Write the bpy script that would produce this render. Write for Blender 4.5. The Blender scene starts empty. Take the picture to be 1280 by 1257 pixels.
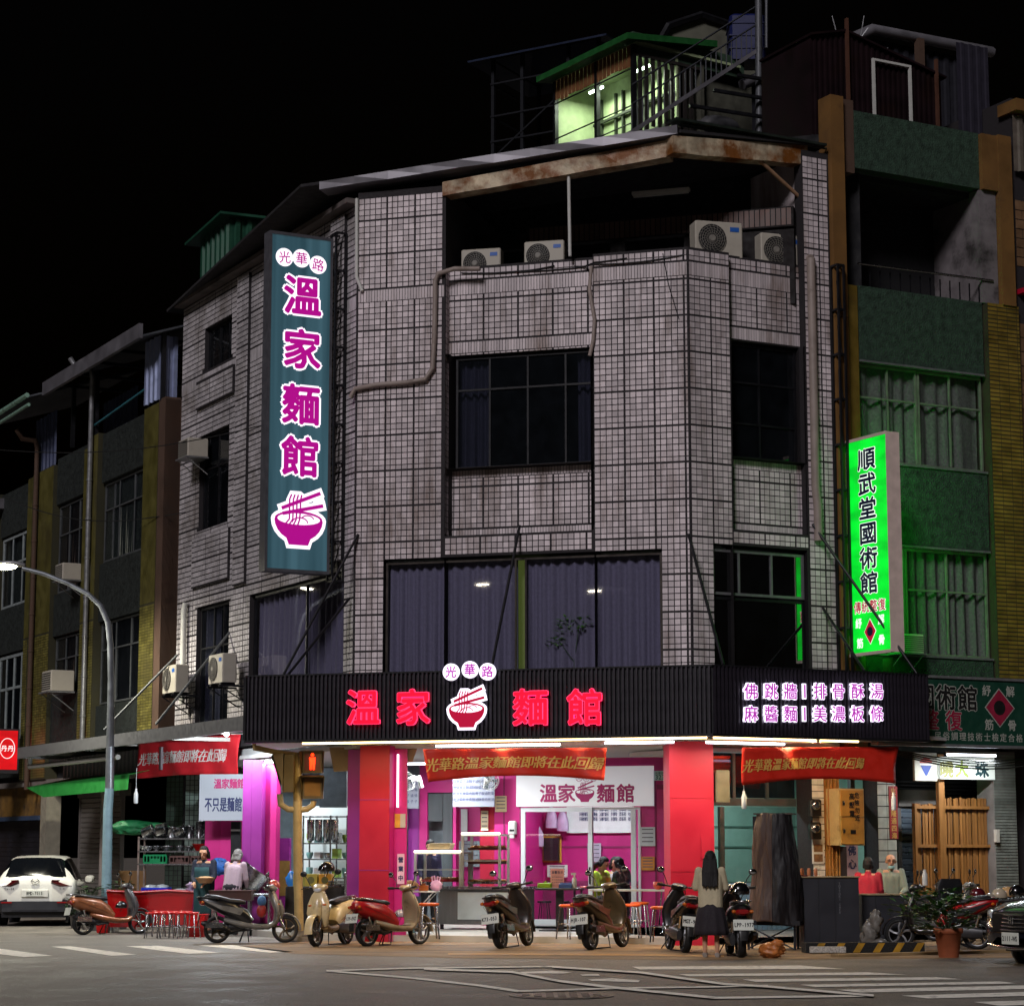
import bpy, bmesh, math, random
from mathutils import Matrix, Vector, noise
R=math.radians; PI=math.pi
random.seed(7)
S=bpy.context.scene; COL=S.collection
# ------------------------------------------------------------------ camera
FPX=2850.0; HOR=1062.0; EYE=1.7
PITCH=math.atan((HOR-628.5)/FPX)
cam=bpy.data.cameras.new('camera'); co=bpy.data.objects.new('camera',cam); COL.objects.link(co)
cam.sensor_width=36; cam.sensor_fit='HORIZONTAL'; cam.lens=36*FPX/1280; cam.clip_start=.5; cam.clip_end=1500
co.location=(0,0,EYE); co.rotation_euler=(PI/2+PITCH,0,0); S.camera=co
# ------------------------------------------------------------------ world, sun, exposure
SUN_EL=34; SUN_AZ=200      # town light falls from behind the camera, high up
w=bpy.data.worlds.new('World'); S.world=w; w.use_nodes=True
nt=w.node_tree; bg=nt.nodes['Background']
sky=nt.nodes.new('ShaderNodeTexSky'); sky.sky_type='NISHITA'; sky.sun_disc=False
sky.sun_elevation=R(-4.5); sky.sun_rotation=R(SUN_AZ)
nt.links.new(sky.outputs[0],bg.inputs[0]); bg.inputs[1].default_value=.1
sl=bpy.data.lights.new('sun','SUN'); sl.energy=1.6; sl.angle=R(14); sl.color=(1,.94,.97)
so=bpy.data.objects.new('sun',sl); COL.objects.link(so)
so.rotation_euler=(R(90-SUN_EL),0,R(-20))   # from the camera side, slightly from the left
S.view_settings.view_transform='Standard'; S.view_settings.look='None'; S.view_settings.gamma=1
S.view_settings.use_curve_mapping=False; S.view_settings.exposure=0
S.render.engine='CYCLES'; S.cycles.use_denoising=True; S.cycles.max_bounces=6; S.cycles.diffuse_bounces=3
S.cycles.glossy_bounces=3; S.cycles.transparent_max_bounces=16; S.cycles.sample_clamp_indirect=3
S.cycles.caustics_reflective=False; S.cycles.caustics_refractive=False; S.cycles.use_light_tree=True
# ------------------------------------------------------------------ survey: lines of sight onto real planes
_cp,_sp=math.cos(PITCH),math.sin(PITCH)
def ray(u,v):
    a=(u-640)/FPX; b=(628.5-v)/FPX
    return (a,_cp-b*_sp,_sp+b*_cp)
def G(u,v,z=0.):
    d=ray(u,v); t=(z-EYE)/d[2]; return Vector((d[0]*t,d[1]*t,z))
def AT(u,v,y):
    d=ray(u,v); t=y/d[1]; return Vector((d[0]*t,y,EYE+d[2]*t))
C2=(3.33,42.0); C1=(C2[0]-.9563*6.68,C2[1]+.2924*6.68)
class Frame:
    """wall frame: local x along the wall (to the right seen from outside), local y INTO the wall, z up"""
    def __init__(s,o,deg,z=0):
        a=R(deg); s.o=o; s.t=(math.cos(a),math.sin(a)); s.n=(math.sin(a),-math.cos(a)); s.deg=deg
        s.M=Matrix.Translation((o[0],o[1],z))@Matrix.Rotation(a,4,'Z')
    def W(s,a,o,z): return Vector((s.o[0]+s.t[0]*a+s.n[0]*o,s.o[1]+s.t[1]*a+s.n[1]*o,z))
    def px(s,u,v,o=0):
        d=ray(u,v); ox=s.o[0]+s.n[0]*o; oy=s.o[1]+s.n[1]*o
        k=(ox*s.n[0]+oy*s.n[1])/(d[0]*s.n[0]+d[1]*s.n[1])
        x,y=d[0]*k-ox,d[1]*k-oy
        return (x*s.t[0]+y*s.t[1],EYE+d[2]*k)
CH=Frame(C1,-17); RT=Frame(C2,28); LF=Frame(C1,-62)
# ------------------------------------------------------------------ materials
def lin(h):
    h=h.lstrip('#'); r=[]
    for i in (0,2,4):
        x=int(h[i:i+2],16)/255; r.append(x/12.92 if x<=.04045 else ((x+.055)/1.055)**2.4)
    return (*r,1)
_mats={}
def mat(name,col,rough=.5,metal=0.,var=.18,sc=6.,bump=.0,bs=60.,coat=0.,attr=None,dirt=None,dsc=1.2,dlo=.55,dhi=.75,spec=.5,stretch=None):
    """procedural surface: base colour broken up by two noises, optional dirt patches, roughness variation and fine relief"""
    if name in _mats: return _mats[name]
    m=bpy.data.materials.new(name); m.use_nodes=True; n=m.node_tree.nodes; l=m.node_tree.links
    p=n['Principled BSDF']; c=lin(col) if isinstance(col,str) else (*col,1)
    tc=n.new('ShaderNodeTexCoord'); src=tc.outputs['Object']
    if stretch:
        mp=n.new('ShaderNodeMapping'); mp.inputs['Scale'].default_value=stretch; l.new(src,mp.inputs[0]); src=mp.outputs[0]
    no=n.new('ShaderNodeTexNoise'); no.inputs['Scale'].default_value=sc; no.inputs['Detail'].default_value=6; l.new(src,no.inputs['Vector'])
    mr=n.new('ShaderNodeMapRange'); mr.inputs['From Min'].default_value=.3; mr.inputs['From Max'].default_value=.7
    mr.inputs['To Min'].default_value=1-var; mr.inputs['To Max'].default_value=1+var; l.new(no.outputs[0],mr.inputs[0])
    mx=n.new('ShaderNodeMix'); mx.data_type='RGBA'; mx.blend_type='MULTIPLY'; mx.inputs[0].default_value=1
    mx.inputs[6].default_value=c; l.new(mr.outputs[0],mx.inputs[7]); out=mx.outputs[2]
    if attr:
        at=n.new('ShaderNodeAttribute'); at.attribute_name='rnd'
        m2=n.new('ShaderNodeMapRange'); m2.inputs['To Min'].default_value=1-attr; m2.inputs['To Max'].default_value=1+attr*.6; l.new(at.outputs['Fac'],m2.inputs[0])
        mm=n.new('ShaderNodeMix'); mm.data_type='RGBA'; mm.blend_type='MULTIPLY'; mm.inputs[0].default_value=1
        l.new(out,mm.inputs[6]); l.new(m2.outputs[0],mm.inputs[7]); out=mm.outputs[2]
    if dirt:
        d=n.new('ShaderNodeTexNoise'); d.inputs['Scale'].default_value=dsc; d.inputs['Detail'].default_value=8; d.inputs['Roughness'].default_value=.65
        l.new(src,d.inputs['Vector'])
        dr=n.new('ShaderNodeMapRange'); dr.inputs['From Min'].default_value=dlo; dr.inputs['From Max'].default_value=dhi; l.new(d.outputs[0],dr.inputs[0])
        dm=n.new('ShaderNodeMix'); dm.data_type='RGBA'; l.new(dr.outputs[0],dm.inputs[0]); l.new(out,dm.inputs[6]); dm.inputs[7].default_value=lin(dirt); out=dm.outputs[2]
    l.new(out,p.inputs['Base Color'])
    rr=n.new('ShaderNodeMapRange'); rr.inputs['From Min'].default_value=.3; rr.inputs['From Max'].default_value=.7
    rr.inputs['To Min'].default_value=max(.02,rough*.8); rr.inputs['To Max'].default_value=min(1,rough*1.2); l.new(no.outputs[0],rr.inputs[0]); l.new(rr.outputs[0],p.inputs['Roughness'])
    p.inputs['Metallic'].default_value=metal; p.inputs['Coat Weight'].default_value=coat; p.inputs['Coat Roughness'].default_value=.08
    p.inputs['Specular IOR Level'].default_value=spec
    if bump:
        b=n.new('ShaderNodeTexNoise'); b.inputs['Scale'].default_value=bs; b.inputs['Detail'].default_value=4; l.new(src,b.inputs['Vector'])
        bp=n.new('ShaderNodeBump'); bp.inputs['Strength'].default_value=bump; bp.inputs['Distance'].default_value=.02; l.new(b.outputs[0],bp.inputs['Height']); l.new(bp.outputs[0],p.inputs['Normal'])
    _mats[name]=m; return m
def emat(name,col,strength=1.,band=None,body=None):
    """something that gives off light; band=(axis scale, depth) brightens in stripes where the tubes stand behind the face"""
    if name in _mats: return _mats[name]
    m=bpy.data.materials.new(name); m.use_nodes=True; n=m.node_tree.nodes; l=m.node_tree.links
    p=n['Principled BSDF']; c=lin(col) if isinstance(col,str) else (*col,1)
    p.inputs['Base Color'].default_value=lin(body) if body else tuple(x*.5 for x in c[:3])+(1,)
    p.inputs['Roughness'].default_value=.35; p.inputs['Emission Color'].default_value=c; p.inputs['Emission Strength'].default_value=strength
    if band:
        tc=n.new('ShaderNodeTexCoord'); mp=n.new('ShaderNodeMapping'); mp.inputs['Scale'].default_value=band[0]; l.new(tc.outputs['Object'],mp.inputs[0])
        no=n.new('ShaderNodeTexNoise'); no.inputs['Scale'].default_value=1; no.inputs['Detail'].default_value=2; l.new(mp.outputs[0],no.inputs['Vector'])
        mr=n.new('ShaderNodeMapRange'); mr.inputs['From Min'].default_value=.35; mr.inputs['From Max'].default_value=.65
        mr.inputs['To Min'].default_value=strength*(1-band[1]); mr.inputs['To Max'].default_value=strength*(1+band[1]); l.new(no.outputs[0],mr.inputs[0]); l.new(mr.outputs[0],p.inputs['Emission Strength'])
    _mats[name]=m; return m
def glass(name,tint='#ffffff',refl=.1,rough=.02,dull=0.,dullcol='#30343a'):
    if name in _mats: return _mats[name]
    m=bpy.data.materials.new(name); m.use_nodes=True; n=m.node_tree.nodes; l=m.node_tree.links; n.remove(n['Principled BSDF'])
    tr=n.new('ShaderNodeBsdfTransparent'); tr.inputs[0].default_value=lin(tint)
    gl=n.new('ShaderNodeBsdfGlossy'); gl.inputs['Roughness'].default_value=rough
    lw=n.new('ShaderNodeLayerWeight'); lw.inputs[0].default_value=.5
    pw=n.new('ShaderNodeMath'); pw.operation='POWER'; pw.inputs[1].default_value=5; l.new(lw.outputs['Facing'],pw.inputs[0])
    mr=n.new('ShaderNodeMapRange'); mr.inputs['To Min'].default_value=refl; mr.inputs['To Max'].default_value=1; l.new(pw.outputs[0],mr.inputs[0])
    mx=n.new('ShaderNodeMixShader'); l.new(mr.outputs[0],mx.inputs[0]); l.new(tr.outputs[0],mx.inputs[1]); l.new(gl.outputs[0],mx.inputs[2]); out=mx.outputs[0]
    if dull:
        df=n.new('ShaderNodeBsdfDiffuse'); df.inputs[0].default_value=lin(dullcol); m2=n.new('ShaderNodeMixShader')
        tc=n.new('ShaderNodeTexCoord'); no=n.new('ShaderNodeTexNoise'); no.inputs['Scale'].default_value=3; no.inputs['Detail'].default_value=6; l.new(tc.outputs['Object'],no.inputs['Vector'])
        m3=n.new('ShaderNodeMapRange'); m3.inputs['From Min'].default_value=.3; m3.inputs['From Max'].default_value=.7; m3.inputs['To Min'].default_value=dull*.5; m3.inputs['To Max'].default_value=dull*1.4; l.new(no.outputs[0],m3.inputs[0])
        l.new(m3.outputs[0],m2.inputs[0]); l.new(out,m2.inputs[1]); l.new(df.outputs[0],m2.inputs[2]); out=m2.outputs[0]
    l.new(out,n['Material Output'].inputs[0]); _mats[name]=m; return m
# ------------------------------------------------------------------ mesh builder
def I4(): return Matrix.Identity(4)
class MB:
    def __init__(s,T=None): s.v=[]; s.f=[]; s.m=[]; s.r=[]; s.T=T.copy() if T else I4(); s.sm=[]
    def add(s,vs,fs,mi=0,rnd=0.,smooth=False):
        b=len(s.v); T=s.T
        s.v+= [T@Vector(p) for p in vs]
        for f in fs: s.f.append([b+i for i in f]); s.m.append(mi); s.r.append(rnd); s.sm.append(smooth)
        return s
    def box(s,x0,x1,y0,y1,z0,z1,mi=0,rnd=0.):
        if x0>x1:x0,x1=x1,x0
        if y0>y1:y0,y1=y1,y0
        if z0>z1:z0,z1=z1,z0
        return s.add([(x0,y0,z0),(x1,y0,z0),(x1,y1,z0),(x0,y1,z0),(x0,y0,z1),(x1,y0,z1),(x1,y1,z1),(x0,y1,z1)],
            [(0,3,2,1),(4,5,6,7),(0,1,5,4),(1,2,6,5),(2,3,7,6),(3,0,4,7)],mi,rnd)
    def cbox(s,c,d,mi=0): return s.box(c[0]-d[0]/2,c[0]+d[0]/2,c[1]-d[1]/2,c[1]+d[1]/2,c[2]-d[2]/2,c[2]+d[2]/2,mi)
    def rbox(s,x0,x1,y0,y1,z0,z1,b=.01,mi=0):
        """box with bevelled vertical and top edges"""
        P=[(x0+b,y0),(x1-b,y0),(x1,y0+b),(x1,y1-b),(x1-b,y1),(x0+b,y1),(x0,y1-b),(x0,y0+b)]
        cx,cy=(x0+x1)/2,(y0+y1)/2
        Q=[(cx+(x-cx)*(1-2*b/max(.001,x1-x0)),cy+(y-cy)*(1-2*b/max(.001,y1-y0))) for x,y in P]
        vs=[(x,y,z0) for x,y in P]+[(x,y,z1-b) for x,y in P]+[(x,y,z1) for x,y in Q]
        fs=[tuple(range(7,-1,-1)),tuple(range(16,24))]
        for k in (0,8):
            for i in range(8): j=(i+1)%8; fs.append((k+i,k+j,k+j+8,k+i+8))
        return s.add(vs,fs,mi)
    def quad(s,a,b,c,d,mi=0,rnd=0.): return s.add([a,b,c,d],[(0,1,2,3)],mi,rnd)
    def rings(s,rs,mi=0,cap=True,smooth=True,closed=False):
        n=len(rs[0]); vs=[p for r in rs for p in r]; fs=[]
        K=len(rs)
        for k in range(K if closed else K-1):
            a=k*n; b=((k+1)%K)*n
            for i in range(n): j=(i+1)%n; fs.append((a+i,a+j,b+j,b+i))
        s.add(vs,fs,mi,0,smooth)
        if cap and not closed:
            s.add(rs[0],[tuple(range(n-1,-1,-1))],mi,0,False); s.add(rs[-1],[tuple(range(n))],mi,0,False)
        return s
    def tube(s,pts,r=.02,n=8,mi=0,cap=True):
        pts=[Vector(p) for p in pts]; rs=[]
        rr=r if isinstance(r,(list,tuple)) else [r]*len(pts)
        prev=None
        for i,p in enumerate(pts):
            d=(pts[min(i+1,len(pts)-1)]-pts[max(i-1,0)])
            if d.length<1e-7: d=Vector((0,0,1))
            d.normalize()
            if prev is None:
                u=d.orthogonal().normalized()
            else:
                u=prev-d*prev.dot(d)
                u=u.normalized() if u.length>1e-5 else d.orthogonal().normalized()
            prev=u; v=d.cross(u)
            rs.append([p+(u*math.cos(2*PI*k/n)+v*math.sin(2*PI*k/n))*rr[i] for k in range(n)])
        return s.rings(rs,mi,cap,n>5)
    def lathe(s,prof,n=16,c=(0,0,0),axis='z',mi=0,cap=True,smooth=True):
        rs=[]
        for r,z in prof:
            ring=[]
            for k in range(n):
                a=2*PI*k/n; x,y=r*math.cos(a),r*math.sin(a)
                q=(x,y,z) if axis=='z' else ((x,z,-y) if axis=='y' else (z,x,y))
                ring.append((c[0]+q[0],c[1]+q[1],c[2]+q[2]))
            rs.append(ring)
        return s.rings(rs,mi,cap,smooth)
    def ell(s,c,r,n=12,m=8,mi=0):
        rs=[]
        for i in range(m+1):
            t=PI*i/m; q=max(.02,math.sin(t)); rs.append([(c[0]+r[0]*q*math.cos(2*PI*k/n),c[1]+r[1]*q*math.sin(2*PI*k/n),c[2]-r[2]*math.cos(t)) for k in range(n)])
        return s.rings(rs,mi)
    def loft(s,st,n=14,e=2.5,mi=0,cap=True):
        """st: (x,y,z,tilt,half width,half height): super-ellipse sections standing across a path in the local xz plane"""
        rs=[]
        for x,y,z,t,hw,hh in st:
            t=R(t); ring=[]
            for k in range(n):
                a=2*PI*k/n; ca,sa=math.cos(a),math.sin(a)
                p=hw*math.copysign(abs(ca)**(2/e),ca); q=hh*math.copysign(abs(sa)**(2/e),sa)
                ring.append((x-math.sin(t)*q,y+p,z+math.cos(t)*q))
            rs.append(ring)
        return s.rings(rs,mi,cap)
    def prism(s,poly,y0,y1,mi=0):
        """outline in local xz, extruded along y"""
        n=len(poly); vs=[(x,y0,z) for x,z in poly]+[(x,y1,z) for x,z in poly]
        fs=[tuple(range(n)),tuple(range(2*n-1,n-1,-1))]+[(i,i+n,(i+1)%n+n,(i+1)%n) for i in range(n)]
        return s.add(vs,fs,mi)
    def zprism(s,poly,z0,z1,mi=0):
        n=len(poly); vs=[(x,y,z0) for x,y in poly]+[(x,y,z1) for x,y in poly]
        fs=[tuple(range(n-1,-1,-1)),tuple(range(n,2*n))]+[(i,(i+1)%n,(i+1)%n+n,i+n) for i in range(n)]
        return s.add(vs,fs,mi)
    def grid(s,fn,nu,nv,mi=0,smooth=True):
        vs=[fn(i/nu,j/nv) for j in range(nv+1) for i in range(nu+1)]
        fs=[(j*(nu+1)+i,j*(nu+1)+i+1,(j+1)*(nu+1)+i+1,(j+1)*(nu+1)+i) for j in range(nv) for i in range(nu)]
        return s.add(vs,fs,mi,0,smooth)
    def build(s,name,mats,parent=None,kind=None,label=None,cat=None,group=None,solid=0,at=None):
        me=bpy.data.meshes.new(name)
        if parent is None and at is not None: Minv=at.inverted()
        elif parent is not None: Minv=rootM(parent).inverted()
        else: Minv=None
        used=sorted({i for f in s.f for i in f})
        if len(used)<len(s.v):
            rm={a:b for b,a in enumerate(used)}; s.v=[s.v[i] for i in used]; s.f=[[rm[i] for i in f] for f in s.f]
        vs=[Minv@p for p in s.v] if Minv is not None else s.v
        me.from_pydata(vs,[],s.f)
        if not isinstance(mats,(list,tuple)): mats=[mats]
        for m in mats: me.materials.append(m)
        me.polygons.foreach_set('material_index',s.m); me.polygons.foreach_set('use_smooth',s.sm)
        if any(s.r):
            a=me.attributes.new('rnd','FLOAT','FACE'); a.data.foreach_set('value',s.r)
        me.update()
        o=bpy.data.objects.new(name,me); COL.objects.link(o)
        if parent is not None: o.parent=parent
        elif at is not None: o.matrix_world=at
        if solid:
            md=o.modifiers.new('thickness','SOLIDIFY'); md.thickness=solid; md.offset=0
        tag(o,label,cat,group,kind); return o
_root={}
def rootM(o):
    while o.parent is not None: o=o.parent
    return _root.get(o.name,I4())
def tag(o,label=None,cat=None,group=None,kind=None):
    if label: o['label']=label
    if cat: o['category']=cat
    if group: o['group']=group
    if kind: o['kind']=kind
def thing(name,label,cat,M=None,group=None):
    o=bpy.data.objects.new(name,None); o.empty_display_size=.2; COL.objects.link(o)
    M=M or I4(); o.matrix_world=M; _root[o.name]=M.copy(); tag(o,label,cat,group); return o
def P(x,y,z=0,deg=0,s=1.): return Matrix.Translation((x,y,z))@Matrix.Rotation(R(deg),4,'Z')@Matrix.Scale(s,4)
def kids(o): return [c for c in bpy.data.objects if c.parent is o]
def dup(root,M,label=None,group=None,swap=None):
    """copy of a thing with copies of its parts and sub-parts; swap maps material names to others"""
    def one(o,par):
        c=o.copy(); COL.objects.link(c); c.parent=par
        if swap and o.type=='MESH' and any(m.name in swap for m in o.data.materials if m):
            c.data=o.data.copy()
            for i,m in enumerate(c.data.materials):
                if m.name in swap: c.data.materials[i]=swap[m.name]
        for k in kmap.get(o.name,()): one(k,c)
        return c
    kmap={}
    for x in list(bpy.data.objects):
        if x.parent: kmap.setdefault(x.parent.name,[]).append(x)
    r=one(root,None); r.matrix_world=M; _root[r.name]=M.copy()
    if label: r['label']=label
    if group: r['group']=group
    return r
# ------------------------------------------------------------------ lettering
_tx={}
def glyphs(txt,bold=.0):
    k=(txt,bold)
    if k not in _tx:
        c=bpy.data.curves.new('t','FONT'); c.body=txt; c.offset=bold; c.resolution_u=2; c.align_x='LEFT'
        o=bpy.data.objects.new('t',c); m=bpy.data.meshes.new_from_object(o)
        _tx[k]=([tuple(v.co) for v in m.vertices],[tuple(p.vertices) for p in m.polygons])
        bpy.data.objects.remove(o); bpy.data.meshes.remove(m); bpy.data.curves.remove(c)
    return _tx[k]
def write(mb,txt,x,z,size,y=0.,bold=.02,mi=0,sx=1.,adv=None,th=0.,slant=0.,wave=None,vert=False,rot=0.):
    """each character centred on (x + i*adv, z) in the local xz plane, facing local -y"""
    adv=adv or size*1.08; i=0; n_=4
    sh=[(0,0)]
    if bold>.004:
        r_=bold*size; n_=8 if bold>.03 else 4; sh+=[(r_*math.cos(2*PI*k/n_),r_*math.sin(2*PI*k/n_)) for k in range(n_)]
    for ch in txt:
        if ch==' ': i+=1; continue
        vs,fs=glyphs(ch,0)
        if not vs: i+=1; continue
        cx=(min(v[0] for v in vs)+max(v[0] for v in vs))/2 if ord(ch)<0x2000 else .49
        cz=.375 if ord(ch)>=0x2000 else .36
        px=x+(0 if vert else i*adv); pz=z-(i*adv if vert else 0)
        cr,sr=math.cos(rot),math.sin(rot)
        for q_,(ox,oz) in enumerate(sh):
            pts=[]
            for a,b,_ in vs:
                a=(a-cx)*size*sx; b=(b-cz)*size; a+=b*slant; a,b=a*cr-b*sr,a*sr+b*cr
                X=px+a+ox; Z=pz+b+oz; Y=y+.00025*q_
                if wave: X,Y,Z=wave(X,Y,Z)
                pts.append((X,Y,Z))
            n=len(pts)
            if th and not (q_ and n_==8 and q_%2):
                back=[(a,b+th,c) for a,b,c in pts]
                ed={}
                for f in fs:
                    for k in range(len(f)):
                        e=(f[k],f[(k+1)%len(f)]); ed[e]=ed.get(e,0)+1
                side=[(e[0],e[0]+n,e[1]+n,e[1]) for e in ed if (e[1],e[0]) not in ed]
                mb.add(pts+back,fs+side,mi)
            else: mb.add(pts,fs,mi)
        i+=1
# noodle bowl emblem (chopsticks lifting noodles from a bowl)
def bowl_poly(k=0.):
    P_=[(-.5-k,.0+k*.3)]
    P_+=[(-.5*math.cos(t)*1.0-(k if math.cos(t)>0 else -k)*abs(math.cos(t)), .02-.42*math.sin(t)-k*math.sin(t)) for t in [PI*j/12 for j in range(1,5)]]
    P_+=[(-.2-k*.6,-.47-k),(.2+k*.6,-.47-k)]
    P_+=[(.5*math.cos(t)+k*abs(math.cos(t)), .02-.42*math.sin(t)-k*math.sin(t)) for t in [PI*j/12 for j in range(4,0,-1)]]
    P_+=[(.5+k,.0+k*.3)]
    P_+=[(.5*math.cos(t)*(1+2*k)*1.0,.02+(.17+k)*math.sin(t)) for t in [PI*j/12 for j in range(1,12)]]
    return P_
def strip2(pts,w):
    """ribbon outline around a polyline"""
    L=[];Rr=[]
    for i,p in enumerate(pts):
        a=pts[max(i-1,0)]; b=pts[min(i+1,len(pts)-1)]; dx,dz=b[0]-a[0],b[1]-a[1]; d=math.hypot(dx,dz) or 1
        L.append((p[0]-dz/d*w/2,p[1]+dx/d*w/2)); Rr.append((p[0]+dz/d*w/2,p[1]-dx/d*w/2))
    return L,Rr
def ribbon(mb,pts,w,f,y,mi):
    L,Rr=strip2(pts,w)
    for i in range(len(pts)-1):
        mb.add([f(*Rr[i],y),f(*Rr[i+1],y),f(*L[i+1],y),f(*L[i],y)],[(0,1,2,3)],mi)
def emblem(mb,x,z,s,y,mi_out,mi_fill,mi_paper,step=.006,th=0):
    f=lambda a,b,yy:(x+a*s,yy,z+b*s)
    nood=[[(-.16+.07*i,.5),(-.2+.075*i,.4),(-.2+.075*i,.2),(-.2+.07*i,.02),(-.3+.09*i,-.1)] for i in range(4)]
    chop=[[(-.36,.22),(.44,.56)],[(-.34,.12),(.5,.32)]]
    def poly(P_,yy,mi): mb.add([f(a,b,yy) for a,b in P_],[tuple(range(len(P_)))],mi)
    poly(bowl_poly(.07),y,mi_out)
    yo=y-step*.1
    mb.add([f(a,b,y-step*.2) for a,b in [(-.27,.05),(.06,.05),(.07,.3),(.11,.52),(.04,.57),(-.18,.57),(-.26,.4)]],[tuple(range(7))],mi_out)
    for k_,c in enumerate(chop):
        (xa,za),(xb,zb)=c; dx,dz=xb-xa,zb-za; L_=math.hypot(dx,dz); e=.06
        ribbon(mb,[(xa-dx/L_*e,za-dz/L_*e),(xb+dx/L_*e,zb+dz/L_*e)],.19,f,y-step*(.3+.1*k_),mi_out)
    mb.add([f(a,b,y-step*.5) for a,b in [(.3,.28),(.56,.34),(.5,.52),(.3,.46)]],[(0,1,2,3)],mi_out)
    poly(bowl_poly(0),y-step,mi_fill)
    poly([(.44*math.cos(t),.03+.11*math.sin(t)) for t in [2*PI*j/24 for j in range(24)]],y-step*2,mi_paper)
    for c in chop: ribbon(mb,c,.07,f,y-step*3,mi_fill)
    for c in nood: ribbon(mb,c,.032,f,y-step*4,mi_fill)
    ribbon(mb,[(.02+.16*math.cos(t),-.04+.1*math.sin(t)) for t in [PI*j/8 for j in range(9)]],.025,f,y-step*4,mi_fill)
    ribbon(mb,[(.18+.12*math.cos(t),.04+.07*math.sin(t)) for t in [PI*j/8 for j in range(9)]],.025,f,y-step*3.5,mi_fill)
def disc(mb,x,z,r,y,mi,n=28,th=0):
    if th: mb.lathe([(r,y),(r,y+th)],n,(x,0,z),'y',mi,True,False)
    else: mb.add([(x+r*math.cos(2*PI*k/n),y,z+r*math.sin(2*PI*k/n)) for k in range(n)],[tuple(range(n))],mi)
# ------------------------------------------------------------------ palette
M={}
M['asphalt']=mat('asphalt','#736d66',.62,var=.45,sc=1.1,bump=.9,bs=55,dirt='#a09a90',dsc=22,dlo=.56,dhi=.66)
M['pave']=mat('apron_concrete','#8a7050',.75,var=.4,sc=1.6,bump=.5,bs=30,dirt='#4a3a2a',dsc=.6,dlo=.45,dhi=.72,stretch=(.5,3,1))
M['paint']=mat('road_paint','#efebe0',.7,var=.2,sc=9,bump=.2,dirt='#5c5955',dsc=5,dlo=.57,dhi=.68)
M['floor']=mat('arcade_tile','#a9a59c',.45,var=.1,sc=3)
M['grout']=mat('grout','#211d20',.9,var=.3,sc=20)
M['tile']=mat('glazed_tile','#ccc1c4',.5,var=.24,sc=.6,attr=.26,dirt='#66503e',dsc=1.1,dlo=.5,dhi=.74,spec=.4,stretch=(1.6,1.6,.3))
M['tileside']=mat('glazed_tile_side_street','#b4afb2',.5,var=.2,sc=1.1,attr=.22,dirt='#5b5040',dsc=.6,dlo=.5,dhi=.78,spec=.4)  # darker copy of the front tile, side street dimness put into the colour
M['conc']=mat('concrete','#6a6460',.9,var=.25,sc=3,bump=.3)
M['dark']=mat('dark_room','#0c0c10',.95,var=.2)  # near-black puts the darkness of unlit rooms into the colour
M['black']=mat('black_metal','#17171b',.45,metal=.3,var=.2)
M['rib']=mat('ribbed_board_paint','#29252d',.42,metal=.2,var=.15,sc=10)
M['steel']=mat('stainless','#a8a9ab',.25,metal=1,var=.12,sc=12)
M['alu']=mat('aluminium','#8c8d90',.4,metal=.6,var=.12,sc=9)
M['whitemetal']=mat('white_metal','#bdbdb8',.45,var=.08,sc=8,dirt='#77726a',dsc=4,dlo=.6,dhi=.85)
M['pvc']=mat('pvc_pipe','#8d8079',.5,var=.12,sc=4,dirt='#5b4e44',dsc=2)
M['red']=mat('red_paint','#a80a2c',.5,var=.14,sc=1.3,dirt='#5a1030',dsc=1.1,dlo=.62,dhi=.9,bump=.15,bs=4)
M['magenta']=mat('magenta_paint','#b3186f',.5,var=.14,sc=1.3,dirt='#5a1030',dsc=1.1,dlo=.62,dhi=.9,bump=.15,bs=4)
M['purple']=mat('purple_paint','#82227c',.5,var=.14,sc=1.3,dirt='#5a1030',dsc=1.1,dlo=.62,dhi=.9,bump=.15,bs=4)
M['plaster']=mat('white_plaster','#c9cacb',.7,var=.06)
M['rust']=mat('rusty_sheet','#b5a68c',.6,metal=.1,var=.45,sc=3,bump=.8,bs=7,dirt='#70400f',dsc=1.3,dlo=.42,dhi=.58)
M['flash']=mat('roof_flashing','#7a787e',.45,metal=.5,var=.25,sc=2)
M['roofdark']=mat('roof_underside','#1d1b1e',.9,var=.3)
M['curtain']=mat('navy_curtain','#716a82',.9,var=.15,sc=20)
M['curtgrey']=mat('grey_curtain','#6f7368',.9,var=.3,sc=20)
M['curtbrown']=mat('brown_curtain','#4a3a30',.9,var=.2,sc=12)
M['glass']=glass('window_glass','#f4f6f8',.05)
M['glassdark']=glass('dark_window_glass','#d0d4d8',.06,dull=.12,dullcol='#2a2e34')
M['glassclear']=glass('clear_glass','#f2f6f6',.04)
M['rubber']=mat('rubber','#101010',.8,var=.2,sc=30)
M['plastblack']=mat('black_plastic','#151516',.4,var=.15,sc=20)
M['chrome']=mat('chrome','#c8c8c8',.12,metal=1,var=.05)
M['wood']=mat('brown_board','#8a5c2a',.6,var=.3,sc=2,dirt='#4c2a10',dsc=2,dlo=.5,dhi=.8,stretch=(6,6,.6),attr=.25)
M['cloth_red']=mat('red_cloth','#b3121a',.75,var=.1,sc=4)
M['gold']=mat('gold_print','#c99a4b',.6,var=.05)
M['white']=mat('white_print','#d8d8d8',.6,var=.05)
M['ink']=mat('navy_print','#1a2350',.6,var=.05)
M['pink']=mat('magenta_print','#a3125f',.6,var=.05)
M['redplastic']=mat('red_plastic','#c40c10',.3,var=.06,sc=10)
M['blueplastic']=mat('blue_plastic','#1030c0',.35,var=.08,sc=10)
M['greenplastic']=mat('green_plastic','#0c7a4a',.35,var=.08,sc=10)
M['orange']=mat('orange_plastic','#d4561a',.35,var=.06,sc=10)
M['skin']=mat('skin','#b98a6c',.6,var=.08,sc=20)
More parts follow.
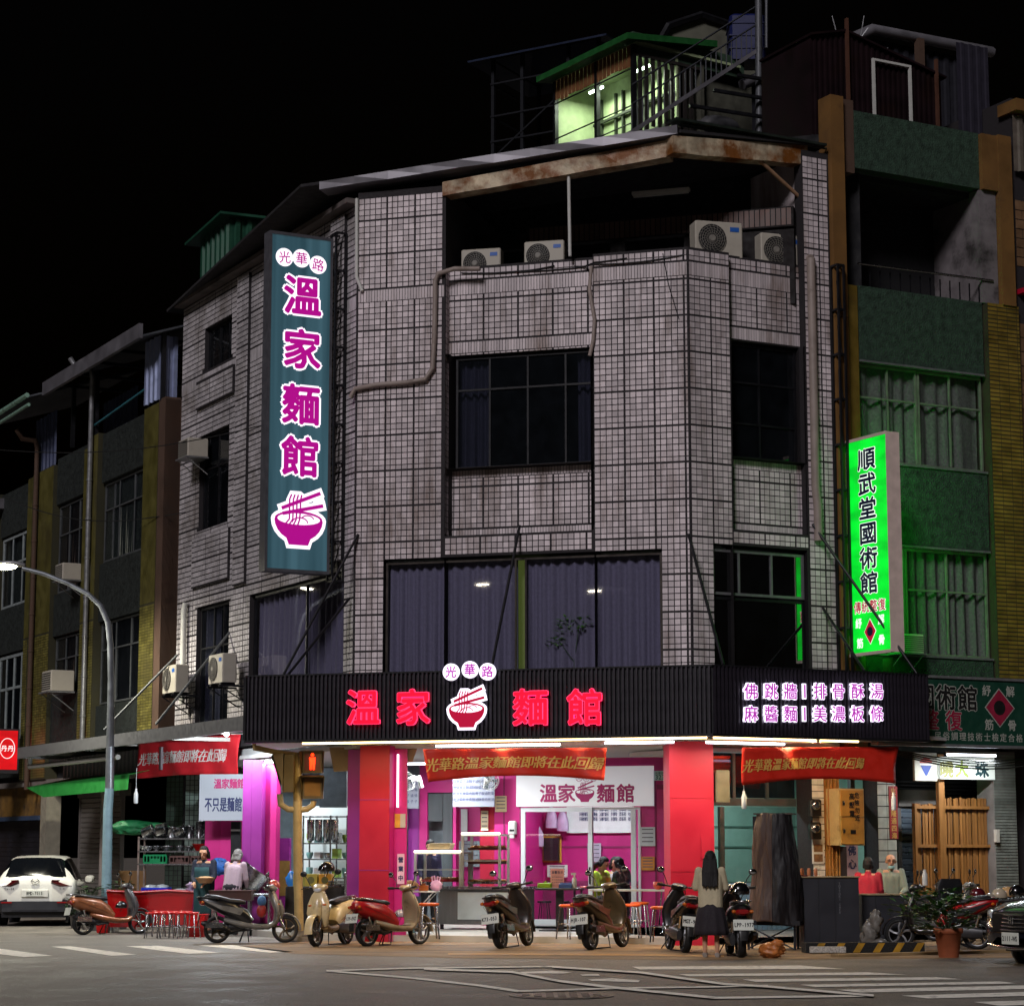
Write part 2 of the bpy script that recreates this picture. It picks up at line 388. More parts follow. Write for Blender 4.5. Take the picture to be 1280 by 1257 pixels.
M['hair']=mat('black_hair','#0e0b0a',.75,var=.3,sc=30,stretch=(8,8,1))
M['leaf']=mat('leaf','#2c5a1a',.5,var=.4,sc=14)
M['leafdark']=mat('dark_leaf','#1e3a16',.5,var=.4,sc=14)
# ================================================================== SETTING
def sheet(name,poly,z,m,kind='structure',label=None):
    mb=MB(); mb.add([(p[0],p[1],z) for p in poly],[tuple(range(len(poly)))]); return mb.build(name,m,kind=kind,label=label)
def flat(name,pxpoly,z,m,label):
    poly=[G(u,v,z) for u,v in pxpoly]
    a=sum(poly[i].x*poly[(i+1)%len(poly)].y-poly[(i+1)%len(poly)].x*poly[i].y for i in range(len(poly)))
    if a<0: poly=poly[::-1]
    return sheet(name,poly,z,m,label=label)
mb=MB()
mb.add([(-300,-60,0),(300,-60,0),(300,500,0),(-300,500,0)],[(0,1,2,3)]); mb.build('road',M['asphalt'],kind='structure')
# worn concrete apron between road and arcade; warm lamp light put into its orange
sheet('pavement',[(-4.9,41.5),(-3.6,38.5),(-1.0,37.0),(3.0,36.2),(16,38.3),(22,52),(6.2,44.8),(3.6,42.6),(-3.4,44.6)],.004,M['pave'])
mb=MB(RT.M); 
# low kerb lip along the right frontage
mb.box(-.6,14,-5.15,-4.95,0,.05); mb.build('kerb',mat('kerb_paint','#8a7350',.7,var=.3,sc=3,dirt='#4c4238',dsc=2),kind='structure')
mb=MB(CH.M); mb.zprism([(-.9,-.05),(6.7,-.05),(6.7,11),(-11.5,11),(-10.2,9)],0,.12); 
fl=mb.build('arcade_floor',M['floor'],kind='structure')
mb=MB(RT.M); mb.add([(0,-.05,.12),(7.4,-.05,.12),(7.4,8,.12),(0,8,.12)],[(0,1,2,3)]); mb.build('arcade_floor',M['conc'],kind='structure')
# crosswalk and lane markings
for q in ([(-30,1184),(0,1185),(66,1194),(30,1195.5),(0,1192),(-30,1189)],[(64,1182.5),(88,1182),(171,1192.5),(140,1194)],[(157,1182),(197,1181.3),(275,1190),(235,1191.5)],[(248,1181),(290,1180.6),(368,1189),(338,1190)]):
    flat('crosswalk_stripe',q,.004,M['paint'],None)
for q in ([(790,1207.5),(1000,1206),(1057,1210.5),(800,1211)],[(848,1217),(1085,1214.5),(1133,1217.5),(862,1219.5)],[(928,1223.5),(1170,1220.5),(1203,1223.3),(945,1226.5)],[(1000,1230),(1250,1226),(1272,1228.5),(1020,1233)],[(1045,1236.3),(1320,1230),(1320,1234.5),(1075,1239.8)],[(1127,1243.6),(1320,1238),(1320,1243),(1160,1247.2)],[(1217,1251.6),(1320,1248.5),(1320,1253.5),(1250,1256.5)]):
    flat('crosswalk_stripe',q,.008,M['paint'],None)
def pxline(pts,wpx,z,name='lane_line'):
    mb=MB()
    for (a,b),wp in zip(zip(pts[:-1],pts[1:]),wpx):
        wp*=1.3; mb.add([G(a[0],a[1]-wp/2,z),G(b[0],b[1]-wp/2,z),G(b[0],b[1]+wp/2,z),G(a[0],a[1]+wp/2,z)],[(0,3,2,1)])
    return mb.build(name,M['paint'],kind='structure')
pxline([(408,1212.5),(520,1222),(600,1231),(648,1238)],[1.6,1.9,2.2],.012)
pxline([(648,1238),(780,1234),(900,1232.5),(960,1231)],[1.6,1.4,1.2],.016)
pxline([(530,1210.3),(640,1214),(700,1225.5),(775,1234.2),(895,1246.3)],[1.8,2.1,2.2,2.2],.020)
pxline([(895,1246.3),(1092,1243.6)],[2.0],.012)
pxline([(410,1212.4),(520,1209.2),(690,1207.3)],[1.1,1.1],.016)
pxline([(690,1207.5),(800,1214.5),(905,1229),(960,1232.2),(1092,1243.4)],[1.7,2.0,2.0,2.0],.024)
for q in ([(650,1214),(690,1212.5),(715,1214.5),(705,1216),(655,1216)],[(735,1223.5),(765,1221.8),(800,1224.5),(798,1227),(740,1225.2)],[(725,1217.2),(748,1216.8),(750,1218.8),(728,1218.8)]): flat('painted_number',q,.008,M['paint'],None)
pm_=mat('asphalt_patch','#5b5956',.85,var=.35,sc=3,bump=.9,bs=70)
kl=pxline([(560,1191.6),(760,1192.4),(905,1194.2)],[1.6,1.8],.010,'kerb_line'); kl.data.materials[0]=mat('lit_kerb_ochre','#a87c40',.7,var=.3,sc=3,dirt='#5c4630',dsc=2)  # kerb edge with the yellow lamp light painted on as ochre
c=G(702,1244.5); mb=MB(P(c.x,c.y,0))
mb.lathe([(.62,.004),(.62,.012)],32); mb.lathe([(.54,.0125),(.54,.016)],32)
for k in range(-3,4):
    for j in range(-3,4):
        if k*k+j*j<11: mb.box(k*.14-.045,k*.14+.045,j*.14-.045,j*.14+.045,.016,.022)
mb.build('manhole_cover',mat('cast_iron','#4d4a48',.5,metal=.7,var=.3,sc=8),at=P(c.x,c.y,0),label='round cast iron manhole cover inside the painted waiting box',cat='manhole cover')
# ================================================================== WALL TOOLS
def wallgrid(mb,s0,s1,z0,z1,ops,y0=0.,th=.25,mi=0):
    ss=sorted({s0,s1,*[a for o in ops for a in o[:2] if s0<a<s1]}); zs=sorted({z0,z1,*[a for o in ops for a in o[2:] if z0<a<z1]})
    for i in range(len(ss)-1):
        for j in range(len(zs)-1):
            a,b,c,d=ss[i],ss[i+1],zs[j],zs[j+1]; mx,mz=(a+b)/2,(c+d)/2
            if any(o[0]<mx<o[1] and o[2]<mz<o[3] for o in ops): continue
            mb.quad((a,y0,c),(b,y0,c),(b,y0,d),(a,y0,d),mi); mb.quad((b,y0+th,c),(a,y0+th,c),(a,y0+th,d),(b,y0+th,d),mi)
    rect=list(ops)+[(s0,s1,z0,z1)]
    for k,(a,b,c,d) in enumerate(rect):
        a,b,c,d=max(a,s0),min(b,s1),max(c,z0),min(d,z1)
        mb.quad((a,y0,c),(a,y0+th,c),(a,y0+th,d),(a,y0,d),mi); mb.quad((b,y0,c),(b,y0+th,c),(b,y0+th,d),(b,y0,d),mi)
        mb.quad((a,y0,c),(b,y0,c),(b,y0+th,c),(a,y0+th,c),mi); mb.quad((a,y0,d),(b,y0,d),(b,y0+th,d),(a,y0+th,d),mi)
def tilefield(mb,s0,s1,z0,z1,ops,y=0.,pitch=.117,pz=None,gap=.018,d=.009,bands=(),boldc=6,boldr=6,off=0,mi=0,rng=random.Random(3)):
    """real tiles standing proud of the grout; bands=(za,zb) are soldier courses of narrow upright tiles"""
    pz=pz or pitch
    def put(a,b,c,e):
        for o in ops:
            if a<o[1] and b>o[0] and c<o[3] and e>o[2]:
                if o[0]<=a and b<=o[1] and o[2]<=c and e<=o[3]: return
                if a<o[0]<b and (c<o[3] and e>o[2]) and not (c<o[2] or e>o[3]): b=o[0]-.004
                elif a<o[1]<b and not (c<o[2] or e>o[3]): a=o[1]+.004
                elif c<o[2]<e: e=o[2]-.004
                elif c<o[3]<e: c=o[3]+.004
        if b-a<.02 or e-c<.02: return
        r=.02+.98*rng.random(); t=(rng.random()-.5)*.002
        mb.add([(a,y-d-t,c),(b,y-d+t,c),(b,y-d+t,e),(a,y-d-t,e),(a,y,c),(b,y,c),(b,y,e),(a,y,e)],[(0,1,2,3),(0,4,5,1),(1,5,6,2),(2,6,7,3),(3,7,4,0)],mi,r)
    z=z0; row=off
    while z<z1-.03:
        bd=[bb for bb in bands if bb[0]-pz*.5<=z<bb[1]-.03]
        if bd:
            zb=bd[0][1]; s=s0
            while s<s1-.02: put(s+.004,min(s+.056,s1)-.004,z+.008,min(zb,z1)-.01); s+=.058
            z=zb; row=0; continue
        nb=[bb[0] for bb in bands if bb[0]>z]; top=min([z+pz,z1]+([nb[0]] if nb and nb[0]-z<pz*1.5 else []))
        if top-z>pz*1.5: top=z+pz
        g2=.022 if row%boldr==0 else 0
        s=s0; c=0
        while s<s1-.02:
            g=.022 if c%boldc==0 and c else 0
            put(s+gap/2+g,min(s+pitch,s1)-gap/2,z+gap/2+g2,top-gap/2); s+=pitch; c+=1
        z=top; row+=1
def window(b,T,s0,s1,z0,z1,y=.12,mull=(),trans=(),fm=None,pm=None,fw=.045,curt=None,cy=.12,cper=.16,cgaps=(),name='window',sash=None,seed=0):
    """window part: frame with its mullions; panes and curtain are sub-parts"""
    fm=fm or M['black']; pm=pm or M['glassdark']; mb=MB(T)
    mb.box(s0,s1,y-.03,y+.03,z0,z0+fw); mb.box(s0,s1,y-.03,y+.03,z1-fw,z1)
    mb.box(s0,s0+fw,y-.03,y+.03,z0+fw,z1-fw); mb.box(s1-fw,s1,y-.03,y+.03,z0+fw,z1-fw)
    ss=[s0]+list(mull)+[s1]; zs=[z0]+list(trans)+[z1]
    for q in trans: mb.box(s0+fw,s1-fw,y-.028,y+.028,q-fw*.4,q+fw*.4)
    for q in mull:
        for j in range(len(zs)-1): mb.box(q-fw*.4,q+fw*.4,y-.025,y+.025,zs[j]+(fw if j==0 else fw*.4),zs[j+1]-(fw if j==len(zs)-2 else fw*.4))
    f=mb.build(name,fm,b)
    for i in range(len(ss)-1):
        for j in range(len(zs)-1):
            g=MB(T); yy=y+(.008 if (i+j)%2 else -.008); g.box(ss[i]+.012,ss[i+1]-.012,yy-.003,yy+.003,zs[j]+.012,zs[j+1]-.012); g.build('pane',pm,f)
    if curt:
        rs=random.Random(seed); g=MB(T); ed=[s0]+[x for q in cgaps for x in q]+[s1]
        for k in range(0,len(ed),2):
            a,c_=ed[k]+.02,ed[k+1]-.02; n=max(6,int((c_-a)/cper*6)); ph=rs.random()*6; amp=.055
            def fn(u,v,a=a,c_=c_,ph=ph):
                x=a+(c_-a)*u; w=2*PI*x/cper+ph+1.9*math.sin(x*2.3+ph)+.9*math.sin(x*5.1)+.35*v*math.sin(x*7)
                fold=math.sin(w)+.25*math.sin(2.3*w+v*2)
                return (x+.012*math.sin(w*.5)*(1-v),y+cy+fold*amp*(1.15-.5*v),z0+.03+(z1-z0-.05)*v)
            g.grid(fn,n,4)
        g.build('curtain',curt,f)
    return f
# ================================================================== TILED CORNER BUILDING
B=thing('corner_building','four storey corner building in pale square tiles with rusty roof eave above the noodle shop','building',CH.M)
OPS=[(1.92,4.76,8.97,11.23),(.60,6.12,4.2,7.25)]
mb=MB(CH.M)
wallgrid(mb,0,1.84,3.9,14.62,OPS); wallgrid(mb,4.82,6.68,3.9,13.0,OPS); wallgrid(mb,1.84,4.82,7.66,13.0,OPS,.22)
wallgrid(mb,1.84,4.82,3.9,7.66,OPS,0,.25)
# roof-height return of the left pier
mb.box(1.60,1.838,.25,3.5,13.0,14.6)
mb.build('wall',M['grout'],B,label='chamfered front wall of pale square tiles')
BD=[(12.45,12.72)]
mb=MB(CH.M)
tilefield(mb,.02,1.83,4.3,14.5,OPS,0,off=2,bands=[(12.38,12.62)],boldc=5)
tilefield(mb,4.83,6.66,4.3,12.98,OPS,0,off=3,bands=BD,boldc=5)
tilefield(mb,1.84,4.81,7.66,12.98,OPS,.22,bands=[(7.66,7.80),(8.80,8.96),(11.27,11.5),(12.45,12.72)],boldr=7)
tilefield(mb,1.85,4.81,7.27,7.64,OPS,0)
for s_ in (1.84,):  # reveal of the left pier, a strip of tiles turned to the right
    z=7.7
    while z<12.95: mb.add([(s_+.004,.01,z+.007),(s_+.004,.1,z+.007),(s_+.004,.1,z+.11),(s_+.004,.01,z+.11)],[(0,1,2,3)],0,random.random()); mb.add([(s_+.004,.12,z+.007),(s_+.004,.21,z+.007),(s_+.004,.21,z+.11),(s_+.004,.12,z+.11)],[(0,1,2,3)],0,random.random()); z+=.117
mb.build('wall_tiles',M['tile'],B,kind='stuff',label='small square glazed tiles of the chamfered front')
# right face
OR=[(.95,2.62,9.05,11.34),(.48,2.62,4.2,7.36)]
mb=MB(RT.M)
wallgrid(mb,0,.93,3.9,13.0,OR); wallgrid(mb,2.66,3.30,3.9,15.3,OR); wallgrid(mb,.93,2.66,7.66,13.0,OR,.15); wallgrid(mb,.93,2.66,3.9,7.66,OR)
mb.build('wall',M['grout'],B,label='right wall of pale square tiles')
mb=MB(RT.M)
tilefield(mb,.02,.92,4.3,12.98,OR,0,off=3,bands=BD,boldc=4)
tilefield(mb,2.68,3.28,4.3,15.2,OR,0,off=1,bands=[],boldc=3)
tilefield(mb,.94,2.65,7.66,12.98,OR,.15,bands=[(7.66,7.80),(8.86,9.03),(11.36,11.6),(12.45,12.72)],boldr=7)
tilefield(mb,.94,2.65,7.38,7.64,OR,0)
mb.build('wall_tiles',M['tile'],B,kind='stuff',label='small square glazed tiles of the right wall')
# left street face (local s runs from -10.1 far to 0 near)
OL=[(-8.6,-6.86,12.6,13.6),(-8.78,-6.95,8.9,11.1),(-8.75,-6.7,4.4,7.15),(-5.5,-.5,4.2,7.12)]
mb=MB(LF.M); wallgrid(mb,-10.1,0,3.9,14.4,OL); mb.build('wall',M['grout'],B,label='side street wall of dim tiles')
mb=MB(LF.M)
tilefield(mb,-10.08,-.02,4.3,14.38,OL,0,pitch=.15,pz=.117,gap=.024,boldc=7,boldr=7,bands=[(12.3,12.55)],off=2)
for a,b_,z0,z1 in ((-8.95,-6.6,11.75,12.4),(-9.0,-6.7,7.6,8.75),(-6.4,-5.7,7.4,14.3),(-1.2,-.5,7.3,14.3)):   # raised piers and aprons
    tilefield(mb,a,b_,z0,z1,(),-.07,pitch=.15,pz=.117,gap=.024,boldc=6,boldr=5)
mb.build('wall_tiles',M['tileside'],B,kind='stuff',label='oblong tiles of the side street wall')
mb=MB(LF.M)
for a,b_,z0,z1 in ((-8.95,-6.6,11.75,12.4),(-9.0,-6.7,7.6,8.75),(-6.4,-5.7,7.4,14.3),(-1.2,-.5,7.3,14.3)): mb.box(a,b_,-.07,-.012,z0,z1)
mb.build('raised_pier',M['grout'],B,kind='stuff')
# corner covers and floors so that no light leaks through the shell
mb=MB(CH.M)
for z in (3.9,8.0,12.0): 
    pass
poly=[CH.W(.03,-.26,0),CH.W(6.6,-.26,0),RT.W(3.2,-.27,0),RT.W(3.2,-7,0),LF.W(-10.0,-7,0),LF.W(-10.0,-.27,0)]
mb=MB(); 
for z in (3.72,7.45,12.05): mb=MB(); mb.zprism([(p.x,p.y) for p in poly],z,z+.14); mb.build('floor_slab',M['plaster'],B)
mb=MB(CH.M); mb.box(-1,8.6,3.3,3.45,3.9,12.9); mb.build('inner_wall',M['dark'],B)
mb=MB(); 
mb.T=LF.M.copy(); mb.box(-10.1,-9.9,.3,7,3.9,14.2); mb.T=RT.M.copy(); mb.box(3.05,3.25,.3,7,3.9,12.9)
mb.build('party_wall',M['grout'],B)
# windows
w3=window(B,CH.M,1.96,4.74,8.99,11.2,.34,mull=(2.65,3.42,4.18),trans=(10.55,),curt=M['curtain'],cgaps=((2.62,4.35),),cy=.15,seed=2)
w2=window(B,CH.M,.62,6.1,4.4,7.2,.12,mull=(3.24,3.44),trans=(),curt=M['curtain'],cgaps=((3.26,3.42),),cper=.2,pm=M['glass'],fm=mat('bronze_frame','#3c3632',.4,metal=.5),seed=5)
w=window(B,RT.M,.98,2.6,9.07,11.3,.27,mull=(1.75,),trans=(9.75,10.55))
M['refl']=glass('reflecting_window_glass','#c8ccd0',.38,dull=.05)
w=window(B,RT.M,.52,2.6,6.42,7.28,.12,mull=(1.12,1.86),trans=(),fm=M['alu'],fw=.05,pm=M['refl'])
w=window(B,RT.M,.52,2.6,4.4,6.38,.12,mull=(),trans=(),fm=M['black'],fw=.05,pm=M['refl'])
window(B,LF.M,-8.58,-6.88,12.62,13.58,.12,mull=(-7.9,-7.3),curt=M['curtbrown'],cgaps=((-7.7,-6.95),),seed=3)
window(B,LF.M,-8.75,-6.98,8.92,11.08,.12,mull=(-7.8,),trans=(10.3,))
window(B,LF.M,-8.72,-6.73,4.5,7.12,.12,mull=(-7.9,-7.3),trans=(6.2,),curt=M['curtain'],cgaps=((-7.7,-7.2),),seed=9)
window(B,LF.M,-5.47,-.53,4.4,7.09,.12,mull=(-2.6,),trans=(),curt=M['curtain'],cper=.25,pm=M['glass'],seed=8)
# room glimpsed between the second floor curtains; its wall glows in place of a lamp
mb=MB(CH.M); mb.box(3.0,3.7,.5,.56,4.4,7.3); mb.build('room_wall',emat('glowing_room','#7a8a42',.28,body='#8b9060'),B,label='self glowing yellow green room wall seen between the curtains')
# fourth floor loggia: back wall strips, lintel
mb=MB(CH.M); mb.box(1.85,3.0,1.9,2.1,13.75,14.1,0); mb.box(3.0,8.4,1.8,2.0,13.75,14.15,0); mb.box(3.0,3.22,1.8,2.0,12.2,13.75,0); mb.box(4.7,5.0,1.82,2.0,12.2,13.7,0); mb.box(6.2,8.4,1.82,2.0,12.2,13.7,0)
mb.box(-.3,9.5,3.2,3.3,12.2,16.0,1)
mb.build('loggia_wall',[mat('loggia_grout','#120d0e',.9),M['dark']],B)
mb=MB(CH.M)
s=3.02
rg=random.Random(4)
while s<8.3:
    mb.add([(s,1.79,13.78),(s+.085,1.79,13.78),(s+.085,1.79,14.12),(s,1.79,14.12)],[(0,1,2,3)],0,.1+rg.random()*.9); s+=.105
for z in (12.9,13.05,13.2,13.35,13.5,13.63): 
    mb.add([(3.02,1.79,z),(3.1,1.79,z),(3.1,1.79,z+.13),(3.02,1.79,z+.13)],[(0,1,2,3)],0,.5); mb.add([(3.12,1.79,z),(3.2,1.79,z),(3.2,1.79,z+.13),(3.12,1.79,z+.13)],[(0,1,2,3)],0,.4)
mb.build('loggia_tiles',mat('brown_tile','#5a4038',.5,attr=.4,var=.2),B,kind='stuff')
mb=MB(RT.M); mb.box(2.7,2.78,.3,4,13,15.2); mb.build('loggia_side_wall',M['tile'],B)
# roof: rusty eave beam along the front, flashing above, slab behind
KX=6.35
def eave(a,b,z0a,z1a,z0b,z1b,y0,y1,T,mb,mi=0):
    n=10
    for i in range(n):
        t0,t1=i/n,(i+1)/n; f=lambda p,q,t:p+(q-p)*t
        w0=.03*math.sin(i*2.1); w1=.03*math.sin((i+1)*2.1)
        mb.rings([[ (f(a,b,t),y0+w,f(z0a,z0b,t)+w*.6),(f(a,b,t),y1,f(z0a,z0b,t)),(f(a,b,t),y1,f(z1a,z1b,t)),(f(a,b,t),y0,f(z1a,z1b,t))] for t,w in ((t0,w0),(t1,w1))],mi,True,False)
mb=MB(CH.M); eave(1.78,KX,14.4,14.68,14.78,15.12,-.05,.3,None,mb); 
mb.T=RT.M.copy(); eave(-.30,2.82,14.80,15.14,15.02,15.4,.0,.3,None,mb)
mb.build('eave_beam',M['rust'],B,label='rusted wrinkled metal eave beam')
mb=MB(CH.M); eave(-.75,6.55,14.70,14.86,15.16,15.34,-.22,.25,None,mb)
mb.build('eave_flashing',M['flash'],B,label='grey metal flashing over the eave')
rp=[CH.W(-1.2,.1,0),CH.W(6.6,.1,0),RT.W(3.2,.1,0),RT.W(3.2,-9,0),LF.W(-10.6,-9,0),LF.W(-10.6,.25,0)]
rz=[14.82,15.22,15.42,14.9,14.42,14.40]
mb=MB(); mb.add([(p.x,p.y,z) for p,z in zip(rp,rz)]+[(p.x,p.y,z+.06) for p,z in zip(rp,rz)],[(0,1,2),(0,2,3),(0,3,4),(0,4,5),(6,8,7),(6,9,8),(6,10,9),(6,11,10)]+[(i,(i+1)%6,(i+1)%6+6,i+6) for i in range(6)])
mb.build('roof',M['roofdark'],B)
mb=MB(RT.M)
for s in (-.1,.6,1.3,2.0,2.7): mb.tube([(s,.05,15.42),(s+.3,.02,15.40),(s+.65,.05,15.43)],.02,6)
mb.box(-.3,3.2,-.12,.2,15.42,15.47); mb.build('roof_sheet_edge',mat('dark_green_metal','#222a24',.5,metal=.3),B)
mb=MB(CH.M); mb.tube([(4.36,.02,13.0),(4.34,.02,14.6)],.035,8); mb.build('loggia_post',M['whitemetal'],B)
mb=MB(RT.M); mb.tube([(1.7,.1,15.0),(2.75,.15,14.35)],.04,8); mb.build('eave_brace',mat('old_brace','#8a6a50',.7),B)
mb=MB(CH.M); mb.box(5.3,6.45,1.2,1.34,14.47,14.53); mb.box(5.32,6.43,1.24,1.30,14.43,14.47); mb.build('unlit_tube_lamp',M['whitemetal'],B)
# drain pipes
mb=MB(RT.M); mb.tube([(2.80,-.06,13.1),(2.80,-.07,8.6),(2.84,-.07,8.2),(2.84,-.07,7.55)],.085,12); mb.tube([(2.80,-.06,13.1),(2.80,.1,13.12)],.085,12); mb.build('drain_pipe',M['pvc'],B,label='beige drain pipe down the right edge')
mb=MB(CH.M); a=CH.px(562,335,.06); 
pp=[(600,336),(568,336),(548,342),(544,352),(544,375),(543,420),(541,460),(532,474),(510,478),(470,481),(444,486),(438,497)]
mb.tube([ (CH.px(u,v,.07)[0],-.07,CH.px(u,v,.07)[1]) for u,v in pp],.05,8); mb.build('duct_pipe',M['pvc'],B,label='bent beige duct running across the tiles')
mb=MB(CH.M); mb.tube([(4.80,-.04,12.75),(4.76,-.05,12.3),(4.86,-.05,11.7),(4.83,-.05,11.3),(4.76,-.05,11.0)],.04,6); mb.build('cable_sleeve',M['pvc'],B)
mb=MB(CH.M); mb.tube([(-.02,-.03,14.5),(-.0,-.05,12.9),(.12,-.05,12.6)],.04,6); mb.build('drain_pipe',M['whitemetal'],B)
mb=MB(LF.M); mb.tube([(-9.25,-.1,7.3),(-9.3,-.12,7.15),(-9.3,-.12,5.0)],.07,8); mb.build('drain_pipe',M['whitemetal'],B)
mb=MB(CH.M)
for j,(a,b_,sg) in enumerate(((2.1,4.0,.22),(2.3,5.5,.2),(4.4,6.6,.25))):
    mb.tube([(a+(b_-a)*t,-.03-.0*t+(.22 if a+(b_-a)*t<4.8 else 0),12.88-.3*sg*4*t*(1-t)-.02*j) for t in [i/10 for i in range(11)]],.012,5)
mb.tube([(6.2,-.02,12.9),(6.3,-.02,12.3),(6.5,-.02,11.6)],.01,5)
mb.build('cable',M['black'],B)
# tile bands low at the arcade lintel
# ================================================================== AIR CONDITIONERS
M['acbody']=mat('ac_casing','#a8a296',.5,var=.06,dirt='#7d7466',dsc=3,dlo=.6,dhi=.9)
M['acgrill']=mat('ac_grille','#3a3a3c',.5,var=.1)
M['aclogo']=mat('ac_badge','#2458a8',.4,var=.02)
def make_ac(label,grp,M0,w=.86,h=.62,d=.32):
    t=thing('air_conditioner',label,'air conditioner',M0,grp)
    mb=MB(M0); mb.rbox(-w/2,w/2,0,d,.05,.05+h,.02); mb.build('casing',M['acbody'],t)
    mb=MB(M0); mb.lathe([(.235,-.012),(.25,-.012),(.25,.0)],28,(-.13,0,.05+h/2),'y',0)
    mb.build('fan_well',M['dark'],t)
    mb=MB(M0)
    for r in (.06,.1,.14,.18,.22,.25): mb.tube([(-.13+r*math.cos(2*PI*k/28),-.022,.05+h/2+r*math.sin(2*PI*k/28)) for k in range(29)],.0045,4)
    for k in range(20): a=2*PI*k/20; mb.tube([(-.13+.05*math.cos(a),-.02,.05+h/2+.05*math.sin(a)),(-.13+.17*math.cos(a+.35),-.02,.05+h/2+.17*math.sin(a+.35)),(-.13+.25*math.cos(a+.55),-.02,.05+h/2+.25*math.sin(a+.55))],.004,4)
    mb.lathe([(.055,-.03),(.05,-.035)],16,(-.13,0,.05+h/2),'y'); mb.build('fan_grille',mat('grille_grey','#77736c',.5),t)
    mb=MB(M0); mb.box(.2,.36,-.006,0,.05+h-.17,.05+h-.09); mb.build('badge',M['aclogo'],t)
    mb=MB(M0)
    for x in (-.3,.3): mb.box(x-.05,x+.05,.0,d,0,.05)
    mb.build('foot',M['black'],t); return t
acg='outdoor air conditioner units on the tiled corner building'
def acpos(F_,u,v,o,z,deg=0,s=1.): a=F_.px(u,v,o)[0]; return F_.M@Matrix.Translation((a,-o,z))@Matrix.Rotation(R(deg),4,'Z')@Matrix.Scale(s,4)
ac1=make_ac('small air conditioner with dark fan, leftmost on the fourth floor ledge',acg,acpos(CH,601,320,-.5,12.80,4,.93))
dup(ac1,acpos(CH,680,312,-.5,12.86,4,.93),'air conditioner on the ledge left of the white loggia post')
ac2=dup(ac1,acpos(RT,899,300,-.25,12.92,-14,1.12),'tall cream air conditioner standing on the parapet corner')
dup(ac1,acpos(RT,978,305,-.25,12.9,-10,1.06),'cream air conditioner on the parapet beside the drain pipe')
# side units with brackets on the left street face
def bracket(mb,w,dd):
    for x in (-w/2,w/2): mb.box(x-.02,x+.02,-.05,dd,-.04,0); mb.tube([(x,0,-.04),(x,dd,-.4)],.015,5)
for (u,v,s_,lab) in ((270,842,-7.3,'white air conditioner on a bracket right of the side drain pipe'),(212,855,-10.3,'white air conditioner on a bracket left of the side drain pipe')):
    s_=LF.px(u,855,.6)[0]; M0=LF.M@Matrix.Translation((s_,-.62,5.18 if u>240 else 5.15))
    dup(ac1,M0@Matrix.Scale(1.0,4),lab)
    mb=MB(LF.M@Matrix.Translation((s_,-.62,5.18 if u>240 else 5.15))); bracket(mb,.7,.62); mb.build('ac_bracket',M['black'],at=LF.M@Matrix.Translation((s_,-.62,5.15)),label='black steel bracket under the '+lab.split(' on a')[0]+(' nearer the shop' if u>240 else ' nearer the olive pier'),cat='bracket')
def make_winac(label,M0,grp='window air conditioners in the left facades'):
    t=thing('window_air_conditioner',label,'air conditioner',M0,grp)
    mb=MB(M0); mb.rbox(-.33,.33,-.5,.0,0,.42,.02); mb.build('casing',M['acbody'],t)
    mb=MB(M0)
    for z in range(8): mb.box(-.3,.3,-.512,-.5,.04+z*.045,.055+z*.045)
    mb.build('louvre',M['acgrill'],t)
    mb=MB(M0); mb.box(-.36,.36,-.55,.0,-.04,-.01); mb.tube([(-.3,-.5,-.04),(-.3,0,-.4)],.012,5); mb.tube([(.3,-.5,-.04),(.3,0,-.4)],.012,5); mb.build('shelf',M['alu'],t); return t
wa=make_winac('boxy window air conditioner high on the tiled side wall',LF.M@Matrix.Translation((-8.55,0,10.55)))
dup(wa,LF.M@Matrix.Translation((-17.0,-.4,5.72))@Matrix.Scale(1.25,4),'large window air conditioner with a white shelf above the grey shutter')
dup(wa,LF.M@Matrix.Translation((-16.6,-.4,8.55)),'window air conditioner on a tangled bracket over the street lamp arm')
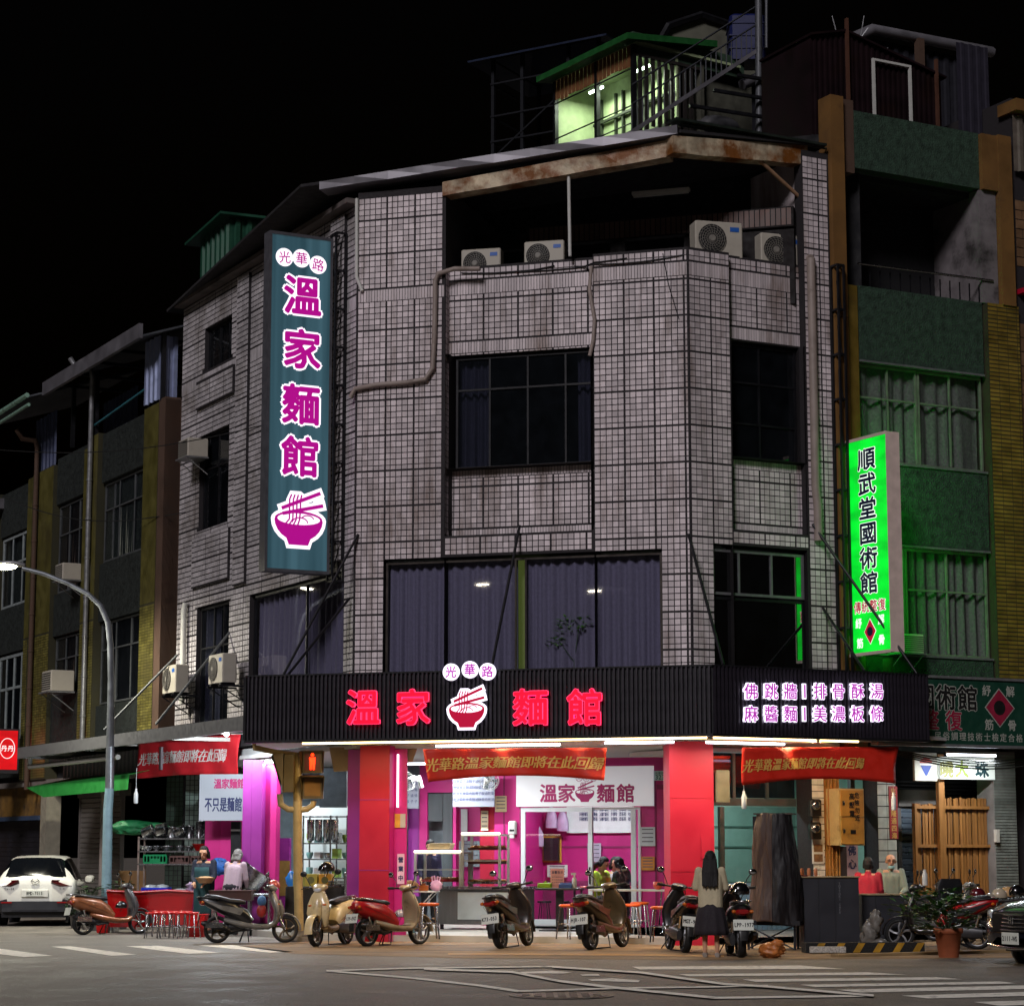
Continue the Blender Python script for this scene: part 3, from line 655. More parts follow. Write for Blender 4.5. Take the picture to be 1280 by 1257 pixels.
# ================================================================== LEFT OLIVE TERRACE
M['olive']=mat('olive_mosaic','#66602c',.5,var=.25,sc=3,attr=.35,dirt='#3a3420',dsc=.7,dlo=.5,dhi=.8)
M['oliveg']=mat('olive_grout','#2c2a16',.8,var=.2,sc=3)
M['pebble']=mat('dark_green_pebbledash','#161d1b',.75,var=.35,sc=9,bump=.9,bs=38)
M['brownpl']=mat('brown_render','#4c382c',.85,var=.2,sc=2,dirt='#2e221a',dsc=1)
M['amberpl']=mat('ochre_render','#6b4a1e',.85,var=.25,sc=2,dirt='#3a2814',dsc=1)
def tower(name,label,s0,s1,o,top,pil,bays,depth=8,extra=None,grp='olive terrace houses down the side street'):
    F_=LF; T=F_.M
    t=thing(name,label,'building',T,grp)
    mb=MB(T); mb.box(s0+.02,s1-.02,-o+.35,depth,3.4,top-.3); mb.build('wall',M['dark'],t)
    for a,b_ in pil:
        mb=MB(T); mb.box(a,b_,-o,-o+.34,3.55,top); mb.build('pilaster',M['oliveg'],t)
        mb=MB(T); rg=random.Random(int(-a*10)); z=3.6
        while z<7.4:     # mosaic courses large enough to tell apart lower down
            x=a+.01
            while x<b_-.04: mb.add([(x,-o-.006,z),(min(x+.19,b_-.01),-o-.006,z),(min(x+.19,b_-.01),-o-.006,z+.055),(x,-o-.006,z+.055)],[(0,1,2,3)],0,.1+.9*rg.random()); x+=.2
            z+=.068
        mb.box(a+.01,b_-.01,-o-.006,-o-.001,7.45,top-.02)
        mb.build('mosaic',M['olive'],t,kind='stuff')
    for a,b_,z0,z1 in bays[0]:
        mb=MB(T); mb.box(a,b_,-o+.1,-o+.34,z0,z1); mb.build('spandrel_panel',M['pebble'],t)
    for k,(a,b_,z0,z1,kw) in enumerate(bays[1]): window(t,T,a,b_,z0,z1,-o+.22,seed=k,cy=.06,**kw)
    mb=MB(T); mb.box(s0,s1,-o+.05,depth,3.4,3.54); mb.build('floor_slab',M['conc'],t)
    return t
wk=dict(mull=(),trans=(),fm=M['alu'])
def wn(a,b_,z0,z1,tr,n,**k): return (a,b_,z0,z1,dict(mull=tuple(a+(b_-a)*i/n for i in range(1,n)),trans=(z0+(z1-z0)*tr,),fm=mat('dull_frame','#55585a',.5,metal=.3),**k))
o=.4
bt=tower('terrace_house','olive terrace house touching the tiled corner building, with a lean-to metal roof',-15.8,-10.35,o,12.2,[(-11.6,-10.55),(-15.75,-15.16)],
  ([(-15.1,-11.62,10.9,12.15),(-15.1,-11.62,7.36,8.82),(-15.1,-11.62,3.6,5.25)],[wn(-15.08,-11.64,8.86,10.86,.66,3,curt=M['curtgrey']),wn(-15.08,-11.64,5.29,7.33,.66,3)]))
mb=MB(LF.M); mb.box(-10.53,-10.1,-.4,-.02,3.55,12.25); mb.box(-10.545,-10.1,-.395,2,3.55,12.2); mb.build('end_wall',M['brownpl'],bt,label='brown rendered end pier facing the crossing')
b2=tower('terrace_house','second olive terrace house from the corner, window air conditioners under its windows',-20.9,-15.82,o,11.95,[(-16.3,-15.84),(-20.9,-19.0)],
  ([(-18.98,-16.32,10.85,12.1),(-18.98,-16.32,7.3,8.42),(-18.98,-16.32,3.9,5.7)],[wn(-18.96,-16.34,8.46,10.8,.66,3,curt=M['curtbrown']),wn(-18.96,-16.34,5.74,7.26,.62,3,curt=M['curtbrown'])]))
b3=tower('terrace_house','third terrace house at the far left end of the terrace with pale window frames',-30,-20.92,o,11.9,[(-25.2,-24.5),(-21.4,-20.95)],
  ([(-24.45,-21.42,10.6,11.85),(-24.45,-21.42,7.2,8.5),(-24.45,-21.42,3.7,4.7)],[]))
pw=mat('pale_frame','#9ea7a8',.4,metal=.3)
window(b3,LF.M,-24.4,-21.45,8.52,10.55,-.2,mull=(-23.4,-22.4),trans=(9.75,),fm=pw,fw=.07,curt=M['curtgrey'])
window(b3,LF.M,-24.4,-21.45,4.75,7.15,-.2,mull=(-23.65,-22.9,-22.15),trans=(6.2,),fm=pw,fw=.09)
for (s,z0,lab,mm) in ((-15.5,3.9,'grey downpipe between the first two olive terrace houses',M['alu']),(-20.3,3.3,'dark downpipe between the second and third olive terrace houses',M['brownpl'])):
    mb=MB(LF.M); zt=14.0 if s>-18 else 12.9
    mb.tube([(s-.5,-.95,zt+.25),(s-.45,-.8,zt),(s,-.55,zt-.1),(s,-.5,zt-.3),(s,-.5,z0)],.07,8)
    for z in range(5,12): mb.lathe([(.085,0),(.085,.05)],8,(s,-.5,z),'z')
    mb.build('downpipe',mm,at=LF.M@Matrix.Translation((s,-.5,z0)),label=lab,cat='drain pipe')
# metal roofs on the terrace houses
M['leanto']=mat('leanto_sheet','#4a4d52',.45,metal=.5,var=.2,sc=3)
M['bluesheet']=mat('blue_corrugated','#39415e',.5,metal=.2,var=.2,sc=3)
def corr(mb,a,b_,fn,per=.25,h=.05,n2=1,mi=0):
    """trapezoid corrugated sheet: fn(s,t,h)->point, s along, t across 0..1"""
    k=int(abs(b_-a)/per); pts=[]
    for i in range(k):
        x=a+(b_-a)*i/k; d=(b_-a)/k
        for q,hh in ((0,0),(.45,0),(.55,h),(.9,h)): pts.append((x+d*q,hh))
    pts.append((b_,0))
    for (x0,h0),(x1,h1) in zip(pts[:-1],pts[1:]): mb.add([fn(x0,0,h0),fn(x1,0,h1),fn(x1,1,h1),fn(x0,1,h0)],[(0,1,2,3)],mi)
T=LF.M
rr=thing('leanto_roof','long sloping metal roof over the terrace balcony beside the tiled wall','roof',T)
mb=MB(T); corr(mb,-18.0,-10.15,lambda s,t,h:(s,-1.0+3.2*t,14.0+(s+18)*-.042+1.1*t-.04+h)); mb.build('roof_sheet',M['leanto'],rr,solid=.01)
mb=MB(T); mb.box(-18,-10.15,-1.08,-.98,13.6,13.95); mb.build('fascia',M['flash'],rr)
mb=MB(T)
for s in (-17.6,-15.6,-10.5): mb.box(s,s+.1,-.4,-.3,12.2,13.9)
for s in (-17.6,-16,-14.4,-12.8,-11.2): mb.box(s,s+.06,-.95,2,13.8,13.88)
mb.build('frame',M['black'],rr)
cs=thing('corrugated_screen','pale corrugated metal screen standing on the brown pier','screen',T)
mb=MB(T@Matrix.Translation((-10.53,-.42,12.25))@Matrix.Rotation(0,4,'Z')); corr(mb,0,-.95,lambda s,t,h:(s,-h,1.55*t),.24,.05); mb.build('screen_sheet',mat('pale_sheet','#8d97b8',.4,metal=.3,var=.1),cs,solid=.01)
mb=MB(T@Matrix.Translation((-10.53,-.42,12.25))@Matrix.Rotation(R(90),4,'Z')); corr(mb,0,.45,lambda s,t,h:(s,-h,1.55*t),.22,.05); mb.build('screen_sheet',mat('pale_sheet','#8d97b8'),cs,solid=.01)
rr2=thing('leanto_roof','lower metal roof with two bright gutters at the far left house','roof',T)
mb=MB(T); corr(mb,-23.6,-18.1,lambda s,t,h:(s,-1.4+3*t,13.55+1.0*t+h)); mb.build('roof_sheet',M['leanto'],rr2,solid=.01)
mb=MB(T); mb.tube([(-23.6,-1.45,13.55),(-18.1,-1.45,13.6)],.07,6); mb.tube([(-23.6,-1.4,13.3),(-18.1,-1.4,13.35)],.05,6); mb.build('gutter',mat('green_white_gutter','#9cc4b0',.3,metal=.4),rr2)
mb=MB(T); corr(mb,-21,-19,lambda s,t,h:(s,-.35-h,11.95+1.5*t),.3); corr(mb,-18.9,-16,lambda s,t,h:(s,.9-h,12.0+1.7*t),.3); mb.build('back_sheet',M['bluesheet'],rr2)
mb=MB(T); corr(mb,-15,-10.7,lambda s,t,h:(s,1.6-h,12.2+1.35*t),.3); mb.build('back_sheet',mat('tan_sheet','#5a5148',.6),rr)
mb=MB(T); mb.tube([(-15.6,-.4,12.45),(-10.6,-.4,12.75)],.03,6); mb.build('balcony_rail',mat('teal_rail','#2d6a78',.4),rr)
# dark eaves at far left
mb=MB(T); mb.box(-29,-24.2,-1.6,4,11.45,11.75); mb.build('eaves_slab',M['flash'],b3)
# green roof shed above the tiled side wall
gs=thing('roof_shed','dark green corrugated shed on the roof left of the tall sign','shed',T)
gm=mat('green_corrugated','#1c4a38',.5,metal=.2,var=.25,sc=2)
mb=MB(T); corr(mb,-10.4,-8.5,lambda s,t,h:(s,.5-h,14.5+1.75*t),.3,.06); mb.build('wall_sheet',gm,gs)
mb=MB(T); corr(mb,.5,4.5,lambda s,t,h:(-8.5+h,s,14.5+1.9*t),.28,.06); mb.build('end_sheet',gm,gs)
mb=MB(T); mb.add([(-10.7,.2,16.15),(-8.3,.2,16.35),(-8.3,4.7,16.45),(-10.7,4.7,16.25)],[(0,1,2,3)]); mb.build('roof_sheet',gm,gs,solid=.06)
mb=MB(T); mb.box(-10.1,0,-.25,.1,14.4,14.5); mb.build('coping',mat('old_coping','#5a5250',.8,var=.3,dirt='#2e2622'),B)
# ground floor of the terrace
M['shut']=mat('shutter_grey','#7d7872',.5,metal=.2,var=.1,sc=2,dirt='#575049',dsc=1.5,attr=.12)
M['shutd']=mat('shutter_dark','#2a2830',.5,metal=.3,var=.2,sc=2,attr=.2)
def shutter(name,label,F_,s0,s1,z0,z1,y,m,pitch=.11,grp=None,parent=None):
    T=F_.M; t=thing(name,label,'shutter',T,grp)
    rg=random.Random(int(s0*10)); n=int((z1-z0)/pitch)
    mb=MB(T)
    for i in range(n):
        z=z0+(z1-z0)*i/n; h=(z1-z0)/n; r=rg.random()
        mb=MB(T); mb.add([(s0+.05,y,z),(s1-.05,y,z),(s1-.05,y-.022,z+h*.2),(s0+.05,y-.022,z+h*.2),(s1-.05,y-.022,z+h*.8),(s0+.05,y-.022,z+h*.8),(s1-.05,y+.004,z+h*.97),(s0+.05,y+.004,z+h*.97)],[(0,1,2,3),(3,2,4,5),(5,4,6,7)],0,.1+.9*r)
        mb.build('slat',m,t)
    mb=MB(T); mb.box(s0-.04,s0+.05,y-.05,y+.05,z0,z1+.05); mb.box(s1-.05,s1+.04,y-.05,y+.05,z0,z1+.05); mb.box(s0-.04,s1+.04,y-.1,y+.2,z1+.0,z1+.32); mb.build('guide_rail',M['conc'],t); return t
shutter('roller_shutter','pale grey roller shutter behind the white car',LF,-18.6,-16.4,.05,3.05,.5,M['shut'],.13)
shutter('roller_shutter','narrow brown grey roller shutter right of the pale one',LF,-16.2,-15.2,.05,3.05,.5,mat('shutter_brown','#5c554c',.5,var=.1,attr=.15),.13)
shutter('roller_shutter','dark roller shutter behind the metal pot rack',LF,-13.5,-10.4,.05,3.3,1.6,M['shutd'],.13)
mb=MB(LF.M); mb.box(-19.6,-19.1,-.3,.1,0,3.4); mb.build('pillar',mat('old_white_pillar','#8d8878',.8,dirt='#4c463a',dsc=1.5),at=LF.M@Matrix.Translation((-19.3,-.1,0)),label='off white pillar left of the pale shutter',cat='pillar')
mb=MB(LF.M); mb.tube([(-14.6,-.2,0),(-14.6,-.2,3.5)],.07,8); mb.build('standpipe',M['pvc'],at=LF.M@Matrix.Translation((-14.6,-.2,0)),label='beige standpipe between shutters and blue lamp post',cat='drain pipe')
# ochre shopfront at far left with dark roller door
os_=thing('old_shopfront','old ochre walled shopfront with a dark metal door at the left edge','shopfront',LF.M)
mb=MB(LF.M); wallgrid(mb,-27,-19.7,0,3.4,[(-26,-20.3,0,2.6)],-.1,.3); mb.build('wall',mat('ochre_wall','#7c5a20',.85,var=.3,sc=1,dirt='#3a2a16',dsc=1.2,dlo=.45,dhi=.65),os_)
mb=MB(LF.M); mb.box(-26,-20.3,.2,.25,0,2.5); 
for z in range(18): mb.box(-25.9,-20.4,.185,.2,.1+z*.13,.14+z*.13)
mb.build('door',M['shutd'],os_)
mb=MB(LF.M); mb.box(-26,-20.3,-.15,-.1,2.5,2.62); mb.build('lintel',mat('blue_lintel','#34435c',.5),os_)
# red light-box sign at far left
rs_=thing('red_sign','red light box sign with white print at the left edge of the street','sign',LF.M)
S0=Frame(LF.W(-20.95,.5,0)[:2],28)
mb=MB(S0.M); mb.box(-1.9,-.05,0,.45,3.75,4.95); 
mb.build('box',mat('sign_case','#2e2d33',.5),rs_)
mb=MB(S0.M); mb.box(-1.85,-.1,-.012,-.002,3.85,4.9); mb.build('face',emat('red_face','#e0101a',.75,band=((1,1,3),.3)),rs_)
mb=MB(S0.M); 
for k,tx in enumerate(('新鮮美味好湯頭','手工現做每日鮮','現點現做歡迎外帶')): write(mb,tx,-1.75,4.6-k*.17,.13,-.016,.01,0,adv=.14)
write(mb,'電話訂購',-1.5,4.05,.12,-.016,.01,0,adv=.15)
mb.tube([(-.38+.2*math.cos(2*PI*k/24),-.018,4.42+.27*math.sin(2*PI*k/24)) for k in range(25)],.012,4); write(mb,'丹丹',-.47,4.42,.17,-.016,.02,0,adv=.18)
mb.build('lettering',emat('sign_white_print','#ffffff',.8),rs_)
# ================================================================== GREEN BUILDING ON THE RIGHT
T=RT.M
M['oliveR']=mat('ochre_mosaic','#7a6426',.45,var=.25,sc=3,attr=.35,dirt='#3f3216',dsc=.7,dlo=.55,dhi=.8)
gb=thing('clinic_building','green pebbledash house with ochre piers right of the tiled corner building','building',T)
mb=MB(T); mb.box(3.34,7.6,1.5,9,3.4,16.0); mb.build('wall',M['dark'],gb)
mb=MB(T); mb.box(3.31,3.62,-.12,.3,12.0,16.5); mb.box(3.31,3.62,-.12,.3,3.6,11.99); mb.build('pilaster',M['amberpl'],gb,label='ochre render pier left of the green panels')
mb=MB(T); mb.box(3.62,3.95,.0,.3,15.0,16.5); mb.build('pilaster',M['brownpl'],gb)
mb=MB(T); mb.box(3.64,3.93,-.02,.3,3.6,12.7); mb.build('pilaster',M['oliveR'],gb)
mb=MB(T); mb.box(7.12,7.52,-.1,.35,15.1,16.28); mb.box(7.52,7.86,-.14,.35,12.7,16.3); mb.build('pilaster',M['amberpl'],gb,label='ochre render pier right of the green panels')
mb=MB(T); mb.box(7.08,7.5,-.02,1.6,12.72,15.09); mb.build('balcony_side_wall',mat('dimmed_plaster','#6c6668',.8,var=.2,dirt='#2e2a2a',dsc=1.5,dlo=.5,dhi=.65),gb)  # white balcony wall, its dimness put into a dark plaster colour
mb=MB(T); mb.box(7.12,7.95,-.1,.35,3.7,12.7); mb.build('pilaster',M['oliveg'],gb)
mb=MB(T); rg=random.Random(8); z=3.72
while z<12.65:
    x=7.13
    while x<7.9: mb.add([(x,-.106,z),(min(x+.24,7.94),-.106,z),(min(x+.24,7.94),-.106,z+.06),(x,-.106,z+.06)],[(0,1,2,3)],0,.1+.9*rg.random()); x+=.25
    z+=.085
mb.build('mosaic',M['oliveR'],gb,kind='stuff')
M['gpebR']=mat('green_pebbledash','#253a2d',.75,var=.45,sc=7,bump=1.,bs=26)
for a in ((3.96,7.11,15.12,16.3),(3.96,7.07,11.22,12.72),(3.96,7.07,7.62,9.18),(3.96,7.07,4.9,5.42)):
    mb=MB(T); mb.box(a[0],a[1],.0,.3,a[2],a[3]); mb.build('spandrel_panel',M['gpebR'],gb)
mb=MB(T)
for z in (9.18,7.57,11.18,5.42): mb=MB(T); mb.box(3.96,7.07,-.03,.3,z-.0,z+.04); mb.build('sill',M['alu'],gb)
def wR(a,b_,z0,z1,**k): return window(gb,T,a,b_,z0,z1,.12,fm=mat('green_alu','#7f8a78',.4,metal=.4),pm=M['glass'],cy=.1,**k)
wR(3.97,5.42,9.22,11.16,mull=(4.7,),trans=(10.5,),curt=M['curtgrey'],cper=.35,seed=1); wR(5.44,7.06,9.22,11.16,mull=(6.25,),trans=(10.5,),curt=M['curtgrey'],cper=.4,seed=2)
wR(3.97,5.0,5.46,7.56,mull=(),trans=(6.75,),curt=M['curtgrey'],cper=.2,seed=3); wR(5.02,7.06,5.46,7.56,mull=(6.05,),trans=(6.75,),curt=M['curtgrey'],cper=.22,seed=4)
mb=MB(T)
for z in (3.6,7.5,11.1,15.0): mb=MB(T); mb.box(3.6,7.5,.31,2,z,z+.12); mb.build('floor_slab',M['dark'],gb)
mb=MB(T); mb.tube([(3.95,-.04,13.15),(7.35,-.04,13.2)],.025,6); mb.build('balcony_rail',M['steel'],gb)
mb=MB(T)
for i in range(12): mb=MB(T); mb.box(4.3+.25*i,4.32+.25*i,.05,.07,12.72,13.1); mb.build('railing_bar',M['black'],gb)
# sill air conditioner
mb=MB(T)
wa2=dup(wa,T@Matrix.Translation((4.75,0,5.46))@Matrix.Scale(.85,4),'window air conditioner at the foot of the green lit window','window air conditioners in the left facades'); wa2['group']='window air conditioners'
# rooftop corrugated sheds over the green house, missing light put into dark colours
sh=thing('roof_shed','rust brown corrugated shed with a white door frame on top of the green house','shed',T)
bm_=mat('shaded_rust_corrugated','#1a1013',.8,spec=.05,var=.4,sc=2,dirt='#1c100c')
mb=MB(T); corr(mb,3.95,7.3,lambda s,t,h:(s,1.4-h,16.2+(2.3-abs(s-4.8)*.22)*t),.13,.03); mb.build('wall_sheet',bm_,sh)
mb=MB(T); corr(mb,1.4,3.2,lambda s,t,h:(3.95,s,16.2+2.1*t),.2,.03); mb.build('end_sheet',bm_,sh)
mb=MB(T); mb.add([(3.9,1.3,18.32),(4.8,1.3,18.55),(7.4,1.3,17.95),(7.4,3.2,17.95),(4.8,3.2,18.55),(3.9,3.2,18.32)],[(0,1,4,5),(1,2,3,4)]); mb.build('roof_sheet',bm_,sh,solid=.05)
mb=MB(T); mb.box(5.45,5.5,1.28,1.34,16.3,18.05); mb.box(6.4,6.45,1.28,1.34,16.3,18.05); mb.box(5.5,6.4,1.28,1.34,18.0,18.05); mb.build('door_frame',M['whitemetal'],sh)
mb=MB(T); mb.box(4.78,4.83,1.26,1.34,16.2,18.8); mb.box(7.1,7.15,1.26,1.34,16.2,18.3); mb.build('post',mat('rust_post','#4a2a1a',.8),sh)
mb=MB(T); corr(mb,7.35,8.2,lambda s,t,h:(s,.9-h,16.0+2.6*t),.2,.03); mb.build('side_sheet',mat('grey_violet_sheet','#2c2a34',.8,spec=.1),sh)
sh2=thing('roof_shed','large dark pitched corrugated shed highest behind the green house','shed',T)
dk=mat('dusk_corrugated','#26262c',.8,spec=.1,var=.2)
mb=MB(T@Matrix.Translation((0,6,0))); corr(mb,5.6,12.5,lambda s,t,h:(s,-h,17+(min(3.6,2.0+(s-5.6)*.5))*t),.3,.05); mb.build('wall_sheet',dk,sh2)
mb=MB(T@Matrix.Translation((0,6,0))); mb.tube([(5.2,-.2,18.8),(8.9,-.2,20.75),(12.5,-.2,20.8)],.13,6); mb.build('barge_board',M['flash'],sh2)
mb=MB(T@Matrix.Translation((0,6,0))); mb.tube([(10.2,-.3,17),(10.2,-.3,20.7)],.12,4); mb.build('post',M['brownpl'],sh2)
# next house at the right edge
nb=thing('end_house','narrow house with brown brick tiles at the far right end of the street','building',T)
mb=MB(T); mb.box(8.0,13,0,7,3.4,17.2); mb.build('wall',M['grout'],nb)
mb=MB(T); rg=random.Random(5)
for (a,b_,z0,z1,pp,pz) in ((8.02,13,13.6,15.0,.36,.2),(8.02,12.9,3.7,12.4,.2,.3)):
    z=z0; r=0
    while z<z1:
        x=a-(pp/2 if r%2 and pz<.25 else 0)
        while x<b_-.05:
            if max(x,a)<x+pp-.03: mb.box(max(x,a)+.01,x+pp-.01,-.012,.0,z+.01,min(z+pz,z1)-.01,0,.1+.9*rg.random())
            x+=pp
        z+=pz; r+=1
mb.build('brick',mat('brown_brick','#6a5038',.6,attr=.3,var=.15),nb,kind='stuff')
mb=MB(T); mb.box(8.3,10.5,-.06,.2,12.0,15.2,0); mb.build('window',M['glassdark'],nb)
mb=MB(T); corr(mb,7.95,11,lambda s,t,h:(s,-.1-h,15.6+1.2*t),.25,.05); mb.build('balcony_sheet',mat('tan_corrugated','#5d554c',.6),nb)
mb=MB(T); mb.box(7.9,12,-.3,.3,16.85,17.1); mb.build('roof_edge',M['amberpl'],nb)
mb=MB(T); mb.box(8.0,13,-.4,.0,13.0,13.1); mb.build('lintel',M['red'],nb)
# rooftop structures behind the tiled building, missing light put into dark colours; lit green shed
gr=thing('green_roof_house','green roofed rooftop room with a glowing slatted interior','rooftop room',I4())
YB=49.0
def ypl(u,v,y=YB): return AT(u,v,y)
gf=Frame((ypl(690,150).x,YB),-50)   # faces left front
# left long side runs from u=690 (near) to u=790 (further right)
LS=Frame((AT(692,150,53).x,53.0),-31+0)
def fp(F_,u,v,o=0): return F_.px(u,v,o)
# long side: plane receding to the left
SD=Frame((AT(792,100,48.5).x,48.5),-56)
a0=SD.px(692,170); a1=(0,SD.px(792,60)[1]); zb=SD.px(792,150)[1]
L_=-a0[0]
lo=SD.px(692,200)[1]; hi=SD.px(692,128)[1]; hi2=SD.px(790,72)[1]
T=SD.M
zt=hi2
lit=mat('pale_green_boards','#9fae86',.7,var=.15)
mb=MB(T); mb.box(-L_,0,1.2,1.26,zt-2.6,zt+.3); mb.box(-L_,-L_+.05,.1,1.2,zt-2.6,zt+.3)
mb.build('inner_wall',lit,gr)
mb=MB(T)
n=int(L_/.28)
for i in range(n):
    if i%3!=2: mb.box(-L_+i*.28,-L_+i*.28+.05,1.13,1.2,zt-2.6,zt)
for z in (zt-.6,zt-1.3,zt-1.9): mb.box(-L_,0,1.1,1.16,z,z+.06)
mb.build('stud',mat('dark_stud','#2c3326',.7),gr)
mb=MB(T); mb.box(-L_-.05,.0,.0,3,zt-2.7,zt-2.62); mb.build('floor',M['roofdark'],gr)
mb=MB(T); mb.box(-L_-.1,.1,0,3,zt+.3,zt+.36); mb.build('ceiling',lit,gr)
mb=MB(T)
for x in (-L_,-L_*.47,-.08): mb.box(x,x+.09,-.02,.08,zt-2.6,zt+.3)
for z in (zt-1.9,zt-1.5,zt-1.1,zt-.25): mb.tube([(-L_,0,z),(0,0,z)],.018,5)
mb.build('post',M['black'],gr)
mb=MB(T); s=-L_
rg=random.Random(2)
while s<-.1: mb.box(s+.01,s+.13,-.01,.01,zt-.22+rg.random()*.06,zt+.3); s+=.15
mb.build('hanging_slat',mat('rust_slat','#8a5a34',.7,attr=.3),gr)
mb=MB(T); mb.add([(-L_-.2,-.35,zt+.42),(.25,-.35,zt+.42),(.25,2.2,zt+.75),(-L_-.2,2.2,zt+.75),(-L_-.2,-.35,zt+.28),(.25,-.35,zt+.28),(.25,2.2,zt+.6),(-L_-.2,2.2,zt+.6)],[(0,1,2,3),(7,6,5,4),(0,4,5,1),(1,5,6,2),(2,6,7,3),(3,7,4,0)]); mb.build('roof',mat('bright_green_roof','#1c5526',.5,var=.2),gr)
mb=MB(T)
for x in (-L_*.72,-L_*.15): mb.tube([(x-.25,.6,zt-.02),(x+.25,.6,zt-.02)],.035,8)
lt=mb.build('tube_lamp',emat('tube_white','#e8ffe8',9),gr)
for x in (-L_*.72,-L_*.15):
    ld=bpy.data.lights.new('tube_lamp_light','AREA'); ld.energy=42; ld.size=.5; ld.color=(.85,1,.75)
    lo_=bpy.data.objects.new('tube_lamp_light',ld); COL.objects.link(lo_); lo_.parent=gr; lo_.matrix_world=T@Matrix.Translation((x,.6,zt-.07))
# front short side with dark pickets, turning right
SF=Frame((SD.o[0],SD.o[1]),34)
T=SF.M
mb=MB(T)
for i in range(9): mb.box(.15+i*.18,.24+i*.18,.0,.04,zt-1.7+.1*(i%3),zt+.05)
mb.box(0,1.9,-.02,.05,zt+.05,zt+.12)
mb.build('picket',mat('dark_picket','#1c1512',.8),gr)
mb=MB(T); mb.box(0,3.2,.02,.1,zt+.12,zt+.6); mb.build('gable_board',mat('dull_green_board','#2f4434',.7),gr)
mb=MB(T); mb.box(1.9,2.0,0,3,zt-2.6,zt+.2); mb.box(2.0,4.2,.2,.28,zt-1.6,zt+.3); mb.build('side_wall',mat('dim_plaster','#4a4a40',.8,var=.3),gr)
# catwalk stair running up to the right, with pickets
st_=thing('roof_catwalk','dark steel catwalk with picket railing rising to the right across the rooftops','catwalk',I4())
A=AT(790,165,47.5); Bq=AT(952,60,49.5); D_=AT(640,230,47.5)
mb=MB()
mb.tube([A-Vector((1.5,0,.9)),A,Bq],[.06,.06,.06],4); mb.build('stringer',M['flash'],st_)
mb=MB()
for i in range(26):
    t=i/25; p=A.lerp(Bq,t); mb.tube([p,p+Vector((0,0,.62))],.018,4)
mb.tube([A+Vector((0,0,.62)),Bq+Vector((0,0,.62))],.022,5); mb.tube([A+Vector((0,0,1.05)),Bq+Vector((0,0,1.05))],.022,5)
mb.build('railing',mat('dim_rail','#303238',.6,metal=.3),st_)
mb=MB(); p=AT(948,180,49.4); q=AT(948,-40,49.4); mb.tube([p-Vector((0,0,1.5)),q],.085,6); p=AT(958,60,49.6); q=AT(958,-40,49.6); mb.tube([p,q],.04,6); mb.build('post',mat('dim_post','#55575c',.5,metal=.3),st_)
mb=MB()
for i in range(6):
    p=AT(952-30*i,75+19*i,49.3-.3*i); mb.tube([p,p+Vector((3.2,1.5,0))],.05,4)
mb.build('joist',M['black'],st_)
# blue tank and pale water barrel room
mb=MB(); p=AT(932,50,50.5); T_=P(p.x,p.y,p.z-.6); mb=MB(T_); mb.rbox(-.4,.42,-.4,.4,0,1.1,.06)
for z in (.25,.55,.85): mb.box(-.42,.44,-.42,.42,z,z+.03)
mb.build('water_tank',mat('blue_tank','#0c164a',.5,var=.1),at=T_,label='dark blue box tank beside the catwalk post on the roof',cat='water tank')
p=AT(876,88,54); T_=P(p.x,p.y,p.z-2.2,20); bb=thing('roof_hut','pale rounded roof hut behind the catwalk','roof hut',T_)
mb=MB(T_); mb.prism([(-1.2,0),(1.6,0),(1.6,2.6),(.9,3.3),(0,3.5),(-.9,3.1),(-1.2,2.4)],0,2.5); mb.build('wall',mat('dim_hut','#5a5a4e',.8,var=.35,sc=1.5),bb)
mb=MB(T_); mb.tube([(-1.4,-.1,2.3),(-.9,-.1,3.2),(0,-.1,3.6),(1,-.1,3.4),(1.8,-.1,2.5)],.09,5); mb.build('roof_edge',M['black'],bb)
# dark skeleton shed at left
T_=P(AT(675,190,58).x,58,0,-30); sk=thing('skeleton_shed','dark open framed shed with a bluish hipped roof left of the glowing room','shed',T_)
z1=AT(675,40,58).z; z0=AT(675,190,58).z
mb=MB(T_)
for x in (-1.5,-.6,.8,1.7):
    for y in (0,2.5): mb.box(x,x+.09,y,y+.09,z0-1,z1-.4)
for z in (z0+.5,z0+1.2,z1-1.2,z1-.5): mb.tube([(-1.5,0,z),(1.8,0,z)],.03,4); mb.tube([(-1.5,0,z),(-1.5,2.5,z)],.03,4)
mb.tube([(-1.5,0,z0),(1.8,0,z1-1)],.03,4)
mb.build('frame',mat('dim_steel','#1e1f23',.7,spec=.1),sk)
mb=MB(T_); a=[(-2,-.4,z1-.6),(2.2,-.4,z1-.6),(2.2,2.9,z1-.6),(-2,2.9,z1-.6),(-.9,1.2,z1),(1.1,1.2,z1)]
mb.add(a,[(0,1,5,4),(1,2,5),(2,3,4,5),(3,0,4)]); mb.build('roof',mat('blue_roof','#1c2740',.5,metal=.2,var=.2),sk,solid=.05)
mb=MB(T_); mb.box(-2,8,3.2,3.4,z0-3,z0+1.2); mb.build('back_wall',mat('dark_back','#15151a',.9),sk)
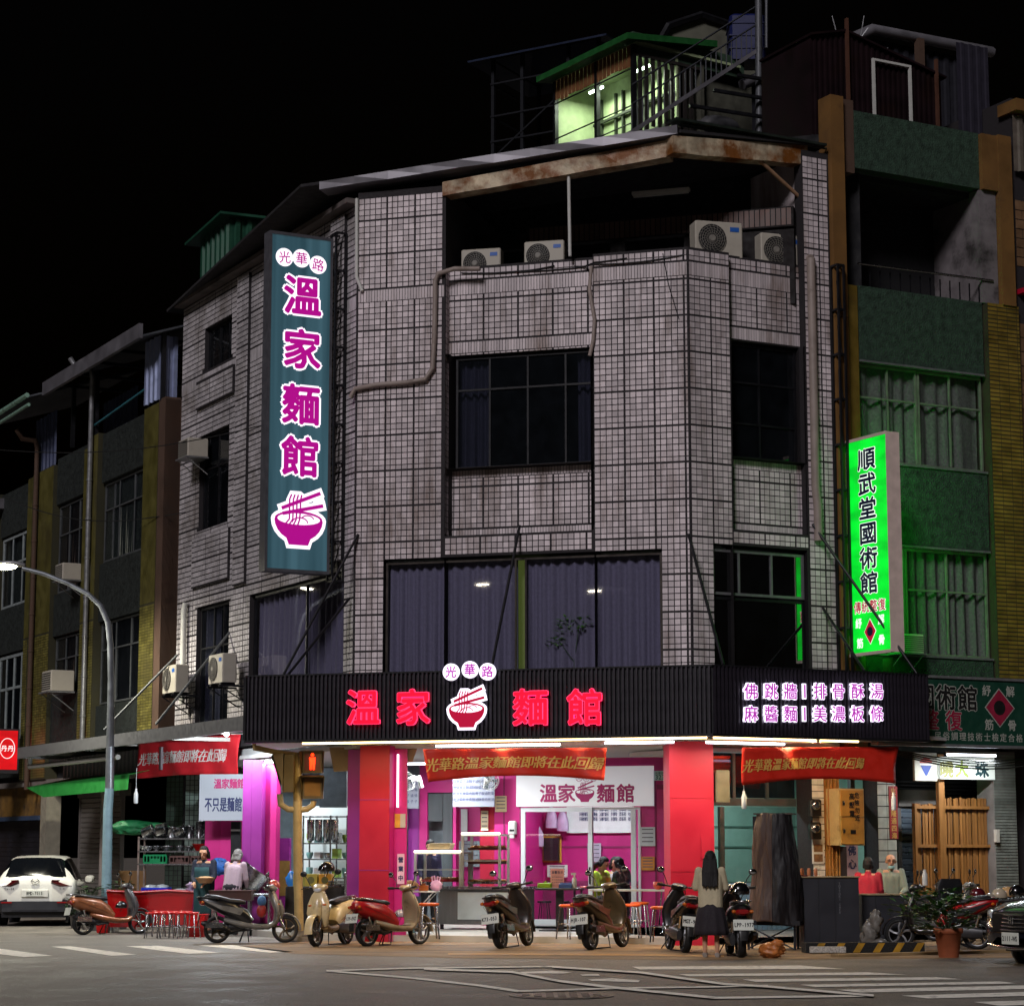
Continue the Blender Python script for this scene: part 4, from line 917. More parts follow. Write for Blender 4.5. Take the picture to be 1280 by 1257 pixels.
# dark mass of roof clutter behind the eave so that the skyline reads solid
T_=P(3.6,50,15.6,28); cl=thing('roof_annex','dark sheet metal annex on the roof behind the rusty eave','annex',T_)
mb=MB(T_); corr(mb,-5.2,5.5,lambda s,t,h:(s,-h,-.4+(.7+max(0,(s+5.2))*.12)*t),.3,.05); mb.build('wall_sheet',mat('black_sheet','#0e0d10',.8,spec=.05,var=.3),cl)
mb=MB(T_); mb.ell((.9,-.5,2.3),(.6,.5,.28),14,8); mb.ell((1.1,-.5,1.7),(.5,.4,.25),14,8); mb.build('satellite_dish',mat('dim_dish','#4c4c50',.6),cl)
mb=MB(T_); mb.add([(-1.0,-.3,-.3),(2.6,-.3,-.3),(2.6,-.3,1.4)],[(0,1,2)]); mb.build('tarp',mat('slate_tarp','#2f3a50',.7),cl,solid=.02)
# antenna wires
mb=MB(); 
for a,b_ in (((1045,90),(1085,35)),((1060,95),(1040,20)),((1050,100),(1110,60)),((1040,60),(1100,110)),((1065,110),(1080,20))): mb.tube([AT(*a,46.5),AT(*b_,46.5)],.012,4)
mb.tube([AT(1050,120,46.3),AT(1052,100,46.3),AT(1046,85,46.3),AT(1040,78,46.3)],.02,5)
mb.build('antenna',M['alu'],at=P(*AT(1050,120,46.4)),label='tangle of thin antenna rods above the ochre pier',cat='antenna')
# ================================================================== SIGN BRACKET LADDERS
def ladder(name,label,F_,s,y0,y1,z0,z1,n,th=.04,hw=.12):
    t=thing(name,label,'sign frame',F_.M)
    mb=MB(F_.M)
    for y in (y0,y1):
        for q in (s-hw,s+hw): mb.box(q-th/2,q+th/2,y-th/2,y+th/2,z0,z1)
    mb.build('upright',M['black'],t)
    for i in range(n+1):
        z=z0+(z1-z0)*i/n; mb=MB(F_.M)
        mb.box(s-hw,s+hw,y0,y0+.03,z-.02,z+.02); mb.box(s-hw-.02,s-hw+.02,y0,y1,z-.02,z+.02); mb.box(s+hw-.02,s+hw+.02,y0,y1,z-.02,z+.02)
        if i<n: mb.tube([(s,y0,z),(s,y1,z+(z1-z0)/n)],.012,4)
        mb.build('rung',M['black'],t)
    return t
ladder('sign_frame','black steel lattice between the tall teal sign and the tiled wall',LF,-.6,-.26,-.04,6.9,13.9,9)
ladder('sign_frame','black steel lattice frame behind the green clinic sign',RT,3.36,-.26,-.04,5.0,13.0,9,hw=.07)
# ================================================================== TALL TEAL SIGN
SG=Frame(LF.W(-.6,.27,0)[:2],28)
ts=thing('tall_sign','tall teal light box sign with magenta characters and a noodle bowl','sign',SG.M)
W_=1.36; z0,z1=7.03,13.8
mb=MB(SG.M)
mb.box(-W_,-W_+.05,0,.30,z0,z1); mb.box(-.05,0,0,.30,z0,z1); mb.box(-W_+.05,-.05,0,.30,z0,z0+.06); mb.box(-W_+.05,-.05,0,.30,z1-.06,z1); mb.box(-W_+.05,-.05,.26,.30,z0+.06,z1-.06)
mb.build('box',mat('sign_frame_grey','#5a5a60',.45,metal=.3),ts)
mb=MB(SG.M); mb.box(-W_+.05,-.05,.02,.04,z0+.06,z1-.06)
fm_=emat('teal_face','#46636e',.55,band=((3.6,1,.12),.4),body='#1d4a58'); mb.build('face',fm_,ts)
purple_=emat('magenta_light','#b0108a',.85,body='#800060'); wl=emat('white_light','#fff4ff',1.15,body='#dddddd')
mb=MB(SG.M); cx=-W_/2; y=.012
for k,(ch,zz) in enumerate((('溫',12.55),('家',11.47),('麵',10.36),('館',9.32))):
    write(mb,ch,cx+.03,zz,.82,y,.08,0); write(mb,ch,cx+.03,zz,.82,y-.006,.032,1)
for k,(ch,dx,dz) in enumerate((('光',-.36,13.29),('華',.0,13.31),('路',.36,13.22))):
    disc(mb,cx+dx,dz,.185,y,0); write(mb,ch,cx+dx,dz,.26,y-.006,.01,1,rot=(-.1,0,.12)[k]*-1)
emblem(mb,cx+.02,8.05,1.02,y,0,1,0)
mb.build('lettering',[wl,purple_],ts)
# ================================================================== GREEN CLINIC SIGN
GS=Frame(RT.W(3.48,.12,0)[:2],-62)
gsn=thing('green_sign','glowing green vertical clinic sign box projecting from the wall','sign',GS.M)
gz0,gz1=5.37,9.5; GW=1.28
mb=MB(GS.M); mb.box(0,GW,.02,.27,gz0,gz1); mb.box(GW,GW+.02,-.01,.30,gz0-.02,gz1+.02); mb.box(0,GW,-.01,.02,gz0-.03,gz0+.03); mb.box(0,GW,-.01,.02,gz1-.03,gz1+.03); mb.box(-.02,0,-.01,.3,gz0-.02,gz1+.02)
mb.build('box',mat('sign_side','#cfbcb2',.6,var=.1),gsn)
gface=emat('green_face','#00c828',1.35,band=((1,1,3.2),.28),body='#108020')
for y0,y1,gm2 in ((.005,.018,gface),(.272,.285,emat('green_face_back','#00c828',11))):
    mb=MB(GS.M); mb.box(.02,GW-.02,y0,y1,gz0+.03,gz1-.03); mb.build('face',gm2,gsn)
navy=emat('navy_letter','#0a1030',.3,body='#0a1030'); whl=emat('white_letter_light','#f0fff0',1.0,body='#cccccc'); redl=emat('red_letter_light','#b01030',.8,body='#801020')
def clinic(mb,flip):
    y=-.002 if not flip else .29
    f=(lambda X,Y,Z:(GW-X,Y,Z)) if flip else None
    e=-1 if not flip else 1
    for k,ch in enumerate('順武堂國術館'):
        write(mb,ch,GW/2+.02,9.08-.475*k,.44,y,.06,0,wave=f,sx=1.3); write(mb,ch,GW/2+.02,9.08-.475*k,.44,y+e*.005,.03,1,wave=f,sx=1.3)
    write(mb,'傳統整復',.28,6.26,.24,y,.06,0,adv=.25,wave=f); write(mb,'傳統整復',.28,6.26,.24,y+e*.005,.02,2,adv=.25,wave=f)
    for ch,a,b in (('紓',.3,5.96),('解',1.0,5.98),('筋',.33,5.58),('骨',1.0,5.6)): write(mb,ch,a,b,.2,y,.03,0,wave=f)
    def q(r,yy,mi,n): 
        pts=[(GW/2+.02+r*math.cos(2*PI*i/n)*(.75 if n==4 else 1),yy,5.78+r*math.sin(2*PI*i/n)) for i in range(n)]
        if flip: pts=[f(*p) for p in pts][::-1]
        mb.add(pts,[tuple(range(n))],mi)
    q(.25,y,0,4); q(.235,y+e*.004,2,4); q(.09,y+e*.008,1,16)
mb=MB(GS.M); clinic(mb,False); mb.build('lettering',[whl,navy,redl],gsn)
mb=MB(GS.M); clinic(mb,True); mb.build('lettering',[whl,navy,redl],gsn)
mb=MB(RT.M); mb.tube([(4.05,-.55,5.3),(4.05,-.55,4.95)],.1,10); mb.build('sign_post',M['brownpl'],gsn)
# ================================================================== CLINIC SIGNBOARD (flat)
SB=Frame(RT.W(0,1.15,0)[:2],28)
sb=thing('clinic_signboard','dark green clinic signboard with a red diamond behind the end of the ribbed fascia','sign',SB.M)
mb=MB(SB.M); mb.box(3.3,6.95,0,.18,3.68,4.92); mb.build('board',mat('bottle_green_board','#0f3a2c',.5,var=.1),sb)
mb=MB(SB.M); mb.box(3.3,6.97,-.03,.2,4.92,4.97); mb.box(3.3,6.97,-.03,.2,3.63,3.68); mb.box(6.95,7.0,-.03,.2,3.63,4.97); mb.build('trim',M['alu'],sb)
gry=mat('grey_print','#9a9c94',.6); blk=mat('black_print','#0a0a0a',.6); rdp=mat('red_print','#8a1434',.6)
mb=MB(SB.M)
for ch,x in (('術',4.93),('館',5.45),('國',4.42)): write(mb,ch,x,4.56,.5,-.004,.055,0); write(mb,ch,x,4.56,.5,-.008,.02,1)
for ch,x in (('復',5.1),('整',4.55)): write(mb,ch,x,4.13,.4,-.004,.05,0); write(mb,ch,x,4.13,.4,-.008,.02,2)
write(mb,'民俗調理技術士檢定合格',4.72,3.83,.17,-.004,.012,0,adv=.197); write(mb,'.',4.55,3.86,.2,-.004,.02,0)
for ch,x,z in (('紓',5.92,4.72),('解',6.5,4.72),('筋',5.96,4.07),('骨',6.52,4.07)): write(mb,ch,x,z,.22,-.004,.02,0)
mb.add([(6.22,-.004,4.02),(6.6,-.004,4.4),(6.22,-.004,4.78),(5.86,-.004,4.4)],[(0,1,2,3)],0); mb.add([(6.22,-.008,4.05),(6.57,-.008,4.4),(6.22,-.008,4.75),(5.89,-.008,4.4)],[(0,1,2,3)],2)
disc(mb,6.22,4.4,.14,-.012,1)
mb.build('lettering',[gry,blk,rdp],sb)
# ================================================================== RIBBED FASCIA
k_=1.8/math.cos(R(22.5)); CB=(C2[0]+.0958*k_,C2[1]-.9954*k_)
FC=Frame(CB,-17); FR=Frame(CB,28)
LFC=8.9; LFR=4.78; FZ0,FZ1=3.72,4.9
fa=thing('shop_fascia','long black ribbed fascia carrying the red and white lit shop name','fascia',FC.M)
for F_,a,b_,nm in ((FC,-LFC,0,'front'),(FR,0,LFR,'right')):
    mb=MB(F_.M); mb.box(a,b_-.001 if nm=='front' else b_,.05,.16,FZ0,FZ1); 
    if nm=='front': mb.box(a-.02,a+.03,-.01,.05,FZ0,FZ1)
    mb.build('backing',M['black'],fa)
    mb=MB(F_.M); s=a+.04
    mb.add([(s,.05,FZ0),(s+.012,.0,FZ0),(s+.044,.0,FZ0),(s+.056,.05,FZ0),(s,.05,FZ1),(s+.012,.0,FZ1),(s+.044,.0,FZ1),(s+.056,.05,FZ1)],[(0,1,5,4),(1,2,6,5),(2,3,7,6),(4,5,6,7),(3,2,1,0)])
    r0=mb.build('rib',M['rib'],fa); dl=rootM(fa).inverted()@F_.M; k=1
    while s+.082*k<b_-.06:
        c=r0.copy(); COL.objects.link(c); d_=Vector((F_.t[0],F_.t[1],0))*.082*k; c.location=(rootM(fa).inverted().to_3x3()@d_); k+=1
    mb=MB(F_.M); mb.box(a,b_,.0,.2,FZ0-.05,FZ0-.001); mb.box(a,b_,.0,.2,FZ1+.001,FZ1+.03); mb.build('trim',M['black'],fa)
# canopy deck behind the fascia
mb=MB(); pl=[FC.W(-LFC,-.2,0),FC.W(0,-.2,0),FR.W(LFR,-.2,0),RT.W(7.2,.0,0),RT.W(0,0.02,0),CH.W(0,.02,0),LF.W(-4.4,.02,0)]
mb.zprism([(p.x,p.y) for p in pl],3.74,3.80); mb.build('canopy_deck',M['plaster'],fa)
redneon=emat('red_neon','#f00a34',1.0,body='#c00020'); redn2=emat('pink_neon_edge','#ff3c70',1.3,body='#ff5080')
def Fs(u,v): return FC.px(u,v)
for ch,u in (('溫',455),('家',517),('麵',664),('館',732)):
    x,z=FC.px(u,884); mb=MB(FC.M)
    write(mb,ch,x,z+.0,.68,-.075,.034,0,th=.05); write(mb,ch,x,z,.68,-.085,.02,1,th=.009)
    mb.build('letter',[redn2,redneon],fa)
    mb=MB(FC.M); write(mb,ch,x,z,.64,-.024,.02,0); mb.build('hidden_halo',emat('red_halo','#ff0838',14),fa)  # hidden glowing copy behind each letter, added to redden the board
whneon=emat('white_neon','#f0e8ff',1.5,body='#ffffff'); prneon=emat('violet_neon','#b03cb0',.8,body='#a03090')
x,z=FC.px(587,884)
for k,(ch,u,v) in enumerate((('光',565.5,840),('華',589,837),('路',611,839.5))):
    a,b=FC.px(u,v); mb=MB(FC.M); disc(mb,a,b,.155,-.09,0,28,.05); write(mb,ch,a,b,.22,-.1,.02,1,th=.006); mb.build('letter',[whneon,prneon],fa)
mb=MB(FC.M); a,b=FC.px(585,887); emblem(mb,a,b,.68,-.075,0,1,0,.006); mb.box(a-.25,a+.25,-.07,-.02,b-.2,b+.1,2); mb.build('bowl_emblem',[whneon,emat('crimson_light','#b8083a',.75,body='#900020'),M['black']],fa)
rows=(('佛跳牆丨排骨酥湯',864),('麻醬麵丨美濃板條',892))
us=[936,961,985,1003,1022,1045,1069,1093]
for tx,v in rows:
    for ch,u in zip(tx,us):
        x,z=FR.px(u,v); mb=MB(FR.M)
        if ch=='丨': mb.box(x-.035,x+.035,-.07,-.03,z-.14,z+.14,0); mb.box(x-.016,x+.016,-.078,-.071,z-.12,z+.12,1)
        else: write(mb,ch,x,z,.30,-.07,.06,0,th=.04); write(mb,ch,x,z,.30,-.078,.012,1,th=.006)
        mb.build('letter',[whneon,prneon],fa)
# warm light strip under the fascia
def lamp_area(parent,Mx,sx,sy,energy,color,name='strip_light',spread=None):
    ld=bpy.data.lights.new(name,'AREA'); ld.shape='RECTANGLE'; ld.size=sx; ld.size_y=sy; ld.energy=energy; ld.color=color
    if spread: ld.spread=R(spread)
    o=bpy.data.objects.new(name,ld); COL.objects.link(o); o.parent=parent
    o.matrix_parent_inverse=parent.matrix_world.inverted() if False else rootM(parent).inverted(); o.matrix_world=Mx; return o
def tube_lamp(label,F_,a,b_,y,z,warm,energy,strength,grp,r=.022,cat='lamp'):
    T=F_.M@Matrix.Translation(((a+b_)/2,y,z)); t=thing('tube_lamp',label,cat,T,grp); L=b_-a
    mb=MB(T); mb.box(-L/2,L/2,-.03,.03,.02,.06); mb.build('housing',M['whitemetal'],t)
    mb=MB(T); mb.tube([(-L/2+.01,0,0),(L/2-.01,0,0)],r,8); mb.build('tube',emat('warm_tube' if warm else 'cool_tube','#ffd890' if warm else '#eaf4ff',strength),t)
    lamp_area(t,T@Matrix.Translation((0,0,-.035)),L,.06,energy,(1,.72,.36) if warm else (.9,.96,1)); return t
g1='warm light strips under the ribbed fascia'
tube_lamp('warm light strip under the long left run of the fascia',FC,FC.px(372,928)[0],-.15,.22,3.66,True,180,9,g1)
tube_lamp('warm light strip under the right run of the fascia',FR,.15,3.3,.22,3.66,True,115,9,g1)
g2='cool fluorescent tubes under the arcade ceiling'
for n_,(F_,a,b_,y,z,lab) in enumerate(((FC,-5.4,-3.0,.8,3.6,'cool tube above the red banner, left one'),(FC,-2.2,-.9,.9,3.62,'cool tube right of the red banner above the magenta lintel'),(FR,.3,2.0,.7,3.6,'cool tube above the right red banner'))):
    tube_lamp(lab,F_,a,b_,y,z,False,26,10,g2)
# tie rods from the wall to the fascia
gt='black tie rods holding the fascia'
for (a,b_,oa,F_,lab) in (((650,657),(612,838),0,CH,'black tie rod in front of the second floor curtains'),((861,668),(908,836),0,CH,'black tie rod falling from the building corner'),((448,668),(352,845),0,CH,'upper black tie rod crossing the left curtain window'),((437,748),(358,845),0,CH,'thin black tie rod below it, nearer the corner column'),((1015,655),(1150,842),0,RT,'black tie rod crossing in front of the green sign'),((1028,760),(1085,842),0,RT,'short black tie rod below the green sign')):
    s,z=F_.px(*a,0); p=F_.W(s,.02,z); FF=FC if (b_[0]<885) else FR; s2,z2=FF.px(*b_,0); q=FF.W(s2,-.1,4.94)
    mb=MB(); mb.tube([p,q],.028,6); mb.lathe([(.05,0),(.05,.04)],8,tuple(q-Vector((0,0,.04)))); mb.build('tie_rod',M['black'],at=Matrix.Translation(q),label=lab,cat='tie rod',group=gt)
for (a,b_,lab) in (((222,818),(130,912),'long grey tie rod beside the brown pier'),((287,790),(195,905),'grey tie rod below the side window')):
    s,z=LF.px(*a,0.45 if a[0]<230 else .0); p=LF.W(s,.45 if a[0]<230 else 0,z); s2,z2=LF.px(*b_,1.9); q=LF.W(s2,1.9,z2); mb=MB(); mb.tube([p,q],.03,6); mb.build('tie_rod',mat('dull_frame','#55585a'),at=Matrix.Translation(q),label=lab,cat='tie rod')
# ================================================================== LEFT METAL CANOPY
p_=LF.W(LF.px(283,917,1.2)[0],1.2,LF.px(283,917,1.2)[1]); T_=Matrix.Translation(p_); cl_l=thing('canopy_lamp','small bright white lamp under the side canopy above the red side banner','lamp',T_)
mb=MB(T_); mb.ell((0,0,0),(.05,.05,.05),12,8); mb.build('bulb',emat('white_bulb','#f4f8ff',25),cl_l); mb=MB(T_); mb.tube([(0,0,.05),(0,0,.3)],.012,6); mb.build('stem',M['alu'],cl_l)
ld=bpy.data.lights.new('canopy_lamp_light','POINT'); ld.energy=480; ld.shadow_soft_size=.06; ld.color=(.9,.97,1)
lo3=bpy.data.objects.new('canopy_lamp_light',ld); COL.objects.link(lo3); lo3.parent=cl_l; lo3.location=(0,0,-.1)
cn=thing('side_canopy','long grey metal canopy along the side street left of the black fascia','canopy',LF.M)
mb=MB(LF.M); mb.box(-16.0,.3,-2.0,-1.9,3.95,4.22); mb.box(-16.0,-15.9,-1.9,-.4,3.95,4.22); mb.build('gutter',M['alu'],cn)
mb=MB(LF.M); corr(mb,-15.9,.0,lambda s,t,h:(s,-1.9+1.85*t,4.15+.15*t+h),.25,.04); mb.build('roof_sheet',M['leanto'],cn,solid=.01)
mb=MB(LF.M); 
for s in range(-15,1,3): mb=MB(LF.M); mb.box(s,s+.06,-1.9,-.1,4.0,4.08); mb.build('purlin',M['whitemetal'],cn)
mb=MB(LF.M); mb.tube([(-15.9,-1.7,3.75),(-9,-1.7,3.75)],.06,8); mb.tube([(-15.9,-1.7,3.75),(-15.9,-1.7,4.0)],.06,8); mb.build('drain_pipe',M['whitemetal'],cn)
mb=MB(LF.M); corr(mb,-15.4,-8,lambda s,t,h:(s,-1.0-h,3.45+.5*t),.28,.04); mb.build('end_sheet',mat('pinkish_sheet','#8f8893',.5,var=.1),cn)
ga=thing('green_awning','bright green cloth awning edge behind the lamp post','awning',LF.M)
mb=MB(LF.M); mb.add([(-16.5,-1.6,3.25),(-8.5,-1.6,3.35),(-8.5,0,3.7),(-16.5,0,3.6)],[(0,1,2,3)]); mb.add([(-16.5,-1.6,3.25),(-8.5,-1.6,3.35),(-8.5,-1.62,3.02),(-14.9,-1.62,2.98)],[(0,1,2,3)]); mb.build('cloth',mat('green_cloth','#0f7a2a',.8,var=.15),ga,solid=.01)
# ================================================================== GROUND FLOOR STRUCTURE
def px2(F_,u,o): return F_.px(u,1060,o)[0]
def clad(name,label,F_,s0,s1,y0,y1,z0,z1,mf,ml=None,mr=None,cat='pillar'):
    T=F_.M@Matrix.Translation(((s0+s1)/2,(y0+y1)/2,z0)); t=thing(name,label,cat,T)
    w=(s1-s0)/2; d=(y1-y0)/2; h=z1-z0
    mb=MB(T); mb.box(-w,w,-d,-d+.03,0,h); mb.build('front_board',mf,t)
    mb=MB(T); mb.box(-w,-w+.03,-d+.031,d,0,h); mb.build('side_board',ml or mf,t)
    mb=MB(T); mb.box(w-.03,w,-d+.031,d,0,h); mb.build('side_board',mr or mf,t)
    mb=MB(T); 
    for z in (h*.36,h*.72): mb.box(-w,w,-d-.006,-d,z,z+.012)
    mb.build('joint_strip',ml or mf,t); return t
sA0,sA1=px2(CH,449,.3),px2(CH,486,.3)
clad('red_pillar','red boxed arcade pillar with a purple left flank, behind the red scooter',CH,sA0,sA1,-.3,.45,.0,3.66,M['red'],M['purple'],M['magenta'])
mb=MB(CH.M); mb.box(sA0-.34,sA0-.002,-.05,.3,0,3.6); mb.build('purple_board',M['purple'],at=CH.M@Matrix.Translation((sA0,0,0)),label='purple board standing against the left flank of the red pillar',cat='board')
mb=MB(CH.M); mb.box(sA1+.002,sA1+.25,-.02,.02,.1,3.6); mb.build('magenta_board',M['magenta'],at=CH.M@Matrix.Translation((sA1+.1,0,0)),label='magenta board with a price notice right of the red pillar',cat='board')
mid=Frame(tuple(C2),5)
pB0,pB1=mid.px(838,1060,.25)[0],mid.px(893,1060,.25)[0]
clad('red_pillar','broad red boxed pillar at the building corner behind the standing woman',mid,pB0,pB1,-.25,.5,.0,3.66,M['red'],M['red'],M['red'])
mb=MB(mid.M); mb.box(pB1-.24,pB1-.06,-.27,-.255,1.55,1.95); mb.build('red_cover_plate',M['red'],at=mid.M,label='small red cover plate on the broad red pillar',cat='cover plate')
# purple pillars of the side street front
def ubox(u0,u1,Y,z0,z1,d,deg=-10): 
    x0,x1=AT(u0,1060,Y).x,AT(u1,1060,Y).x; T=P((x0+x1)/2,Y,z0,deg); return T,(x1-x0)/2,z1-z0
for (u0,u1,Y,z0,z1,d,m_,lab) in ((302,327,47.6,0,3.55,.5,M['purple'],'tall purple pillar between the side banner and the traffic light'),(327.5,345,47.8,0,3.5,.3,M['magenta'],'magenta board to the right of the tall purple pillar'),(255,301,49.6,.0,3.2,.2,M['magenta'],'magenta wall panel below the white side banner'),(346,362,48.6,0,1.95,.15,M['purple'],'low purple panel behind the traffic light pole')):
    T,w_,h_=ubox(u0,u1,Y,z0,z1,d); 
    mb=MB(T); mb.box(-w_,w_,0,d,0,h_)
    if w_>.2: mb.box(-w_*.15,-w_*.15+.012,-.006,0,0,h_)
    mb.build('painted_panel',m_,at=T,label=lab,cat='pillar' if d>.4 else 'panel')
T,w_,h_=ubox(288,300,49.4,0,2.35,.2); mb=MB(T); mb.box(-w_,w_,0,.1,.6,2.3); mb.box(-w_,w_,-.01,0,2.1,2.14,1); mb.build('doorway',[M['dark'],M['whitemetal']],at=T,label='dark narrow doorway between the magenta panels',cat='doorway')
# white banner board on the side
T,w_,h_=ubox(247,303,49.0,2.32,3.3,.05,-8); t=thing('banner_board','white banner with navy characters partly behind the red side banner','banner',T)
mb=MB(T); mb.box(-w_,w_,0,.04,0,h_); mb.build('board',emat('white_banner_glow','#c8ccd6',.12,body='#8f949e'),t)  # board glows faintly by itself to look lit
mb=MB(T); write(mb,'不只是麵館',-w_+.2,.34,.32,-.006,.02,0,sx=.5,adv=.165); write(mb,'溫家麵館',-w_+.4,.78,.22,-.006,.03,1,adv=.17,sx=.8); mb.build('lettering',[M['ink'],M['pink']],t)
# tiled side pillars behind the rack, pale light and shade put into their colours
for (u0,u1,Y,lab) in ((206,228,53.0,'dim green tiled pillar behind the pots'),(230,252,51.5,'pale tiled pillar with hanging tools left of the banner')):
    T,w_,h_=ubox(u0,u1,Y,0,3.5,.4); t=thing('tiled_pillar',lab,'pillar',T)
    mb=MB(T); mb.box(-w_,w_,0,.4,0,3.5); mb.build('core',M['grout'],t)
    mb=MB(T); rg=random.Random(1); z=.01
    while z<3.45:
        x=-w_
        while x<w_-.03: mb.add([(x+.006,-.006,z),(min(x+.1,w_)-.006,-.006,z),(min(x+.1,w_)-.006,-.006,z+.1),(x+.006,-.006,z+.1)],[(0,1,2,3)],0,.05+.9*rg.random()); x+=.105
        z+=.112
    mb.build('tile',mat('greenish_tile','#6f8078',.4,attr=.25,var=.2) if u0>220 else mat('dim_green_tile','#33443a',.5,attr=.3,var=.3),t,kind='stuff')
# arcade ceiling, back walls
mb=MB(CH.M); mb.zprism([(0,0),(9,0),(9,11),(-9,11),(-9,9.02)],3.62,3.70); mb.build('arcade_ceiling',M['plaster'],kind='structure')
YB_=5.6
def cpx(u,v=1060,o=-YB_): return CH.px(u,v,o)
zz=lambda v,o=-YB_:CH.px(720,v,o)[1]
x0,x1,x2,x3=cpx(618)[0],cpx(650)[0],cpx(801)[0],cpx(842)[0]
zs0,zs1=zz(1007.5),zz(958)
sf=thing('noodle_shop_front','magenta noodle shop front with glazed sliding door and white framed window','shopfront',CH.M)
mb=MB(CH.M); mb.box(x0,x1-.01,YB_,YB_+.12,.12,3.62); mb.box(x2+.01,x3+.5,YB_,YB_+.12,.12,3.62); mb.box(x1-.01,x2+.01,YB_+.02,YB_+.12,zs0,3.62); mb.build('wall',M['magenta'],sf)
mb=MB(CH.M); mb.box(x2+.3,x2+.34,YB_-.012,YB_,.12,3.2); mb.box(x0+.2,x0+.23,YB_-.012,YB_,.12,3.3); mb.box(x2+.36,x3+.1,YB_-.03,YB_-.001,2.95,3.05); mb.build('joint',mat('dark_magenta','#7c0f4c',.6),sf)
mb=MB(CH.M)
f=M['whitemetal']
def frame(mb,a,b_,z0,z1,y,w=.05):
    mb.box(a,a+w,y-.03,y+.03,z0,z1); mb.box(b_-w,b_,y-.03,y+.03,z0,z1); mb.box(a+w,b_-w,y-.03,y+.03,z1-w,z1); mb.box(a+w,b_-w,y-.03,y+.03,z0,z0+w*1.4)
a,b_=cpx(653)[0],cpx(742)[0]; c_=cpx(792)[0]
frm=mat('white_frame','#cfd2d4',.4,var=.04)
frame(mb,a,b_,.14,zs0-.02,YB_-.08,.09); d_=mb.build('sliding_door',frm,sf)
mb=MB(CH.M); mb.box(a+.09,b_-.09,YB_-.085,YB_-.075,.26,zs0-.11); mb.build('pane',M['glassclear'],d_)
mb=MB(CH.M); mb.box(b_-.07,b_-.04,YB_-.14,YB_-.11,1.0,1.35); mb.build('handle',M['black'],d_)
mb=MB(CH.M); frame(mb,b_-.06,c_,.14,zs0-.02,YB_,.05); w_=mb.build('window_frame',frm,sf)
mb=MB(CH.M); mb.box(b_,c_-.05,YB_-.004,YB_+.004,.2,zs0-.07); mb.build('pane',M['glassclear'],w_)
mb=MB(CH.M); frame(mb,c_+.002,x2,.14,zs0-.02,YB_,.05); w_=mb.build('window_frame',frm,sf)
mb=MB(CH.M); mb.box(c_+.05,x2-.05,YB_-.004,YB_+.004,.2,zs0-.07); mb.build('pane',M['glassclear'],w_)
mb=MB(CH.M); mb.box(x1,x2,YB_-.1,YB_+.1,.12,.14); mb.build('threshold',frm,sf)
# shop sign over the door
sx0,sx1=cpx(648,980)[0],cpx(819,980)[0]
ss_=thing('door_sign','white shop sign with magenta name and noodle bowl above the sliding door','sign',CH.M)
mb=MB(CH.M); mb.box(sx0,sx1,YB_-.16,YB_-.1,zs0,zs1); mb.build('board',emat('white_sign_glow','#e4e2ea',.30,body='#d0d0d0'),ss_)  # board given a faint glow of its own to brighten it
mb=MB(CH.M)
for ch,u in (('溫',685.5),('家',708),('麵',757),('館',782)): a_,b2=CH.px(u,991,-YB_+.16); write(mb,ch,a_,b2,.40,YB_-.166,.03,0)
a_,b2=CH.px(731,990,-YB_+.16); emblem(mb,a_,b2,.42,YB_-.162,1,0,1,.003)
for k,u in enumerate((724,733,742)): a_,b2=CH.px(u,972,-YB_+.16); mb.tube([(a_+.07*math.cos(2*PI*j/16),YB_-.168,b2+.07*math.sin(2*PI*j/16)) for j in range(17)],.005,4); write(mb,'光華路'[k],a_,b2,.1,YB_-.166,.0,0)
mb.build('lettering',[M['pink'],emat('white_sign_glow','#e4e2ea',.30)],ss_)
# house number plate
a_,b2=CH.px(825,969,-YB_+.02); T=CH.M@Matrix.Translation((a_,YB_-.04,b2)); t=thing('house_number','small pale house number plate reading 323','number plate',T)
mb=MB(T); mb.box(-.12,.12,0,.02,-.1,.1); mb.build('plate',mat('teal_plate','#a8c8c0',.4),t); mb=MB(T); write(mb,'323',-.065,-.03,.13,-.004,.02,0,adv=.07); write(mb,'光華路',-.07,.05,.06,-.004,.01,0,adv=.065); mb.build('lettering',mat('teal_ink','#0c5a50',.5),t)
# dining room behind the glass
dr=thing('dining_room','magenta walled dining room behind the glass front','room',CH.M)
ax0=cpx(618)[0]-.2
mb=MB(CH.M); mb.box(ax0,x3+1.5,10.0,10.1,.12,3.6); mb.build('back_wall',M['magenta'],dr)
mb=MB(CH.M); mb.box(ax0-.1,ax0-.001,YB_+.13,10.1,.12,3.6); mb.box(x3+1.5,x3+1.6,YB_+.13,10.1,.12,3.6); mb.build('side_wall',M['magenta'],dr)
mb=MB(CH.M); mb.box(ax0,x3+1.5,9.985,9.999,1.75,1.79); mb.box(ax0,x3+1.5,9.98,9.999,.12,1.0); mb.build('dado',mat('dark_magenta','#7c0f4c',.6),dr)
mu0,mu1=CH.px(724,1020,-9.9)[0],CH.px(792,1020,-9.9)[0]; mz0,mz1=CH.px(760,1040.5,-9.9)[1],CH.px(760,1000,-9.9)[1]
mbt=thing('menu_board','white wall menu with rows of dark characters seen through the window','menu',CH.M)
mb=MB(CH.M); mb.box(mu0-.3,mu1,9.9,9.94,mz0,mz1); mb.build('board',M['white'],mbt)
mb=MB(CH.M)
for r in range(3):
    write(mb,'陽春麵 湯麵 滷肉飯 排骨 酥湯 板條',mu0+.05,mz1-.2-.11*r,.1,9.894,.01,0,adv=(mu1-mu0)/19)
mb.build('lettering',M['ink'],mbt)
tv0,tv1=CH.px(680,1060,-9.9)[0],CH.px(699,1060,-9.9)[0]; tz=CH.px(690,1061,-9.9)[1]
